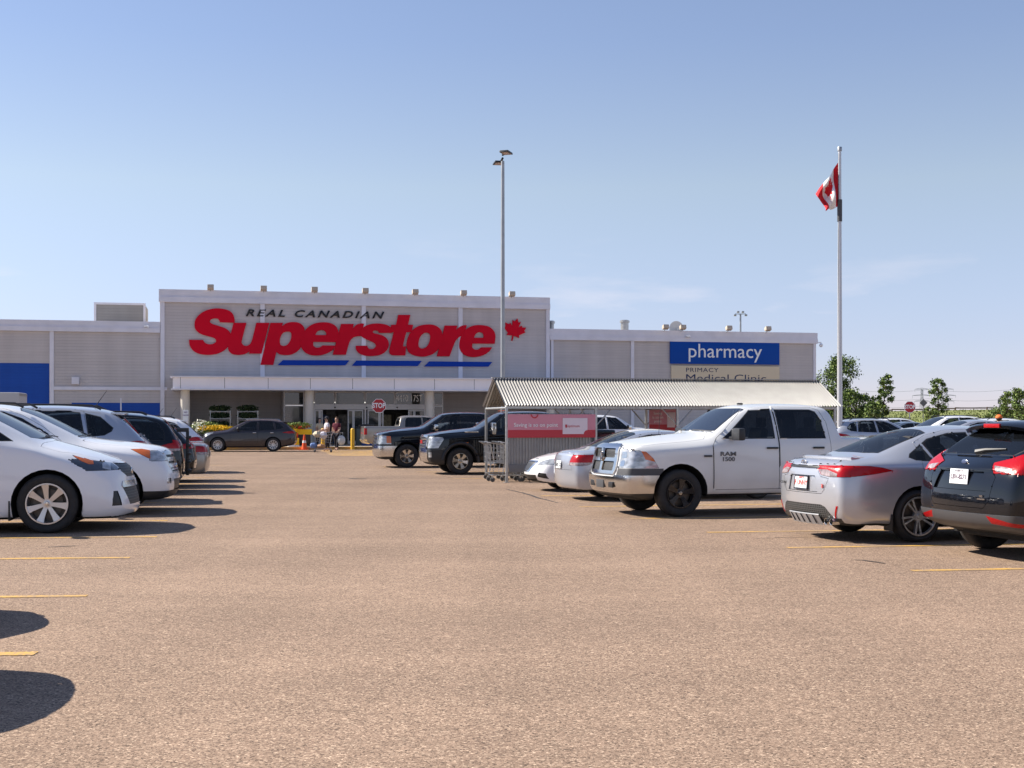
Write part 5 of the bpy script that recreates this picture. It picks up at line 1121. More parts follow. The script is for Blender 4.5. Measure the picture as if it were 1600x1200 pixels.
SB('roof_deck', sL, sR, zR - 0.5, zR - 0.4, -1.0, -49, mat('roof_membrane', (0.3, 0.29, 0.28), 0.9))
# wall lamp
o = SB('wall_lamp', S(112.5), S(124), Z(118, 600.5), Z(118, 589), 0.22, 0.0, trim, bev=0.02)
# rooftop screen box and vents
mb = MB(); s0, s1 = S(148, -4), S(226, -4); zb, zt = zW1 - 0.6, Z(190, 474, -4)
mb.box(((s0 + s1) / 2, 6.2, (zb + zt) / 2), (s1 - s0, 4.2, zt - zb)); pu = mb.build('rooftop_screen', siding_mat('screen_siding', (0.30, 0.29, 0.28)), store)
for a0, a1, c0, c1 in ((s0 - 0.05, s1 + 0.05, zt - 0.08, zt + 0.04), (s0 - 0.05, s0 + 0.08, zb, zt - 0.08), (s1 - 0.08, s1 + 0.05, zb, zt - 0.08)):
    q = SB('screen_trim', a0, a1, c0, c1, -4.04, -4.14, trim, pu)
SB('roof_hatch', S(35, -3), S(53, -3), zW1 - 0.3, zW1 + 0.22, -3, -4, mat('hatch_brown', (0.2, 0.17, 0.13), 0.8), bev=0.05)
def roofvent(px, off, w, z0, z1):
    mb = MB(); mb.lathe([(w / 2, z0), (w / 2, z1 - 0.18), (w / 2 + 0.06, z1 - 0.17), (w / 2 + 0.06, z1 - 0.05), (w / 2 - 0.04, z1), (0, z1 + 0.01)], 'Z', (S(px, off), -off, 0), 18); mb.build('roof_vent', M['steel'], store)
roofvent(976, -2.5, 0.5, zR - 0.3, Z(976, 500, -2.5)); roofvent(861.5, -1.5, 0.32, zR - 0.3, Z(861, 501, -1.5))
dsh = MB(); cx, cz = S(1056, -2), zR + 0.28
dsh.lathe([(0.0, 0.06), (0.22, 0.04), (0.40, -0.03), (0.48, -0.10), (0.40, -0.05), (0.0, 0.03)], 'Y', (cx, 2, cz), 24); dsh.tube([(cx, 2, zR - 0.3), (cx, 2, cz)], 0.03); dsh.tube([(cx, 2, cz - 0.3), (cx, 1.5, cz)], 0.015)
dsh.build('satellite_dish', mat('dish_grey', (0.45, 0.46, 0.47), 0.4), store)
cream = mat('lamp_housing', (0.52, 0.43, 0.33), 0.6)
def flood(px, zt, off, arm, part='flood_lamp', tilt=20):
    """a flood lamp on a bracket out over the parapet"""
    s = S(px, off); o = empty(part, (s, -off, zt), parent=store)
    mb = MB(); mb.box((0, 0, 0.16), (0.36, 0.30, 0.24), bev=0.02, rot=Matrix.Rotation(R(-tilt), 3, 'X')); mb.build('housing', cream, o)
    a = MB(); a.tube([(0, 0, 0.05), (0, 0.25, -0.04), (0, arm, -0.12)], 0.025); a.build('bracket', M['steel'], o)
for px in (329, 412, 491.5, 571, 649, 724.5, 800): flood(px, zT - 0.02, 0.35, 0.7)
for px in (1040, 1067, 1139, 1200): flood(px, zR + 0.02, 0.5, 0.8)
for px, z in ((229, zW1 - 0.28), (1073, zR - 0.36)):
    mb = MB(); s = S(px); mb.box((s, -0.2, z), (0.22, 0.2, 0.12), bev=0.03); mb.ball((s + 0.09, -0.28, z - 0.02), (0.12, 0.12, 0.14), 10); mb.build('security_camera', M['plate'], store)
mb = MB(); s = sR + 0.3; mb.tube([(sR, -0.1, zR - 0.62), (s, -0.1, zR - 0.60), (s, -0.1, zR - 0.7)], 0.03); mb.ball((s, -0.1, zR - 0.78), (0.24, 0.24, 0.26), 12); mb.build('dome_camera', M['plate'], store)
# canopy
cS0, cS1 = S(270, 3.2), S(905, 3.2)
SB('canopy_fascia', cS0, cS1, zc0 + 0.07, zc1 - 0.06, 3.2, 0.06, fasc)
can_cap = SB('canopy_cap', cS0 - 0.15, cS1 + 0.15, zc1 - 0.06, zc1, 3.34, 0.06, trim); SB('canopy_soffit', cS0 - 0.1, cS1 + 0.1, zc0, zc0 + 0.07, 3.30, 0.06, trim)
for px in (282, 351, 419, 485, 551, 616, 679, 741, 800): s = S(px, 3.2); SB('panel_joint', s - 0.012, s + 0.012, zc0 + 0.08, zc1 - 0.07, 3.206, 3.19, mat('joint_grey', (0.15, 0.15, 0.17), 0.6))
for px in (289.5, 483.5, 671, 860):
    s = S(px, 2.6); mb = MB(); mb.lathe([(0.30, 0.15), (0.30, 0.22), (0.25, 0.24), (0.25, zc0)], 'Z', (s, -2.6, 0), 24); mb.build('column', colm, store)
# glazing: bays beside the doors, transom band, doors
def frame(s0, s1, z0, z1, y=0.06, t=0.05):
    SB('window_frame', s0, s0 + t, z0, z1, y + 0.05, y - 0.05, mull); SB('window_frame', s1 - t, s1, z0, z1, y + 0.05, y - 0.05, mull)
    SB('window_frame', s0 + t, s1 - t, z1 - t, z1, y + 0.05, y - 0.05, mull); SB('window_frame', s0 + t, s1 - t, z0, z0 + t, y + 0.05, y - 0.05, mull)
    SB('window_pane', s0 + t, s1 - t, z0 + t, z1 - t, y + 0.005, y - 0.005, storeglass)
zm = Z(600, 633.5); zdt = Z(600, 640)
for a, b in ((b1, b2), (b3, b4)): frame(a, b, 0.2, zm - 0.02); frame(a, b, zm + 0.0, oZ - 0.05)
tr = [oS0, S(523), S(570), S(617), oS1]
for a, b in zip(tr, tr[1:]): frame(a + 0.02, b - 0.02, zm + 0.02, oZ - 0.06)
SB('door_header', oS0, oS1, zdt, zm + 0.02, 0.14, 0.0, mull)
for px in (523, 572.5, 620): mb = MB(); mb.ball((S(px), -0.17, (zdt + zm) / 2), (0.1, 0.1, 0.1), 8); mb.build('door_sensor', M['blackplastic'], store)
def door_leaf(px0, px1, y=0.06):
    s0, s1 = S(px0), S(px1); o = empty('sliding_door', ((s0 + s1) / 2, -y, 0.16), parent=store); h = zdt - 0.18; w = s1 - s0
    mb = MB(); t = 0.07
    for c, d in (((-w / 2 + t / 2, 0, h / 2), (t, 0.05, h)), ((w / 2 - t / 2, 0, h / 2), (t, 0.05, h)), ((0, 0, h - t / 2), (w - 2 * t, 0.05, t)), ((0, 0, 0.1), (w - 2 * t, 0.05, 0.2))): mb.box(c, d)
    mb.build('door_frame', mull, o); g = MB(); g.box((0, 0, h / 2 + 0.06), (w - 2 * t, 0.012, h - 0.28)); g.build('glass', storeglass, o)
for a, b in ((491.5, 499.5), (499.5, 504), (543, 552), (552, 567.5), (574, 593), (593, 599), (637.5, 647), (647, 663.5)): door_leaf(a, b)
for px in (490.5, 570.5, 663.5): s = S(px); SB('door_post', s - 0.05, s + 0.05, 0.15, zdt, 0.12, 0.0, mull)
# what shows inside the open doors
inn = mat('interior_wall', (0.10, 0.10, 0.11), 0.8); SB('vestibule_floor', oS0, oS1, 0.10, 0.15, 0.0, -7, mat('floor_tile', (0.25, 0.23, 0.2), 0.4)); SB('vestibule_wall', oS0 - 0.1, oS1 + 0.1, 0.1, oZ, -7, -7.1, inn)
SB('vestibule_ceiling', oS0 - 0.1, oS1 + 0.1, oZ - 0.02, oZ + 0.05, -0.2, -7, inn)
for k, (px, c, h) in enumerate(((508, (0.04, 0.08, 0.25), 1.9), (517, (0.05, 0.05, 0.06), 2.2), (527, (0.03, 0.10, 0.3), 1.7), (536, (0.12, 0.12, 0.13), 1.9), (604, (0.3, 0.28, 0.22), 1.9), (613, (0.03, 0.06, 0.3), 1.1), (626, (0.05, 0.05, 0.05), 2.0), (634, (0.15, 0.08, 0.05), 1.6))):
    s = S(px, -4); SB('display_shelf', s - 0.3, s + 0.3, 0.15, h, -4, -4.6, mat('display_%s' % 'abcdefgh'[k], c, 0.6, noise=0.6, nscale=6), bev=0.02)
lit = mat('ceiling_tube', (0.9, 0.9, 0.85), 0.5, emit=(1, 0.95, 0.85, 2.0))
for px, w in ((470, 0.9), (495, 0.5), (552, 2.2), (600, 1.2)): s = S(px, -2); SB('tube_light', s - w / 2, s + w / 2, Z(px, 629.4, -2), Z(px, 628.2, -2), -2, -2.1, lit)
def fit(name, body, px0, px1, py0, py1, m, parent, off=0.0, ext=0.02, shear=0.0, bold=0.0, space=1.0, world=False, y=0.0):
    """letters sized to the place they take on the wall"""
    o = text_obj(name, body, 1.0, m, parent, (0, 0, 0), (0, 0, 0), 0.0, 'LEFT', shear, bold, 1.0, space)
    me = o.data; xs = [v.co.x for v in me.vertices]; ys = [v.co.y for v in me.vertices]
    s0, z1 = fac(px0, py0, off); s1, z0 = fac(px1, py1, off)
    for v in me.vertices:
        a = (v.co.x - min(xs)) / (max(xs) - min(xs)); b = (v.co.y - min(ys)) / (max(ys) - min(ys))
        v.co = Vector((s0 + a * (s1 - s0), -off, z0 + b * (z1 - z0)))
    bm = bmesh.new(); bm.from_mesh(me); r = bmesh.ops.extrude_face_region(bm, geom=bm.faces[:])
    bmesh.ops.translate(bm, verts=[g for g in r['geom'] if isinstance(g, bmesh.types.BMVert)], vec=(0, -ext, 0)); bmesh.ops.recalc_face_normals(bm, faces=bm.faces); bm.to_mesh(me); bm.free()
    return o
black = mat('letter_black', (0.012, 0.012, 0.014), 0.4); white = mat('letter_white', (0.8, 0.8, 0.8), 0.5)
fit('address_number', '4410 17ST', 619, 660, 617, 627.5, white, store, 0.075, 0.01, bold=0.0)
# ---- main sign: letters traced as channel letters standing off the wall
signred = mat('sign_red', (0.62, 0.0, 0.018), 0.5, spec=0.12); signblue = mat('sign_blue', (0.002, 0.045, 0.34), 0.5, spec=0.15)
def smooth_poly(pts, seg=5):
    n = len(pts); out = []
    for i in range(n):
        p0, p1, p2, p3 = pts[i - 1], pts[i], pts[(i + 1) % n], pts[(i + 2) % n]
        c1, c2 = len(p1) > 2, len(p2) > 2
        a = Vector(p1[:2]); b = Vector(p2[:2])
        t1 = (b - Vector(p0[:2])) * 0.5 if not c1 else (b - a) * 0.9; t2 = (Vector(p3[:2]) - a) * 0.5 if not c2 else (b - a) * 0.9
        if c1 and c2: out.append(tuple(a)); continue
        for k in range(seg):
            t = k / seg; h00 = 2*t**3 - 3*t*t + 1; h10 = t**3 - 2*t*t + t; h01 = -2*t**3 + 3*t*t; h11 = t**3 - t*t
            q = a * h00 + t1 * h10 + b * h01 + t2 * h11; out.append((q.x, q.y))
    return out
def glyph(name, loops, crop, m, parent, off=0.12, ext=0.14):
    x0, y0, sc = crop
    cu = bpy.data.curves.new('g', 'CURVE'); cu.dimensions = '2D'; cu.fill_mode = 'BOTH'; cu.extrude = ext / 2
    for lp in loops:
        pp = smooth_poly(lp); sp = cu.splines.new('POLY'); sp.points.add(len(pp) - 1); sp.use_cyclic_u = True
        for k, (a, b) in enumerate(pp):
            s, z = fac(x0 + a / sc, y0 + b / sc, off); sp.points[k].co = (s, z, 0, 1)
    t = bpy.data.objects.new('g', cu); COL.objects.link(t); dg = bpy.context.evaluated_depsgraph_get()
    me = bpy.data.meshes.new_from_object(t.evaluated_get(dg)); bpy.data.objects.remove(t); me.name = name; me.materials.clear(); me.materials.append(m)
    for v in me.vertices: v.co = Vector((v.co.x, -off - v.co.z, v.co.y))
    o = bpy.data.objects.new(name, me); COL.objects.link(o); o.parent = parent; return o
C1 = (280, 470, 5.714); C2 = (540, 470, 5.333); c = 1
sign = empty('store_sign', B0, TH); tag(sign, 'big red italic Superstore letters over blue bars with small black REAL CANADIAN above', 'sign')
GL = [
 ('letter', C1, 0.10, [[(495,197,c),(494,165),(478,118),(435,84),(345,68),(260,80),(195,112),(150,160),(137,212),(147,258),(185,292),(240,312),(300,328),(326,345),(326,368),(300,385),(262,388),(230,375),(214,350,c),(88,348,c),(92,392),(115,435),(155,464),(215,481),(285,482),(355,468),(415,432),(455,380),(468,325),(450,278),(410,245),(355,225),(300,208),(276,192),(280,170),(310,158),(345,162),(366,192,c)]]),
 ('letter', C1, 0.13, [[(485,197,c),(600,197,c),(562,345),(560,380),(585,402),(620,395),(648,355),(688,197,c),(805,197,c),(735,472,c),(622,472,c),(629,452,c),(585,476),(520,483),(465,470),(438,435),(438,390),(452,325)]]),
 ('letter', C1, 0.10, [[(815,197,c),(925,197,c),(918,226,c),(958,200),(1012,190),(1068,197),(1108,228),(1122,275),(1115,340),(1090,410),(1050,455),(1000,480),(940,485),(893,476),(868,455,c),(840,572,c),(725,572,c)],[(968,275),(996,283),(1002,312),(990,358),(962,394),(928,403),(903,390),(898,352),(908,315),(932,285)]]),
 ('letter', C1, 0.13, [[(1395,400,c),(1372,437),(1330,465),(1270,485),(1200,488),(1138,470),(1098,430),(1085,378),(1092,325),(1115,275),(1155,232),(1210,203),(1280,192),(1350,200),(1400,230),(1422,280),(1418,330),(1405,370,c),(1197,367,c),(1198,400),(1222,418),(1255,415),(1280,398,c)],[(1215,306,c),(1230,278),(1262,262),(1292,265),(1312,287),(1312,306,c)]]),
 ('letter', C1, 0.10, [[(1445,207,c),(1558,207,c),(1548,248,c),(1585,213),(1625,203),(1650,205,c),(1622,315,c),(1588,318),(1552,330),(1525,360),(1510,400),(1487,482,c),(1370,482,c)]]),
 ('letter', C2, 0.13, [[(385,268,c),(380,228),(342,201),(280,190),(215,193),(160,213),(126,248),(124,285),(152,311),(200,333),(242,353),(252,378),(232,399),(200,401),(183,388),(182,375,c),(85,375,c),(87,407),(112,437),(160,457),(225,460),(292,449),(340,415),(359,370),(352,330),(322,297),(278,280),(235,270),(225,258),(242,247),(268,252),(278,268,c)]]),
 ('letter', C2, 0.10, [[(438,118,c),(538,118,c),(520,200,c),(562,200,c),(548,262,c),(505,262,c),(478,368),(483,380),(504,380,c),(497,455,c),(405,455),(370,443),(364,410),(385,325),(400,262,c),(368,262,c),(380,200,c),(420,200,c)]]),
 ('letter', C2, 0.13, [[(690,197),(755,210),(798,252),(804,318),(782,388),(732,440),(660,465),(590,460),(532,435),(508,385),(515,320),(545,257),(605,212)],[(672,265),(699,276),(705,310),(692,358),(664,390),(630,398),(608,380),(608,340),(622,300),(645,275)]]),
 ('letter', C2, 0.10, [[(825,207,c),(930,207,c),(920,245,c),(955,214),(990,203),(1008,206,c),(985,290,c),(950,300),(922,325),(903,362),(865,463,c),(760,463,c)]]),
 ('letter', C2, 0.13, [[(1220,388,c),(1195,422),(1150,452),(1090,468),(1030,466),(978,442),(950,398),(948,345),(965,290),(1002,240),(1060,208),(1130,203),(1190,215),(1230,247),(1247,292),(1240,358,c),(1055,357,c),(1054,388),(1075,406),(1105,405),(1130,388,c)],[(1068,308,c),(1085,275),(1115,262),(1140,270),(1150,290),(1148,308,c)]]),
]
for nm, cr, off, lps in GL: glyph(nm, lps, cr, signred, sign, off)
for cr, pl in ((C1, [(925,530,c),(1520,532,c),(1483,577,c),(878,575,c)]), (C2, [(90,498,c),(635,501,c),(600,544,c),(52,541,c)]), (C2, [(697,505,c),(1222,510,c),(1188,549,c),(655,547,c)])): glyph('underline_bar', [pl], cr, signblue, sign, 0.10, 0.10)
LEAF = [(0,1),(-.14,.74),(-.30,.82),(-.23,.40),(-.42,.58),(-.49,.46),(-.76,.52),(-.68,.26),(-.80,.18),(-.40,-.14),(-.46,-.32),(-.05,-.25),(-.04,-.62),(.04,-.62),(.05,-.25),(.46,-.32),(.40,-.14),(.80,.18),(.68,.26),(.76,.52),(.49,.46),(.42,.58),(.23,.40),(.30,.82),(.14,.74)]
ca, sa = math.cos(R(14)), math.sin(R(14))
glyph('maple_leaf', [[((x * ca + y * sa) * 22, (-(y * ca - x * sa)) * 22, 1) for x, y in LEAF]], (803, 519, 1.0), signred, sign, 0.10, 0.10)
fit('small_letters', 'REAL CANADIAN', 384, 600.5, 483, 498, black, sign, 0.08, 0.05, shear=0.3, bold=0.025, space=1.35)
# pharmacy and clinic boards
ph = empty('pharmacy_sign', B0, TH); tag(ph, 'blue pharmacy board with thin white letters on the right wing wall', 'sign')
def board(parent, px0, px1, py0, py1, m, off0, off1, name='board'):
    s0, z1 = fac(px0, py0, off1); s1, z0 = fac(px1, py1, off1)
    mb = MB(); mb.box(((s0 + s1) / 2, -(off0 + off1) / 2, (z0 + z1) / 2), (s1 - s0, off1 - off0, z1 - z0), bev=0.01); return mb.build(name, m, parent)
board(ph, 1047.5, 1218, 533.5, 570, mat('board_blue', (0.002, 0.06, 0.33), 0.5, spec=0.15), 0.02, 0.16)
fit('letters', 'pharmacy', 1076, 1190.5, 537, 566.5, white, ph, 0.162, 0.02)
cl = empty('clinic_sign', B0, TH); tag(cl, 'cream clinic board with dark blue letters right under the blue pharmacy board', 'sign')
board(cl, 1049, 1218, 571, 606, mat('board_cream', (0.66, 0.55, 0.38), 0.5), 0.02, 0.12)
navy = mat('letter_navy', (0.02, 0.03, 0.09), 0.5); fit('letters', 'PRIMACY', 1072, 1122.5, 574.5, 581.5, navy, cl, 0.122, 0.01, space=1.1); fit('letters', 'Medical Clinic', 1072, 1197, 584.5, 597, navy, cl, 0.122, 0.01)
# pavement in front of the doors, yellow kerb, crossing paint
conc = mat('concrete', (0.42, 0.36, 0.29), 0.85, noise=0.12, nscale=2)
def lot(s, f, z=0): p = B0 + U * s + NF * f; return (p.x, p.y, z)
mb = MB(); mb.faces([lot(sL, 0, 0.15), lot(sR + 3, 0, 0.15), lot(sR + 3, 7, 0.15), lot(sL, 7, 0.15), lot(sL, 7, 0), lot(sR + 3, 7, 0), lot(sR + 3, 0, 0)], [(0, 1, 2, 3), (3, 2, 5, 4), (1, 6, 5, 2)])
tag(mb.build('pavement', conc, smooth=None), kind='structure')
mb = MB(); a, b = S(300, 7), S(602, 7)
mb.faces([lot(a, 6.75, 0.155), lot(b, 6.75, 0.155), lot(b, 7.02, 0.155), lot(a, 7.02, 0.155), lot(a, 7.02, 0), lot(b, 7.02, 0)], [(0, 1, 2, 3), (3, 2, 5, 4)]); tag(mb.build('kerb', yel, smooth=None), kind='structure')
mb = MB()
for k in range(5):
    p = [G(502 + k * 4, 704.2 + k * 1.7), G(590, 704.2 + k * 1.7), G(590, 705.0 + k * 1.7), G(503 + k * 4, 705.0 + k * 1.7)]; mb.faces([(q.x, q.y, 0.004) for q in p], [(0, 1, 2, 3)])
tag(mb.build('crossing_marking', yel, smooth=None), kind='structure')
mb = MB(); g = G(321, 696); mb.box((g.x, g.y, 0.08), (0.7, 1.8, 0.16), TH, bev=0.03); tag(mb.build('kerb_stone', conc), kind='structure')
# ------------------------------------------------------------------ cart shelter
cor = empty('cart_shelter', G(791.6, 754), TH); tag(cor, 'long steel trolley shelter with corrugated peaked roof and pink banner', 'cart shelter')
CL, CW = 9.05, 2.5; ZE, ZR_ = 1.97, 2.66
galv = mat('corrugated_steel', (0.29, 0.28, 0.265), 0.5, 0.15, noise=0.08, nscale=3)
galvd = mat('corrugated_side', (0.33, 0.32, 0.31), 0.5, 0.4, noise=0.12, nscale=4)
mb = MB(); pitch = 0.078; n = int((CL + 0.22) / pitch) * 4; vs = []; fs = []
for i in range(n + 1):
    x = -0.08 + i * pitch / 4; d = 0.023 * math.cos(i * PI / 2)
    vs += [(x, -0.13, ZE - 0.03 + d), (x, CW / 2, ZR_ + d), (x, CW + 0.13, ZE - 0.03 + d)]
for i in range(n): fs += [(3 * i, 3 * i + 3, 3 * i + 4, 3 * i + 1), (3 * i + 1, 3 * i + 4, 3 * i + 5, 3 * i + 2)]
mb.faces(vs, fs); o = mb.build('roof', galv, cor, 60)
mb = MB(); mb.box((CL / 2, CW / 2, ZR_ + 0.022), (CL + 0.24, 0.16, 0.02), bev=0.008); mb.build('ridge_cap', galv, o)
def cpost(x, y, z0=0.0):
    mb = MB(); mb.box((x, y, (z0 + ZE - 0.06) / 2), (0.06, 0.06, ZE - 0.06 - z0)); mb.box((x, y, 0.006), (0.14, 0.14, 0.012)); mb.build('post', M['steel'], cor)
for x in (0, 2.34, 4.55, 6.8, CL - 0.05):
    for y in (0, CW): cpost(x, y)
    mb = MB()
    mb.tube([(x, 0, ZE - 0.08), (x, CW / 2, ZR_ - 0.04), (x, CW, ZE - 0.08)], 0.022, 6); mb.build('rafter', M['steel'], cor)
    mb = MB(); mb.tube([(x, 0, ZE - 0.09), (x, CW, ZE - 0.09)], 0.03, 6); mb.build('tie_bar', M['steel'], cor)
    if x > 0:
        for y in (0, CW):
            for s in (-1, 1):
                if x + s * 0.4 > CL: continue
                mb = MB(); mb.tube([(x, y, ZE - 0.55), (x + s * 0.42, y, ZE - 0.1)], 0.018, 6); mb.build('brace', M['steel'], cor)
for y in (0, CW):
    mb = MB(); mb.box((CL / 2, y, ZE - 0.075), (CL, 0.05, 0.06)); mb.build('eave_beam', M['steel'], cor)
    mb = MB(); mb.tube([(0, y, 0.42), (CL, y, 0.42)], 0.02, 6); mb.build('side_rail', M['steel'], cor)
def corr(x0, x1, y, z0, z1, name='side_panel'):
    mb = MB(); p = 0.075; n = int((x1 - x0) / p) * 4; vs = []; fs = []
    for i in range(n + 1):
        x = x0 + i * p / 4; d = 0.014 * (1 if (i // 2) % 2 else -1); vs += [(x, y + d, z0), (x, y + d, z1)]
    for i in range(n): fs.append((2 * i, 2 * i + 2, 2 * i + 3, 2 * i + 1))
    mb.faces(vs, fs); return mb.build(name, galvd, cor, 20)
corr(0.05, 2.29, 0.0, 0.46, 1.74); corr(0.6, 2.29, CW, 0.46, 1.25)
mb = MB(); mb.box((1.17, -0.03, 0.36), (2.25, 0.05, 0.2), bev=0.01); mb.build('bumper_board', mat('board_grey', (0.16, 0.16, 0.16), 0.6), cor)
pink = mat('banner_pink', (0.62, 0.24, 0.30), 0.5); redb = mat('banner_red', (0.50, 0.025, 0.04), 0.5); cardw = mat('banner_card', (0.74, 0.62, 0.66), 0.5)
def ribbon(pts, w, h0, h1, mbx):
    for a, b in zip(pts, pts[1:]): 
        d = Vector((b[0] - a[0], b[1] - a[1])).normalized(); n_ = Vector((-d.y, d.x)) * w / 2
        mbx.prism([(a[0] + n_.x, a[1] + n_.y), (a[0] - n_.x, a[1] - n_.y), (b[0] - n_.x, b[1] - n_.y), (b[0] + n_.x, b[1] + n_.y)], h0, h1, 'Y')
def banner(x0, x1, y, z0, z1, text, parent=cor, f=-1):
    """advertising board; f = which way it faces"""
    o = empty('banner', (0, y, 0), parent=parent); h = z1 - z0; w = x1 - x0
    mb = MB(); mb.box(((x0 + x1) / 2, 0, (z0 + z1) / 2), (w, 0.012, h)); mb.build('board', pink, o)
    mb = MB(); mb.box(((x0 + x1) / 2, f * 0.008, z0 + h * 0.165), (w - 0.004, 0.006, h * 0.33)); mb.build('red_band', redb, o)
    for sx, sz, r0, a0, a1 in ((x0 + w * 0.30, z1, 0.085, 180, 360), (x0 + 0.02, z0 + 0.02, 0.10, 0, 90), (x1 - 0.02, z0 + 0.02, 0.10, 90, 180)):
        mb = MB(); ribbon([(sx + r0 * math.cos(R(a0 + (a1 - a0) * k / 8)), sz - 0.004 + r0 * math.sin(R(a0 + (a1 - a0) * k / 8))) for k in range(9)], 0.035, f * 0.012, f * 0.015, mb); mb.build('arc_mark', redb, o)
    cx0, cx1, cz0, cz1 = x0 + w * 0.62, x0 + w * 0.905, z0 + h * 0.15, z0 + h * 0.84
    cut = [(cx0, cz0), (cx1 - 0.10, cz0)] + [(cx1 - 0.10 * math.cos(R(a)) + 0.0, cz0 + 0.10 * math.sin(R(a)) + 0.0) for a in range(0, 91, 15)] + [(cx1, cz1), (cx0, cz1)]
    mb = MB(); mb.prism(cut, f * 0.012, f * 0.02, 'Y'); mb.build('card', cardw, o)
    text_obj('lettering', text, h * 0.235, white, o, (x0 + w * 0.315, f * 0.014, z0 + h * 0.54), (PI / 2, 0, 0), 0.002, bold=0.001)
    mb = MB(); mb.box((cx0 + 0.09, f * 0.024, (cz0 + cz1) / 2), (0.05, 0.006, 0.08), bev=0.002); mb.build('card_mark', redb, o)
    text_obj('lettering', 'optimum', h * 0.15, redb, o, (cx0 + 0.125 + 0.16, f * 0.024, (cz0 + cz1) / 2), (PI / 2, 0, 0), 0.002, bold=0.0)
    return o
banner(0.02, 2.27 * 1.02, -0.055, 1.13, 1.72, 'Saving is so on point')
o = empty('banner', (0, CW - 0.06, 0), parent=cor); mb = MB(); mb.box((5.02, 0, 1.60), (0.80, 0.012, 0.66)); mb.build('board', pink, o)
mb = MB(); mb.box((5.02, -0.008, 1.36), (0.796, 0.006, 0.18)); mb.build('red_band', redb, o); mb = MB(); mb.box((5.26, -0.014, 1.58), (0.24, 0.008, 0.42), bev=0.003); mb.build('card', cardw, o)
for t_, z_ in (('Saving', 1.76), ('is so on', 1.65), ('point', 1.54)): text_obj('lettering', t_, 0.105, white, o, (4.87, -0.012, z_), (PI / 2, 0, 0), 0.002)
# trolleys, nested in the first bays
wirem = mat('wire_steel', (0.45, 0.45, 0.46), 0.3, 0.9); redh = mat('handle_red', (0.35, 0.01, 0.01), 0.4)
def make_cart(full=False):
    t = empty('shopping_cart')
    # basket, wider and taller at the handle end (x = 0), nose at x = 0.85
    def bp(u, v, z):  # u along, v across -1..1, z 0..1
        w = lerp(0.29, 0.21, u) * lerp(0.86, 1.0, z); zb = lerp(0.46, 0.55, u); zt = lerp(1.0, 0.86, u)
        return (lerp(0.0, 0.88, u) + 0.0, v * w, lerp(zb, zt, z))
    mb = MB(); r = 0.004
    for z in (0, 0.25, 0.5, 0.75, 1):
        mb.tube([bp(0, -1, z), bp(1, -1, z), bp(1, 1, z), bp(0, 1, z), bp(0, -1, z)], r if z < 1 else 0.008, 4)
    for k in range(11):
        u = k / 10
        for v in (-1, 1): mb.tube([bp(u, v, 0), bp(u, v, 1)], r, 4)
        mb.tube([bp(u, -1, 0), bp(u, 1, 0)], r, 4)
    for k in range(7):
        v = -1 + k / 3
        for u in (0, 1): mb.tube([bp(u, v, 0), bp(u, v, 1)], r, 4)
        mb.tube([bp(0, v, 0), bp(1, v, 0)], r, 4)
    mb.build('basket', wirem, t)
    mb = MB()
    for s in (-1, 1):
        mb.tube([(-0.12, s * 0.27, 1.0), (0.0, s * 0.28, 0.93), (0.10, s * 0.27, 0.42), (0.05, s * 0.26, 0.17), (0.86, s * 0.20, 0.15)], 0.012, 6)
    mb.tube([(0.05, -0.26, 0.17), (0.05, 0.26, 0.17)], 0.01, 6); mb.tube([(0.86, -0.2, 0.15), (0.86, 0.2, 0.15)], 0.01, 6)
    for k in range(4): mb.tube([(0.06, -0.15 + 0.1 * k, 0.18), (0.86, -0.12 + 0.08 * k, 0.16)], 0.005, 4)
    mb.build('frame', wirem, t)
    mb = MB(); mb.tube([(-0.12, -0.28, 1.0), (-0.12, 0.28, 1.0)], 0.018, 8); mb.build('handle', M['blackplastic'], t)
    for x, y in ((0.05, -0.26), (0.05, 0.26), (0.84, -0.19), (0.84, 0.19)):
        mb = MB(); mb.lathe([(0.0, -0.016), (0.058, -0.016), (0.062, -0.008), (0.062, 0.008), (0.058, 0.016), (0, 0.016)], 'Y', (x, y, 0.062), 14); w_ = mb.build('caster', mat('caster_grey', (0.07, 0.07, 0.07), 0.6), t)
        mb = MB(); mb.box((x, y, 0.12), (0.03, 0.045, 0.06)); mb.build('fork', wirem, w_)
    return t
cart = make_cart()
cl_ = ['shopping trolley at the open mouth of the steel shelter', 'second trolley in the row behind the pink banner', 'third trolley in the row behind the pink banner', 'fourth trolley in the row behind the pink banner', 'fifth trolley in the row behind the pink banner', 'last trolley showing wheels behind the white sedan nose']
base = cor.location
def corp(x, y): return Vector(base) + U * x + W * y
k = 0
for i in range(6):
    for row in (0,):
        c_ = cart if i == 0 else copy_tree(cart)
        p = corp(-0.33 + i * 0.36, 0.62); c_.location = p; c_.rotation_euler = (0, 0, TH + R(rnd.uniform(-2, 2)))
        tag(c_, cl_[i], 'shopping cart', 'trolleys nested in the shelter')
for i in range(4):
    c_ = copy_tree(cart); p = corp(-0.15 + i * 0.36, 1.85); c_.location = p; c_.rotation_euler = (0, 0, TH + R(rnd.uniform(-3, 3)))
    tag(c_, ['first trolley of the far row under the shelter roof', 'second trolley of the far row under the shelter roof', 'third trolley of the far row under the shelter roof', 'fourth trolley of the far row under the shelter roof'][i], 'shopping cart', 'trolleys nested in the shelter')

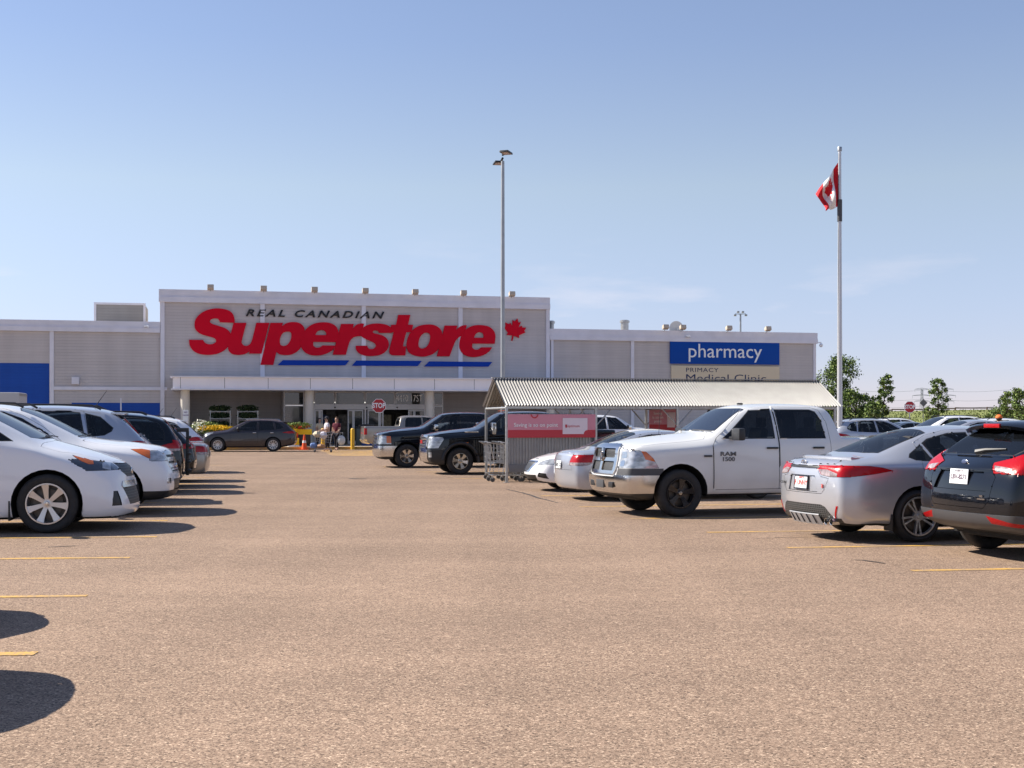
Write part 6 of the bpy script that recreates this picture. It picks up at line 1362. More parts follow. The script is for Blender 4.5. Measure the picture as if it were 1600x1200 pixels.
# ------------------------------------------------------------------ poles and flag
def at(px, py, Y): return Vector(((px - 800) / F * Y, Y, (HZ - py) / F * Y + HC))
polem = mat('pole_galvanised', (0.36, 0.37, 0.38), 0.45, 0.7, noise=0.1, nscale=3)
pm_ = at(785.5, 243, 46); lp = empty('light_pole', (pm_.x, pm_.y, 0)); tag(lp, 'tall slim parking lot light pole with two flat lamp heads', 'light pole')
H = pm_.z
mb = MB(); mb.tube([(0, 0, 0.6), (0, 0, H * 0.5), (0, 0, H - 0.2)], [0.085, 0.075, 0.062], 14); mb.build('pole', polem, lp)
mb = MB(); mb.lathe([(0.3, 0), (0.3, 0.6), (0, 0.62)], 'Z', n=20); mb.build('base', conc, lp)
for s, dz, rz, dx, dy in ((1, 0.04, 35, 0.12, -0.34), (-1, -0.18, 20, -0.16, 0.40)):
    h = empty('lamp_head', (0, 0, H + dz), parent=lp)
    mb = MB(); mb.box((dx, dy, 0), (0.34, 0.58, 0.07), R(rz) * -s * 0.5, bev=0.02, rot=None, taper=0.9); mb.build('housing', M['blackplastic'], h)
    mb = MB(); mb.box((dx, dy, -0.038), (0.24, 0.40, 0.01), R(rz) * -s * 0.5); mb.build('lens', mat('lamp_glass', (0.55, 0.42, 0.32), 0.3), h)
    mb = MB(); mb.tube([(0, 0, 0.0 - dz * 0.5), (dx * 0.4, dy * 0.4, 0)], 0.04, 8); mb.build('arm', M['blackplastic'], h)
fp = at(1312, 236, 52); fpo = empty('flagpole', (fp.x, fp.y, 0)); tag(fpo, 'tall white metal flagpole at the right behind the shelter', 'flagpole')
mb = MB(); mb.tube([(0, 0, 0), (0, 0, 4), (0, 0, fp.z)], [0.115, 0.10, 0.062], 16); mb.build('pole', mat('flagpole_metal', (0.55, 0.55, 0.56), 0.4, 0.5), fpo)
mb = MB(); mb.lathe([(0.0, 0.16), (0.08, 0.16), (0.09, 0.14), (0.09, 0.0), (0.0, 0.0)], 'Z', (0, 0, fp.z), 16); mb.build('truck_cap', polem, fpo)
mb = MB(); mb.tube([(-0.075, -0.06, 1.2), (-0.07, -0.05, fp.z - 0.1)], 0.006, 5); mb.build('halyard', M['blackplastic'], fpo)
mb = MB(); mb.lathe([(0.10, at(0, 346, 52).z), (0.10, at(0, 312, 52).z)], 'Z', (0, 0, 0), 14); mb.build('dark_band', M['greyplastic'], fpo)  # dark grey band round the pole, by the flag's lower edge
# flag: hoist down the pole, cloth sagging to the lower left
fr, fw = mat('flag_red', (0.58, 0.005, 0.015), 0.8), mat('flag_white', (0.80, 0.80, 0.80), 0.8)
nU, nV = 88, 48; A, B_, C_, D_ = at(1311, 252, 52), at(1276, 300, 52), at(1289, 330, 52), at(1311, 322, 52)
vs = []; fs = []; mi = []
for i in range(nU + 1):
    for j in range(nV + 1):
        u, v = i / nU, j / nV
        p = A.lerp(B_, u).lerp(D_.lerp(C_, u), v)
        p.y += 0.16 * math.sin(u * 8.5 + v * 3.2) * min(1, u * 3) + 0.10 * math.sin(v * 9 - u * 4) * min(1, u * 3); p.x += 0.05 * math.sin(v * 7 + u * 3) * u; p.z += 0.05 * math.sin(u * 9 + 1.3) * u - 0.16 * math.sin(PI * u) * (1 - v)*0
        vs.append(p - Vector((fp.x, fp.y, 0)))
for i in range(nU):
    for j in range(nV):
        fs.append((i * (nV + 1) + j, (i + 1) * (nV + 1) + j, (i + 1) * (nV + 1) + j + 1, i * (nV + 1) + j + 1))
        u, v = (i + 0.5) / nU, (j + 0.5) / nV; x, y = (u - 0.5) * 2 / 0.43, (0.5 - v) / 0.43
        mi.append(0 if u < 0.25 or u > 0.75 or inpoly((x, y - 0.1), LEAF) else 1)
fl = MB(); ff = fl.faces(vs, fs)
for f, m_ in zip(ff, mi): f.material_index = m_
fo = obj_from_bm('flag', fl.bm, [fr, fw], None, 60); fo.location = (fp.x, fp.y, 0); tag(fo, 'red and white Canadian maple leaf flag drooping from the pole', 'flag')
def stop_sign(px, py, Y, r, label, back=False):
    c_ = at(px, py, Y); o = empty('stop_sign', (c_.x, c_.y, 0)); tag(o, label, 'stop sign')
    mb = MB(); mb.box((0, 0.035, (c_.z + r) / 2), (0.05, 0.05, c_.z + r)); mb.build('post', M['steel'], o)
    def octo(rr): return [(rr * math.cos(R(22.5 + 45 * k)) / math.cos(R(22.5)), c_.z + rr * math.sin(R(22.5 + 45 * k)) / math.cos(R(22.5))) for k in range(8)]
    mb = MB(); mb.prism(octo(r), -0.006, 0.004, 'Y'); mb.build('border', white, o)
    mb = MB(); mb.prism(octo(r * 0.93), -0.010, -0.0065, 'Y'); mb.build('plate', mat('stop_red', (0.42, 0.012, 0.02), 0.4), o)
    t = text_obj('lettering', 'STOP', r * 0.98, white, o, (0, -0.013, c_.z), (PI / 2, 0, 0), 0.002, bold=0.012, xs=0.80); return o
stop_sign(592, 634, 66, 0.35, 'red stop sign on a post before the store doors')
stop_sign(1421.5, 636, 76, 0.33, 'red stop sign above the parked cars at the right')
def sign_back(name, px, py, Y, w, h, label, rot=0, top=None):
    c_ = at(px, py, Y); o = empty(name, (c_.x, c_.y, 0)); tag(o, label, 'road sign')
    mb = MB(); mb.box((0, 0.03, (c_.z + h / 2) / 2), (0.06, 0.06, c_.z + h / 2)); mb.build('post', M['steel'], o)
    mb = MB(); mb.box((0, 0, c_.z), (w, 0.01, h), rot=Matrix.Rotation(R(rot), 3, 'Y')); mb.build('panel', mat('sign_back', (0.17, 0.17, 0.17), 0.5, 0.3), o)
sign_back('diamond_sign', 1443, 629.5, 110, 0.48, 0.48, 'grey back of a diamond road sign right of the far stop sign', 45)
sign_back('road_sign', 1561.5, 628, 120, 0.3, 0.36, 'small grey back of a road sign before the right hand trees')
sign_back('road_sign', 1563.5, 636, 119, 0.3, 0.12, 'tiny grey tab sign just under the road sign at right')
# notice on the first column, small lamp mast behind the roof
cx_ = S(289.5, 2.6)
no = empty('wall_notice', lot(S(290, 2.92), 2.92), TH); tag(no, 'white notice with two purple text blocks on the left canopy column', 'notice')
z0_, z1_ = Z(290, 668, 2.9), Z(290, 640.5, 2.9)
mb = MB(); mb.box((0, 0, (z0_ + z1_) / 2), (0.30, 0.02, z1_ - z0_)); mb.build('panel', M['plate'], no)
pur = mat('notice_purple', (0.16, 0.10, 0.25), 0.5)
for t_, q in (('NO', 0.86), ('PARKING', 0.70), ('FIRE', 0.36), ('LANE', 0.20)): text_obj('lettering', t_, 0.115 if len(t_) < 6 else 0.075, pur, no, (0, -0.014, lerp(z0_, z1_, q)), (PI / 2, 0, 0), 0.002, bold=0.004)
lm_ = at(1157, 490, 120); lmo = empty('lamp_mast', (lm_.x, lm_.y, 0)); tag(lmo, 'distant lamp mast with a ring of heads over the store roof', 'light pole')
mb = MB(); mb.tube([(0, 0, 0), (0, 0, lm_.z)], [0.12, 0.08], 8); mb.build('pole', polem, lmo)
for dx in (-0.5, -0.22, 0.22, 0.5): mb = MB(); mb.box((dx, 0, lm_.z - 0.05 + (0.2 if abs(dx) < 0.3 else -0.1)), (0.22, 0.3, 0.16), bev=0.03); mb.tube([(0, 0, lm_.z - 0.05), (dx, 0, lm_.z - 0.02)], 0.03, 5); mb.build('lamp_head', M['steel'], lmo)

# ------------------------------------------------------------------ people
def skin_body(name, joints, edges, m, parent, lvl=2):
    me = bpy.data.meshes.new(name); me.from_pydata([j[0] for j in joints], edges, []); o = bpy.data.objects.new(name, me); COL.objects.link(o)
    md = o.modifiers.new('s', 'SKIN'); md.use_smooth_shade = True
    for i, j in enumerate(joints): me.skin_vertices[0].data[i].radius = (j[1], j[1]) if not isinstance(j[1], tuple) else j[1]
    me.skin_vertices[0].data[0].use_root = True
    sd = o.modifiers.new('u', 'SUBSURF'); sd.levels = lvl; sd.render_levels = lvl
    dg = bpy.context.evaluated_depsgraph_get(); m2 = bpy.data.meshes.new_from_object(o.evaluated_get(dg)); bpy.data.objects.remove(o)
    m2.materials.clear(); m2.materials.append(m); m2.name = name
    q = bpy.data.objects.new(name, m2); COL.objects.link(q); q.parent = parent; return q
skinm = mat('skin', (0.42, 0.25, 0.18), 0.6)
def person(label, loc, rz, top, legs, hair, h=1.72, longhair=False, cap=None, arms=((0.30, 0.42), (0.30, 0.42)), stride=0.12, skin=skinm, bulk=1.0):
    """standing figure; faces local -y; arms = (forward reach, height drop) per side"""
    o = empty('person', loc, rz); tag(o, label, 'person'); k = h / 1.72
    V = lambda x, y, z: (x * k, y * k, z * k)
    J = [(V(0, 0, 0.95), 0.13 * bulk), (V(0, 0, 1.12), 0.125 * bulk), (V(0, -0.01, 1.32), 0.14 * bulk), (V(0, 0, 1.43), 0.075), (V(0, -0.015, 1.50), 0.052), (V(0, -0.025, 1.56), 0.075), (V(0, -0.03, 1.64), 0.09), (V(0, -0.02, 1.70), 0.05)]
    E = [(0, 1), (1, 2), (2, 3), (3, 4), (4, 5), (5, 6), (6, 7)]
    for s, (fw_, dz) in zip((-1, 1), arms):
        b = len(J); J += [(V(s * 0.17, 0, 1.37), 0.058), (V(s * 0.22, -fw_ * 0.15, 1.12), 0.045), (V(s * 0.20, -fw_, 1.37 - dz), 0.032), (V(s * 0.19, -fw_ - 0.07, 1.36 - dz), 0.036), (V(s * 0.185, -fw_ - 0.13, 1.34 - dz), 0.018)]; E += [(2, b), (b, b + 1), (b + 1, b + 2), (b + 2, b + 3), (b + 3, b + 4)]
    for s in (-1, 1):
        b = len(J); J += [(V(s * 0.09, 0, 0.86), 0.09 * bulk), (V(s * 0.095, -s * stride * 0.5 - 0.02, 0.48), 0.062), (V(s * 0.095, -s * stride + 0.02, 0.09), 0.042), (V(s * 0.10, -s * stride - 0.04, 0.04), 0.04), (V(s * 0.11, -s * stride - 0.13, 0.03), 0.03)]; E += [(0, b), (b, b + 1), (b + 1, b + 2), (b + 2, b + 3), (b + 3, b + 4)]
    body = skin_body('body', J, E, skin, o)
    # clothes: fitted shells
    T = [(V(0, 0, 0.93), 0.145 * bulk), (V(0, 0, 1.12), 0.14 * bulk), (V(0, -0.01, 1.30), 0.152 * bulk), (V(0, 0, 1.42), 0.08)]; TE = [(0, 1), (1, 2), (2, 3)]
    for s, (fw_, dz) in zip((-1, 1), arms):
        b = len(T); T += [(V(s * 0.17, 0, 1.37), 0.07), (V(s * 0.215, -fw_ * 0.1, 1.18), 0.06)]; TE += [(2, b), (b, b + 1)]
    skin_body('shirt', T, TE, top, o)
    L_ = [(V(0, 0, 0.92), 0.14 * bulk)]; LE = []
    for s in (-1, 1):
        b = len(L_); L_ += [(V(s * 0.09, 0, 0.84), 0.10 * bulk), (V(s * 0.095, -s * stride * 0.5 - 0.02, 0.48), 0.073), (V(s * 0.095, -s * stride + 0.02, 0.12), 0.055)]; LE += [(0, b), (b, b + 1), (b + 1, b + 2)]
    skin_body('trousers', L_, LE, legs, o)
    mb = MB(); mb.ball(V(0, 0.0, 1.655), (0.19 * k, 0.20 * k, 0.21 * k), 14)
    if longhair: mb.ball(V(0, 0.06, 1.50), (0.22 * k, 0.13 * k, 0.42 * k), 14)
    for v in mb.bm.verts:
        if v.co.y < -0.05 * k and v.co.z < 1.68 * k: v.co.y = -0.045 * k
    mb.build('hair', hair, o, 60)
    for s in (-1, 1):
        mb = MB(); mb.ball(V(s * 0.034, -0.112, 1.628), (0.022, 0.014, 0.014), 8); mb.build('eye', M['blackplastic'], o)
    mb = MB(); mb.ball(V(0, -0.122, 1.60), (0.026, 0.03, 0.045), 8); mb.build('nose', skin, o)
    mb = MB(); mb.ball(V(0, -0.105, 1.563), (0.045, 0.014, 0.012), 8); mb.build('mouth', mat('lips', (0.3, 0.1, 0.09), 0.6), o)
    if cap:
        mb = MB(); mb.lathe([(0.0, 0.11), (0.06, 0.10), (0.098, 0.06), (0.108, 0.0), (0.0, 0.0)], 'Z', V(0, -0.01, 1.655), 16); mb.box(V(0, -0.15, 1.66), (0.15, 0.12, 0.014), bev=0.006); mb.build('cap', cap, o, 50)
    return o
dkc = mat('dark_cloth', (0.02, 0.02, 0.03), 0.9); brown = mat('brown_hair', (0.09, 0.045, 0.025), 0.7); darkh = mat('dark_hair', (0.015, 0.012, 0.01), 0.7)
wcl = mat('white_cloth', (0.55, 0.52, 0.58), 0.9, noise=0.15, nscale=12); mar = mat('maroon_cloth', (0.11, 0.01, 0.025), 0.9, noise=0.2, nscale=10); beige = mat('beige_cloth', (0.5, 0.42, 0.3), 0.9)
g = G(511, 704.5); person('person in white shirt and dark cap pushing a loaded trolley', (g.x, g.y, 0), R(-60), wcl, dkc, darkh, 1.72, cap=dkc, arms=((0.42, 0.38), (0.42, 0.38)))
g = G(526, 703.5); person('long haired person in a maroon top carrying a pale bag', (g.x, g.y, 0), R(-20), mar, dkc, brown, 1.70, True, arms=((0.10, 0.55), (0.22, 0.40)), bulk=1.08)
g = G(499.5, 700.5); person('person in beige top behind the loaded trolley', (g.x, g.y, 0), R(30), beige, dkc, darkh, 1.66, arms=((0.1, 0.55), (0.3, 0.3)))
g = G(533.5, 703.5); mb = MB(); mb.ball((0, 0, 0.52), (0.42, 0.26, 0.52), 14); mb.tube([(-0.08, 0, 0.74), (-0.05, 0, 0.92), (0.06, 0, 0.92), (0.08, 0, 0.74)], 0.012, 6)
for v in mb.bm.verts: v.co += Vector((rnd.uniform(-.02, .02), rnd.uniform(-.02, .02), rnd.uniform(-.02, .02)))
o = mb.build('shopping_bag', mat('bag_pale', (0.55, 0.6, 0.62), 0.35), loc=(g.x, g.y - 0.1, 0.0)); tag(o, 'pale plastic shopping bag held beside the maroon top', 'bag')
g = at(1561, 656, 40); person('person in an orange cap standing behind the far cars', (g.x, g.y, 0), R(150), mat('grey_cloth', (0.2, 0.2, 0.22), 0.9), dkc, darkh, 1.70, cap=mat('orange_cap', (0.75, 0.16, 0.03), 0.8), arms=((0.1, 0.55), (0.1, 0.55)))
p_ = Vector(lot(S(642, -1.2), -1.2)); person('person in black standing in the right hand doorway', (p_.x, p_.y, 0.15), R(10), dkc, dkc, darkh, 1.74, arms=((0.1, 0.55), (0.1, 0.55)))
c_ = copy_tree(cart); g = G(487, 706.5); c_.location = (g.x + 1.0, g.y, 0); c_.rotation_euler = (0, 0, R(188)); tag(c_, 'loaded trolley pushed across the crossing by shoppers', 'shopping cart'); c_.pop('group', None) if hasattr(c_, 'pop') else None
if 'group' in c_: del c_['group']
for k_, (dx, dz, d, m_, lb) in enumerate(((0.75, 0.98, (0.42, 0.4, 0.3), beige, 'cream bundle on top of the loaded trolley'), (0.45, 0.92, (0.36, 0.38, 0.34), wcl, 'white bag heaped in the middle of the loaded trolley'), (0.95, 0.42, (0.36, 0.3, 0.28), mat('bag_blue', (0.12, 0.2, 0.42), 0.6), 'blue bag on the low rack end of the loaded trolley'), (0.55, 0.40, (0.4, 0.3, 0.22), mat('bag_tan', (0.4, 0.22, 0.12), 0.7), 'tan bag under the basket of the loaded trolley'))):
    mb = MB(); mb.ball((0, 0, 0), d, 12)
    for v in mb.bm.verts: v.co += v.co.normalized() * rnd.uniform(-0.03, 0.04)
    o = mb.build('grocery_bag', m_, loc=(g.x + 1.0 - dx * 0.95, g.y - 0.05, dz - 0.1)); tag(o, lb, 'bag', 'bags on the loaded trolley')

# ------------------------------------------------------------------ things by the doors
yb = mat('bollard_yellow', (0.72, 0.42, 0.02), 0.5)
for px, lb in ((504.5, 'yellow bollard hidden partly by the shoppers and trolley'), (551, 'yellow bollard standing clear before the glass doors')):
    g = G(px, 702.5); mb = MB(); mb.lathe([(0.105, 0), (0.105, 1.05), (0.09, 1.10), (0.05, 1.135), (0, 1.14)], 'Z', n=18); o = mb.build('bollard', yb, loc=(g.x, g.y, 0.0)); tag(o, lb, 'bollard', 'yellow bollards before the doors')
g = G(475.5, 703.0); co = empty('traffic_cone', (g.x, g.y, 0.0)); tag(co, 'orange traffic cone with white band beside the flower stand', 'traffic cone')
org = mat('cone_orange', (0.85, 0.10, 0.015), 0.5); mb = MB(); mb.box((0, 0, 0.02), (0.42, 0.42, 0.04), bev=0.01); mb.build('base', org, co)
mb = MB(); mb.lathe([(0.15, 0.04), (0.035, 0.80), (0.0, 0.81)], 'Z', n=18); mb.build('cone', org, co); mb = MB(); mb.lathe([(0.105, 0.37), (0.085, 0.50)], 'Z', n=18); mb.build('band', white, co)
def bin_(px, py, w, h, m_, lb):
    g = G(px, py); o = empty('waste_bin', (g.x, g.y + 1.0, 0.15), TH); tag(o, lb, 'bin'); mb = MB(); mb.box((0, 0, h / 2), (w, 0.6, h), bev=0.04, taper=1.06); mb.build('body', m_, o)
    mb = MB(); mb.box((0, -0.02, h + 0.04), (w * 1.1, 0.68, 0.1), bev=0.04); mb.tube([(-w / 2, 0.3, h + 0.06), (w / 2, 0.3, h + 0.06)], 0.03, 6); mb.build('lid', M['blackplastic'], o)
bin_(571, 701, 0.62, 1.1, mat('bin_blue', (0.01, 0.06, 0.26), 0.5), 'blue waste bin with black lid between the two doors'); bin_(559.5, 700, 0.45, 0.95, mat('bin_grey', (0.12, 0.13, 0.11), 0.6), 'grey green waste bin left of the blue bin')
# plants: leaf masses
def leaves(n, c, d, size, m, parent, name, seed=1, flat=0.5, shell=False):
    r_ = random.Random(seed); mb = MB(); vs = []; fs = []
    for i in range(n):
        while True:
            p = Vector((r_.uniform(-1, 1), r_.uniform(-1, 1), r_.uniform(-1, 1)))
            if p.length <= 1 and (not shell or p.length > 0.6): break
        p = Vector((c[0] + p.x * d[0] / 2, c[1] + p.y * d[1] / 2, c[2] + p.z * d[2] / 2))
        a = Vector((r_.gauss(0, 1), r_.gauss(0, 1), r_.gauss(0, 1) * flat)).normalized(); b = a.cross(Vector((r_.gauss(0, 1), r_.gauss(0, 1), r_.gauss(0, 1)))).normalized(); s = size * r_.uniform(0.6, 1.3)
        k = len(vs); vs += [p - a * s, p + b * s * 0.5, p + a * s, p - b * s * 0.5]; fs.append((k, k + 1, k + 2, k + 3))
    mb.faces(vs, fs); return mb.build(name, m, parent, None)
lf1 = mat('leaf_green', (0.10, 0.16, 0.03), 0.7, noise=0.4, nscale=5); lf2 = mat('leaf_light', (0.17, 0.23, 0.04), 0.7, noise=0.3, nscale=5); lfd = mat('leaf_dark', (0.025, 0.05, 0.012), 0.8, noise=0.4, nscale=5)
fy = mat('flower_yellow', (0.80, 0.52, 0.01), 0.7); fwh = mat('flower_white', (0.75, 0.75, 0.62), 0.7); frd = mat('flower_red', (0.6, 0.03, 0.01), 0.7)
p_ = Vector(lot(S(336, 4.6), 4.6)); ft = empty('flower_table', (p_.x, p_.y, 0.15), TH); tag(ft, 'long table of yellow flowers and white lilies left of the dark SUV', 'flower display')
mb = MB(); mb.box((0, 0, 0.60), (2.1, 0.9, 0.06), bev=0.01)
for x in (-0.95, 0.95):
    for y in (-0.4, 0.4): mb.box((x, y, 0.29), (0.06, 0.06, 0.58))
mb.box((0, 0, 0.2), (1.9, 0.8, 0.3)); mb.build('table', M['blackplastic'], ft)
leaves(1500, (0, 0, 0.85), (2.3, 1.0, 0.45), 0.07, lf1, ft, 'foliage', 3); leaves(1500, (0.05, -0.15, 0.98), (2.1, 0.9, 0.36), 0.05, fy, ft, 'yellow_flowers', 4); leaves(260, (-0.75, -0.1, 1.08), (0.95, 0.9, 0.75), 0.06, fwh, ft, 'white_flowers', 5); leaves(600, (-0.5, 0.2, 1.10), (1.6, 0.9, 0.5), 0.07, lf2, ft, 'light_foliage', 6)
def rack(px0, px1, lb, seed):
    s0, s1 = S(px0, 1.5), S(px1, 1.5); w = s1 - s0; p_ = Vector(lot((s0 + s1) / 2, 1.5)); o = empty('plant_rack', (p_.x, p_.y, 0.15), TH); tag(o, lb, 'plant rack', 'tall plant racks against the wall')
    mb = MB(); h = 1.95
    for x in (-w / 2 + 0.05, w / 2 - 0.05):
        for y in (-0.3, 0.3): mb.tube([(x, y, 0), (x, y, h)], 0.025, 6)
    for z in (0.5, 1.0, 1.5, 1.9): mb.box((0, 0, z), (w, 0.66, 0.03))
    mb.build('frame', M['steel'], o)
    for i, z in enumerate((0.7, 1.2, 1.68, 2.08)): leaves(420, (0, 0, z), (w * 1.05, 0.7, 0.36), 0.08, lfd, o, 'foliage', seed + i)
rack(327, 361, 'plant rack nearer the left column against the grey wall', 20); rack(370, 404, 'plant rack nearer the window bay with a small price card', 30)
p_ = Vector(lot(S(466, 5.4), 5.4)); fs_ = empty('flower_stand', (p_.x, p_.y, 0.15), TH); tag(fs_, 'yellow and red stepped flower stand behind the dark SUV', 'flower display')
for k_, (x, y, z, w, h, m_) in enumerate(((-0.35, -0.2, 0.55, 0.62, 0.35, frd), (0.35, 0.1, 0.78, 0.75, 0.3, fy), (-0.3, -0.45, 0.25, 0.6, 0.4, fy), (-0.35, 0.0, 0.86, 0.6, 0.2, fy), (0.3, 0.1, 0.35, 0.7, 0.6, M['blackplastic']), (-0.28, -0.5, 0.04, 0.6, 0.10, M['plate']))):
    mb = MB(); mb.box((x, y, z), (w, 0.5, h), bev=0.02); mb.build('crate', m_, fs_)
leaves(500, (0, 0.05, 1.12), (1.5, 0.7, 0.38), 0.07, lf2, fs_, 'foliage', 41); leaves(90, (0.1, -0.1, 1.05), (1.2, 0.6, 0.3), 0.06, frd, fs_, 'red_flowers', 42)
# grey box body of a delivery vehicle far left, roof only above the cars
g = at(10, 650, 50); bt = empty('box_truck', (g.x - 2.0, g.y, 0), TH); tag(bt, 'pale box truck body behind the white cars at far left', 'truck')
mb = MB(); mb.box((0, 0, 1.75), (5.0, 2.2, 1.75), bev=0.04); mb.build('box_body', mat('truck_box', (0.5, 0.49, 0.47), 0.5), bt)
mb = MB(); mb.box((2.45, 0, 2.55), (0.12, 2.1, 0.1), bev=0.02); mb.build('marker_bar', M['steel'], bt)
mb = MB(); mb.box((0, 0, 0.75), (4.9, 1.0, 0.22)); mb.build('chassis', M['under'], bt)
for x in (-1.6, 1.5):
    for s in (-1, 1): o = tyre_mb(0.42, 0.25, 0.24).build('wheel', M['tyre'], bt); o.location = (x, s * 0.95, 0.42)

# ------------------------------------------------------------------ field, far road, trees, pylons
mb = MB(); nx, ny = 70, 26; vs = []; fs = []
def hillz(x, y):
    t = max(0, min(1, (y - 120) / 90)); e = t * t * (3 - 2 * t); sx = max(0, min(1, (x - 10) / 60)); return -0.03 + e * (1.9 + 1.3 * sx) + 0.12 * math.sin(x * 0.13) * math.sin(y * 0.11) * t
for j in range(ny + 1):
    for i in range(nx + 1):
        x = -60 + i * 4.5; y = 112.5 + j * 6; vs.append((x, y, hillz(x, y)))
for j in range(ny):
    for i in range(nx): a = j * (nx + 1) + i; fs.append((a, a + 1, a + nx + 2, a + nx + 1))
mb.faces(vs, fs); tag(mb.build('field', mat('meadow_grass', (0.17, 0.19, 0.045), 0.95, noise=0.4, nscale=0.35, bump=0.5, bscale=2), smooth=60), kind='structure')
gr_ = random.Random(5); mb = MB(); vs = []; fs = []
for i in range(9000):
    x = gr_.uniform(20, 130); y = gr_.uniform(116, 200); z = hillz(x, y); h = gr_.uniform(0.1, 0.32); w = 0.08; k = len(vs); dx = gr_.uniform(-0.15, 0.15)
    vs += [(x - w, y, z), (x + w, y, z), (x + dx, y, z + h)]; fs.append((k, k + 1, k + 2))
mb.faces(vs, fs); tag(mb.build('tall_grass', mat('grass_blade', (0.24, 0.25, 0.07), 0.9, noise=0.5, nscale=0.8), smooth=None), 'tall yellow green grass over the field slope', 'grass', kind='stuff')
gd = empty('guard_rail', (0, 0, 0)); tag(gd, 'rusty brown guard rail along the top of the grass slope', 'guard rail')
rust = mat('rail_rust', (0.16, 0.09, 0.06), 0.8); zt_ = lambda x: hillz(x, 205)
mb = MB(); pts = [(x, 205, zt_(x) + 0.30) for x in range(30, 150, 5)]
for a, b in zip(pts, pts[1:]): mb.box(((a[0] + b[0]) / 2, 205, (a[2] + b[2]) / 2), (5.0, 0.08, 0.18))
mb.build('beam', rust, gd)
for x in range(30, 150, 5): mb = MB(); mb.box((x, 205.1, zt_(x) + 0.2), (0.16, 0.16, 0.5)); mb.build('post', rust, gd)
barkm = mat('bark', (0.09, 0.065, 0.045), 0.9, noise=0.3, nscale=6)
def tree(px, pyt, Y, w, lb, seed, leafm=lf1, lean=0.0, n=1500, low=0.25, size=0.13, shrub=False, cols=7):
    r_ = random.Random(seed); g = at(px, pyt, Y); H = g.z; o = empty('shrub' if shrub else 'tree', (g.x, g.y, hillz(g.x, g.y) if Y > 112 else 0)); tag(o, lb, 'shrub' if shrub else 'tree', 'trees and shrubs beyond the car park')
    mb = MB(); top = H * 0.92; tp = [(lean * H * t * t + r_.uniform(-0.03, 0.03), 0, H * 0.92 * t) for t in (0, 0.25, 0.5, 0.75, 1)]
    mb.tube(tp, [0.018 * H + 0.02, 0.016 * H, 0.012 * H, 0.007 * H, 0.002 * H], 8)
    clumps = []
    for i in range(cols * 3):
        t = lerp(low, 1.0, (i + 0.5) / (cols * 3)); a = i * 2.4 + r_.uniform(-0.5, 0.5); rad = w * 0.36 * (math.sin(PI * min(1, 0.25 + 0.8 * (1 - t))) ** 0.7) * r_.uniform(0.35, 1.0) + 0.05
        c0 = Vector((lean * H * t * t, 0, H * t * 0.93)); e = c0 + Vector((math.cos(a) * rad, math.sin(a) * rad, rad * 0.55))
        if e.z > H: e.z = H - 0.1
        mb.tube([c0 - Vector((0, 0, rad * 0.4)), e], [0.006 * H, 0.003], 5); clumps.append((e, max(0.13 * w, rad * 0.55)))
    clumps.append((Vector((lean * H, 0, H * 0.95)), w * 0.14))
    mb.build('trunk', barkm, o, 40)
    for kk, lm in enumerate((leafm, lf2 if leafm is not lf2 else lf1, lfd)):
        vs = []; fs = []; mb = MB()
        for q in range(int(n * 1.35 * (0.5, 0.3, 0.2)[kk])):
            c0, rr = clumps[r_.randrange(len(clumps))]; 
            p = Vector((r_.gauss(0, 0.5), r_.gauss(0, 0.5), r_.gauss(0, 0.42))) * rr + c0
            a = Vector((r_.gauss(0, 1), r_.gauss(0, 1), r_.gauss(0, 1))).normalized(); b = a.cross(Vector((r_.gauss(0, 1), r_.gauss(0, 1), r_.gauss(0, 1)))).normalized(); s = size * r_.uniform(0.6, 1.4)
            k = len(vs); vs += [p - a * s, p + b * s * 0.55, p + a * s, p - b * s * 0.55]; fs.append((k, k + 1, k + 2, k + 3))
        mb.faces(vs, fs); mb.build('crown', lm, o, None)
tree(1309, 559, 96, 3.2, 'full leafy tree behind the flagpole by the store corner', 1, n=5200, low=0.2, size=0.085, cols=10)
tree(1337, 612, 92, 2.0, 'low bushy tree between the shelter end and the slender tree', 2, n=2200, low=0.05, size=0.085)
tree(1352, 619, 95, 2.2, 'round green bush left of the slender leaning tree', 3, lf2, n=2200, low=0.02, size=0.085, shrub=True)
tree(1378, 583, 94, 1.25, 'slender leaning young tree left of the far stop sign', 4, lean=0.08, n=2400, low=0.1, size=0.085, cols=8)
tree(1368, 630, 90, 1.8, 'small bush at the foot of the slender leaning tree', 5, lf2, n=1500, low=0.0, size=0.085, shrub=True)
tree(1466, 590, 112, 1.6, 'young tree right of the diamond road sign', 6, n=2600, low=0.12, size=0.085, cols=8)
tree(1451, 636, 110, 1.3, 'small bush at the foot of the tree by the diamond sign', 7, lf2, n=700, low=0.0, size=0.085, shrub=True)
tree(1574, 612, 105, 1.7, 'leafy tree next to the small grey road sign', 8, lf2, n=2400, low=0.1, size=0.085)
tree(1599, 611, 100, 2.6, 'darker tree at the right edge of the picture', 9, n=2600, low=0.1, size=0.085, lean=-0.03)
tree(1556, 640, 108, 2.4, 'low wide bush under the small grey road sign', 10, n=1200, low=0.0, size=0.085, shrub=True)
tree(1300, 640, 100, 3.0, 'low bush under the full tree by the store corner', 11, n=1400, low=0.0, size=0.085, shrub=True)
pyl = mat('pylon_steel', (0.30, 0.31, 0.33), 0.6)
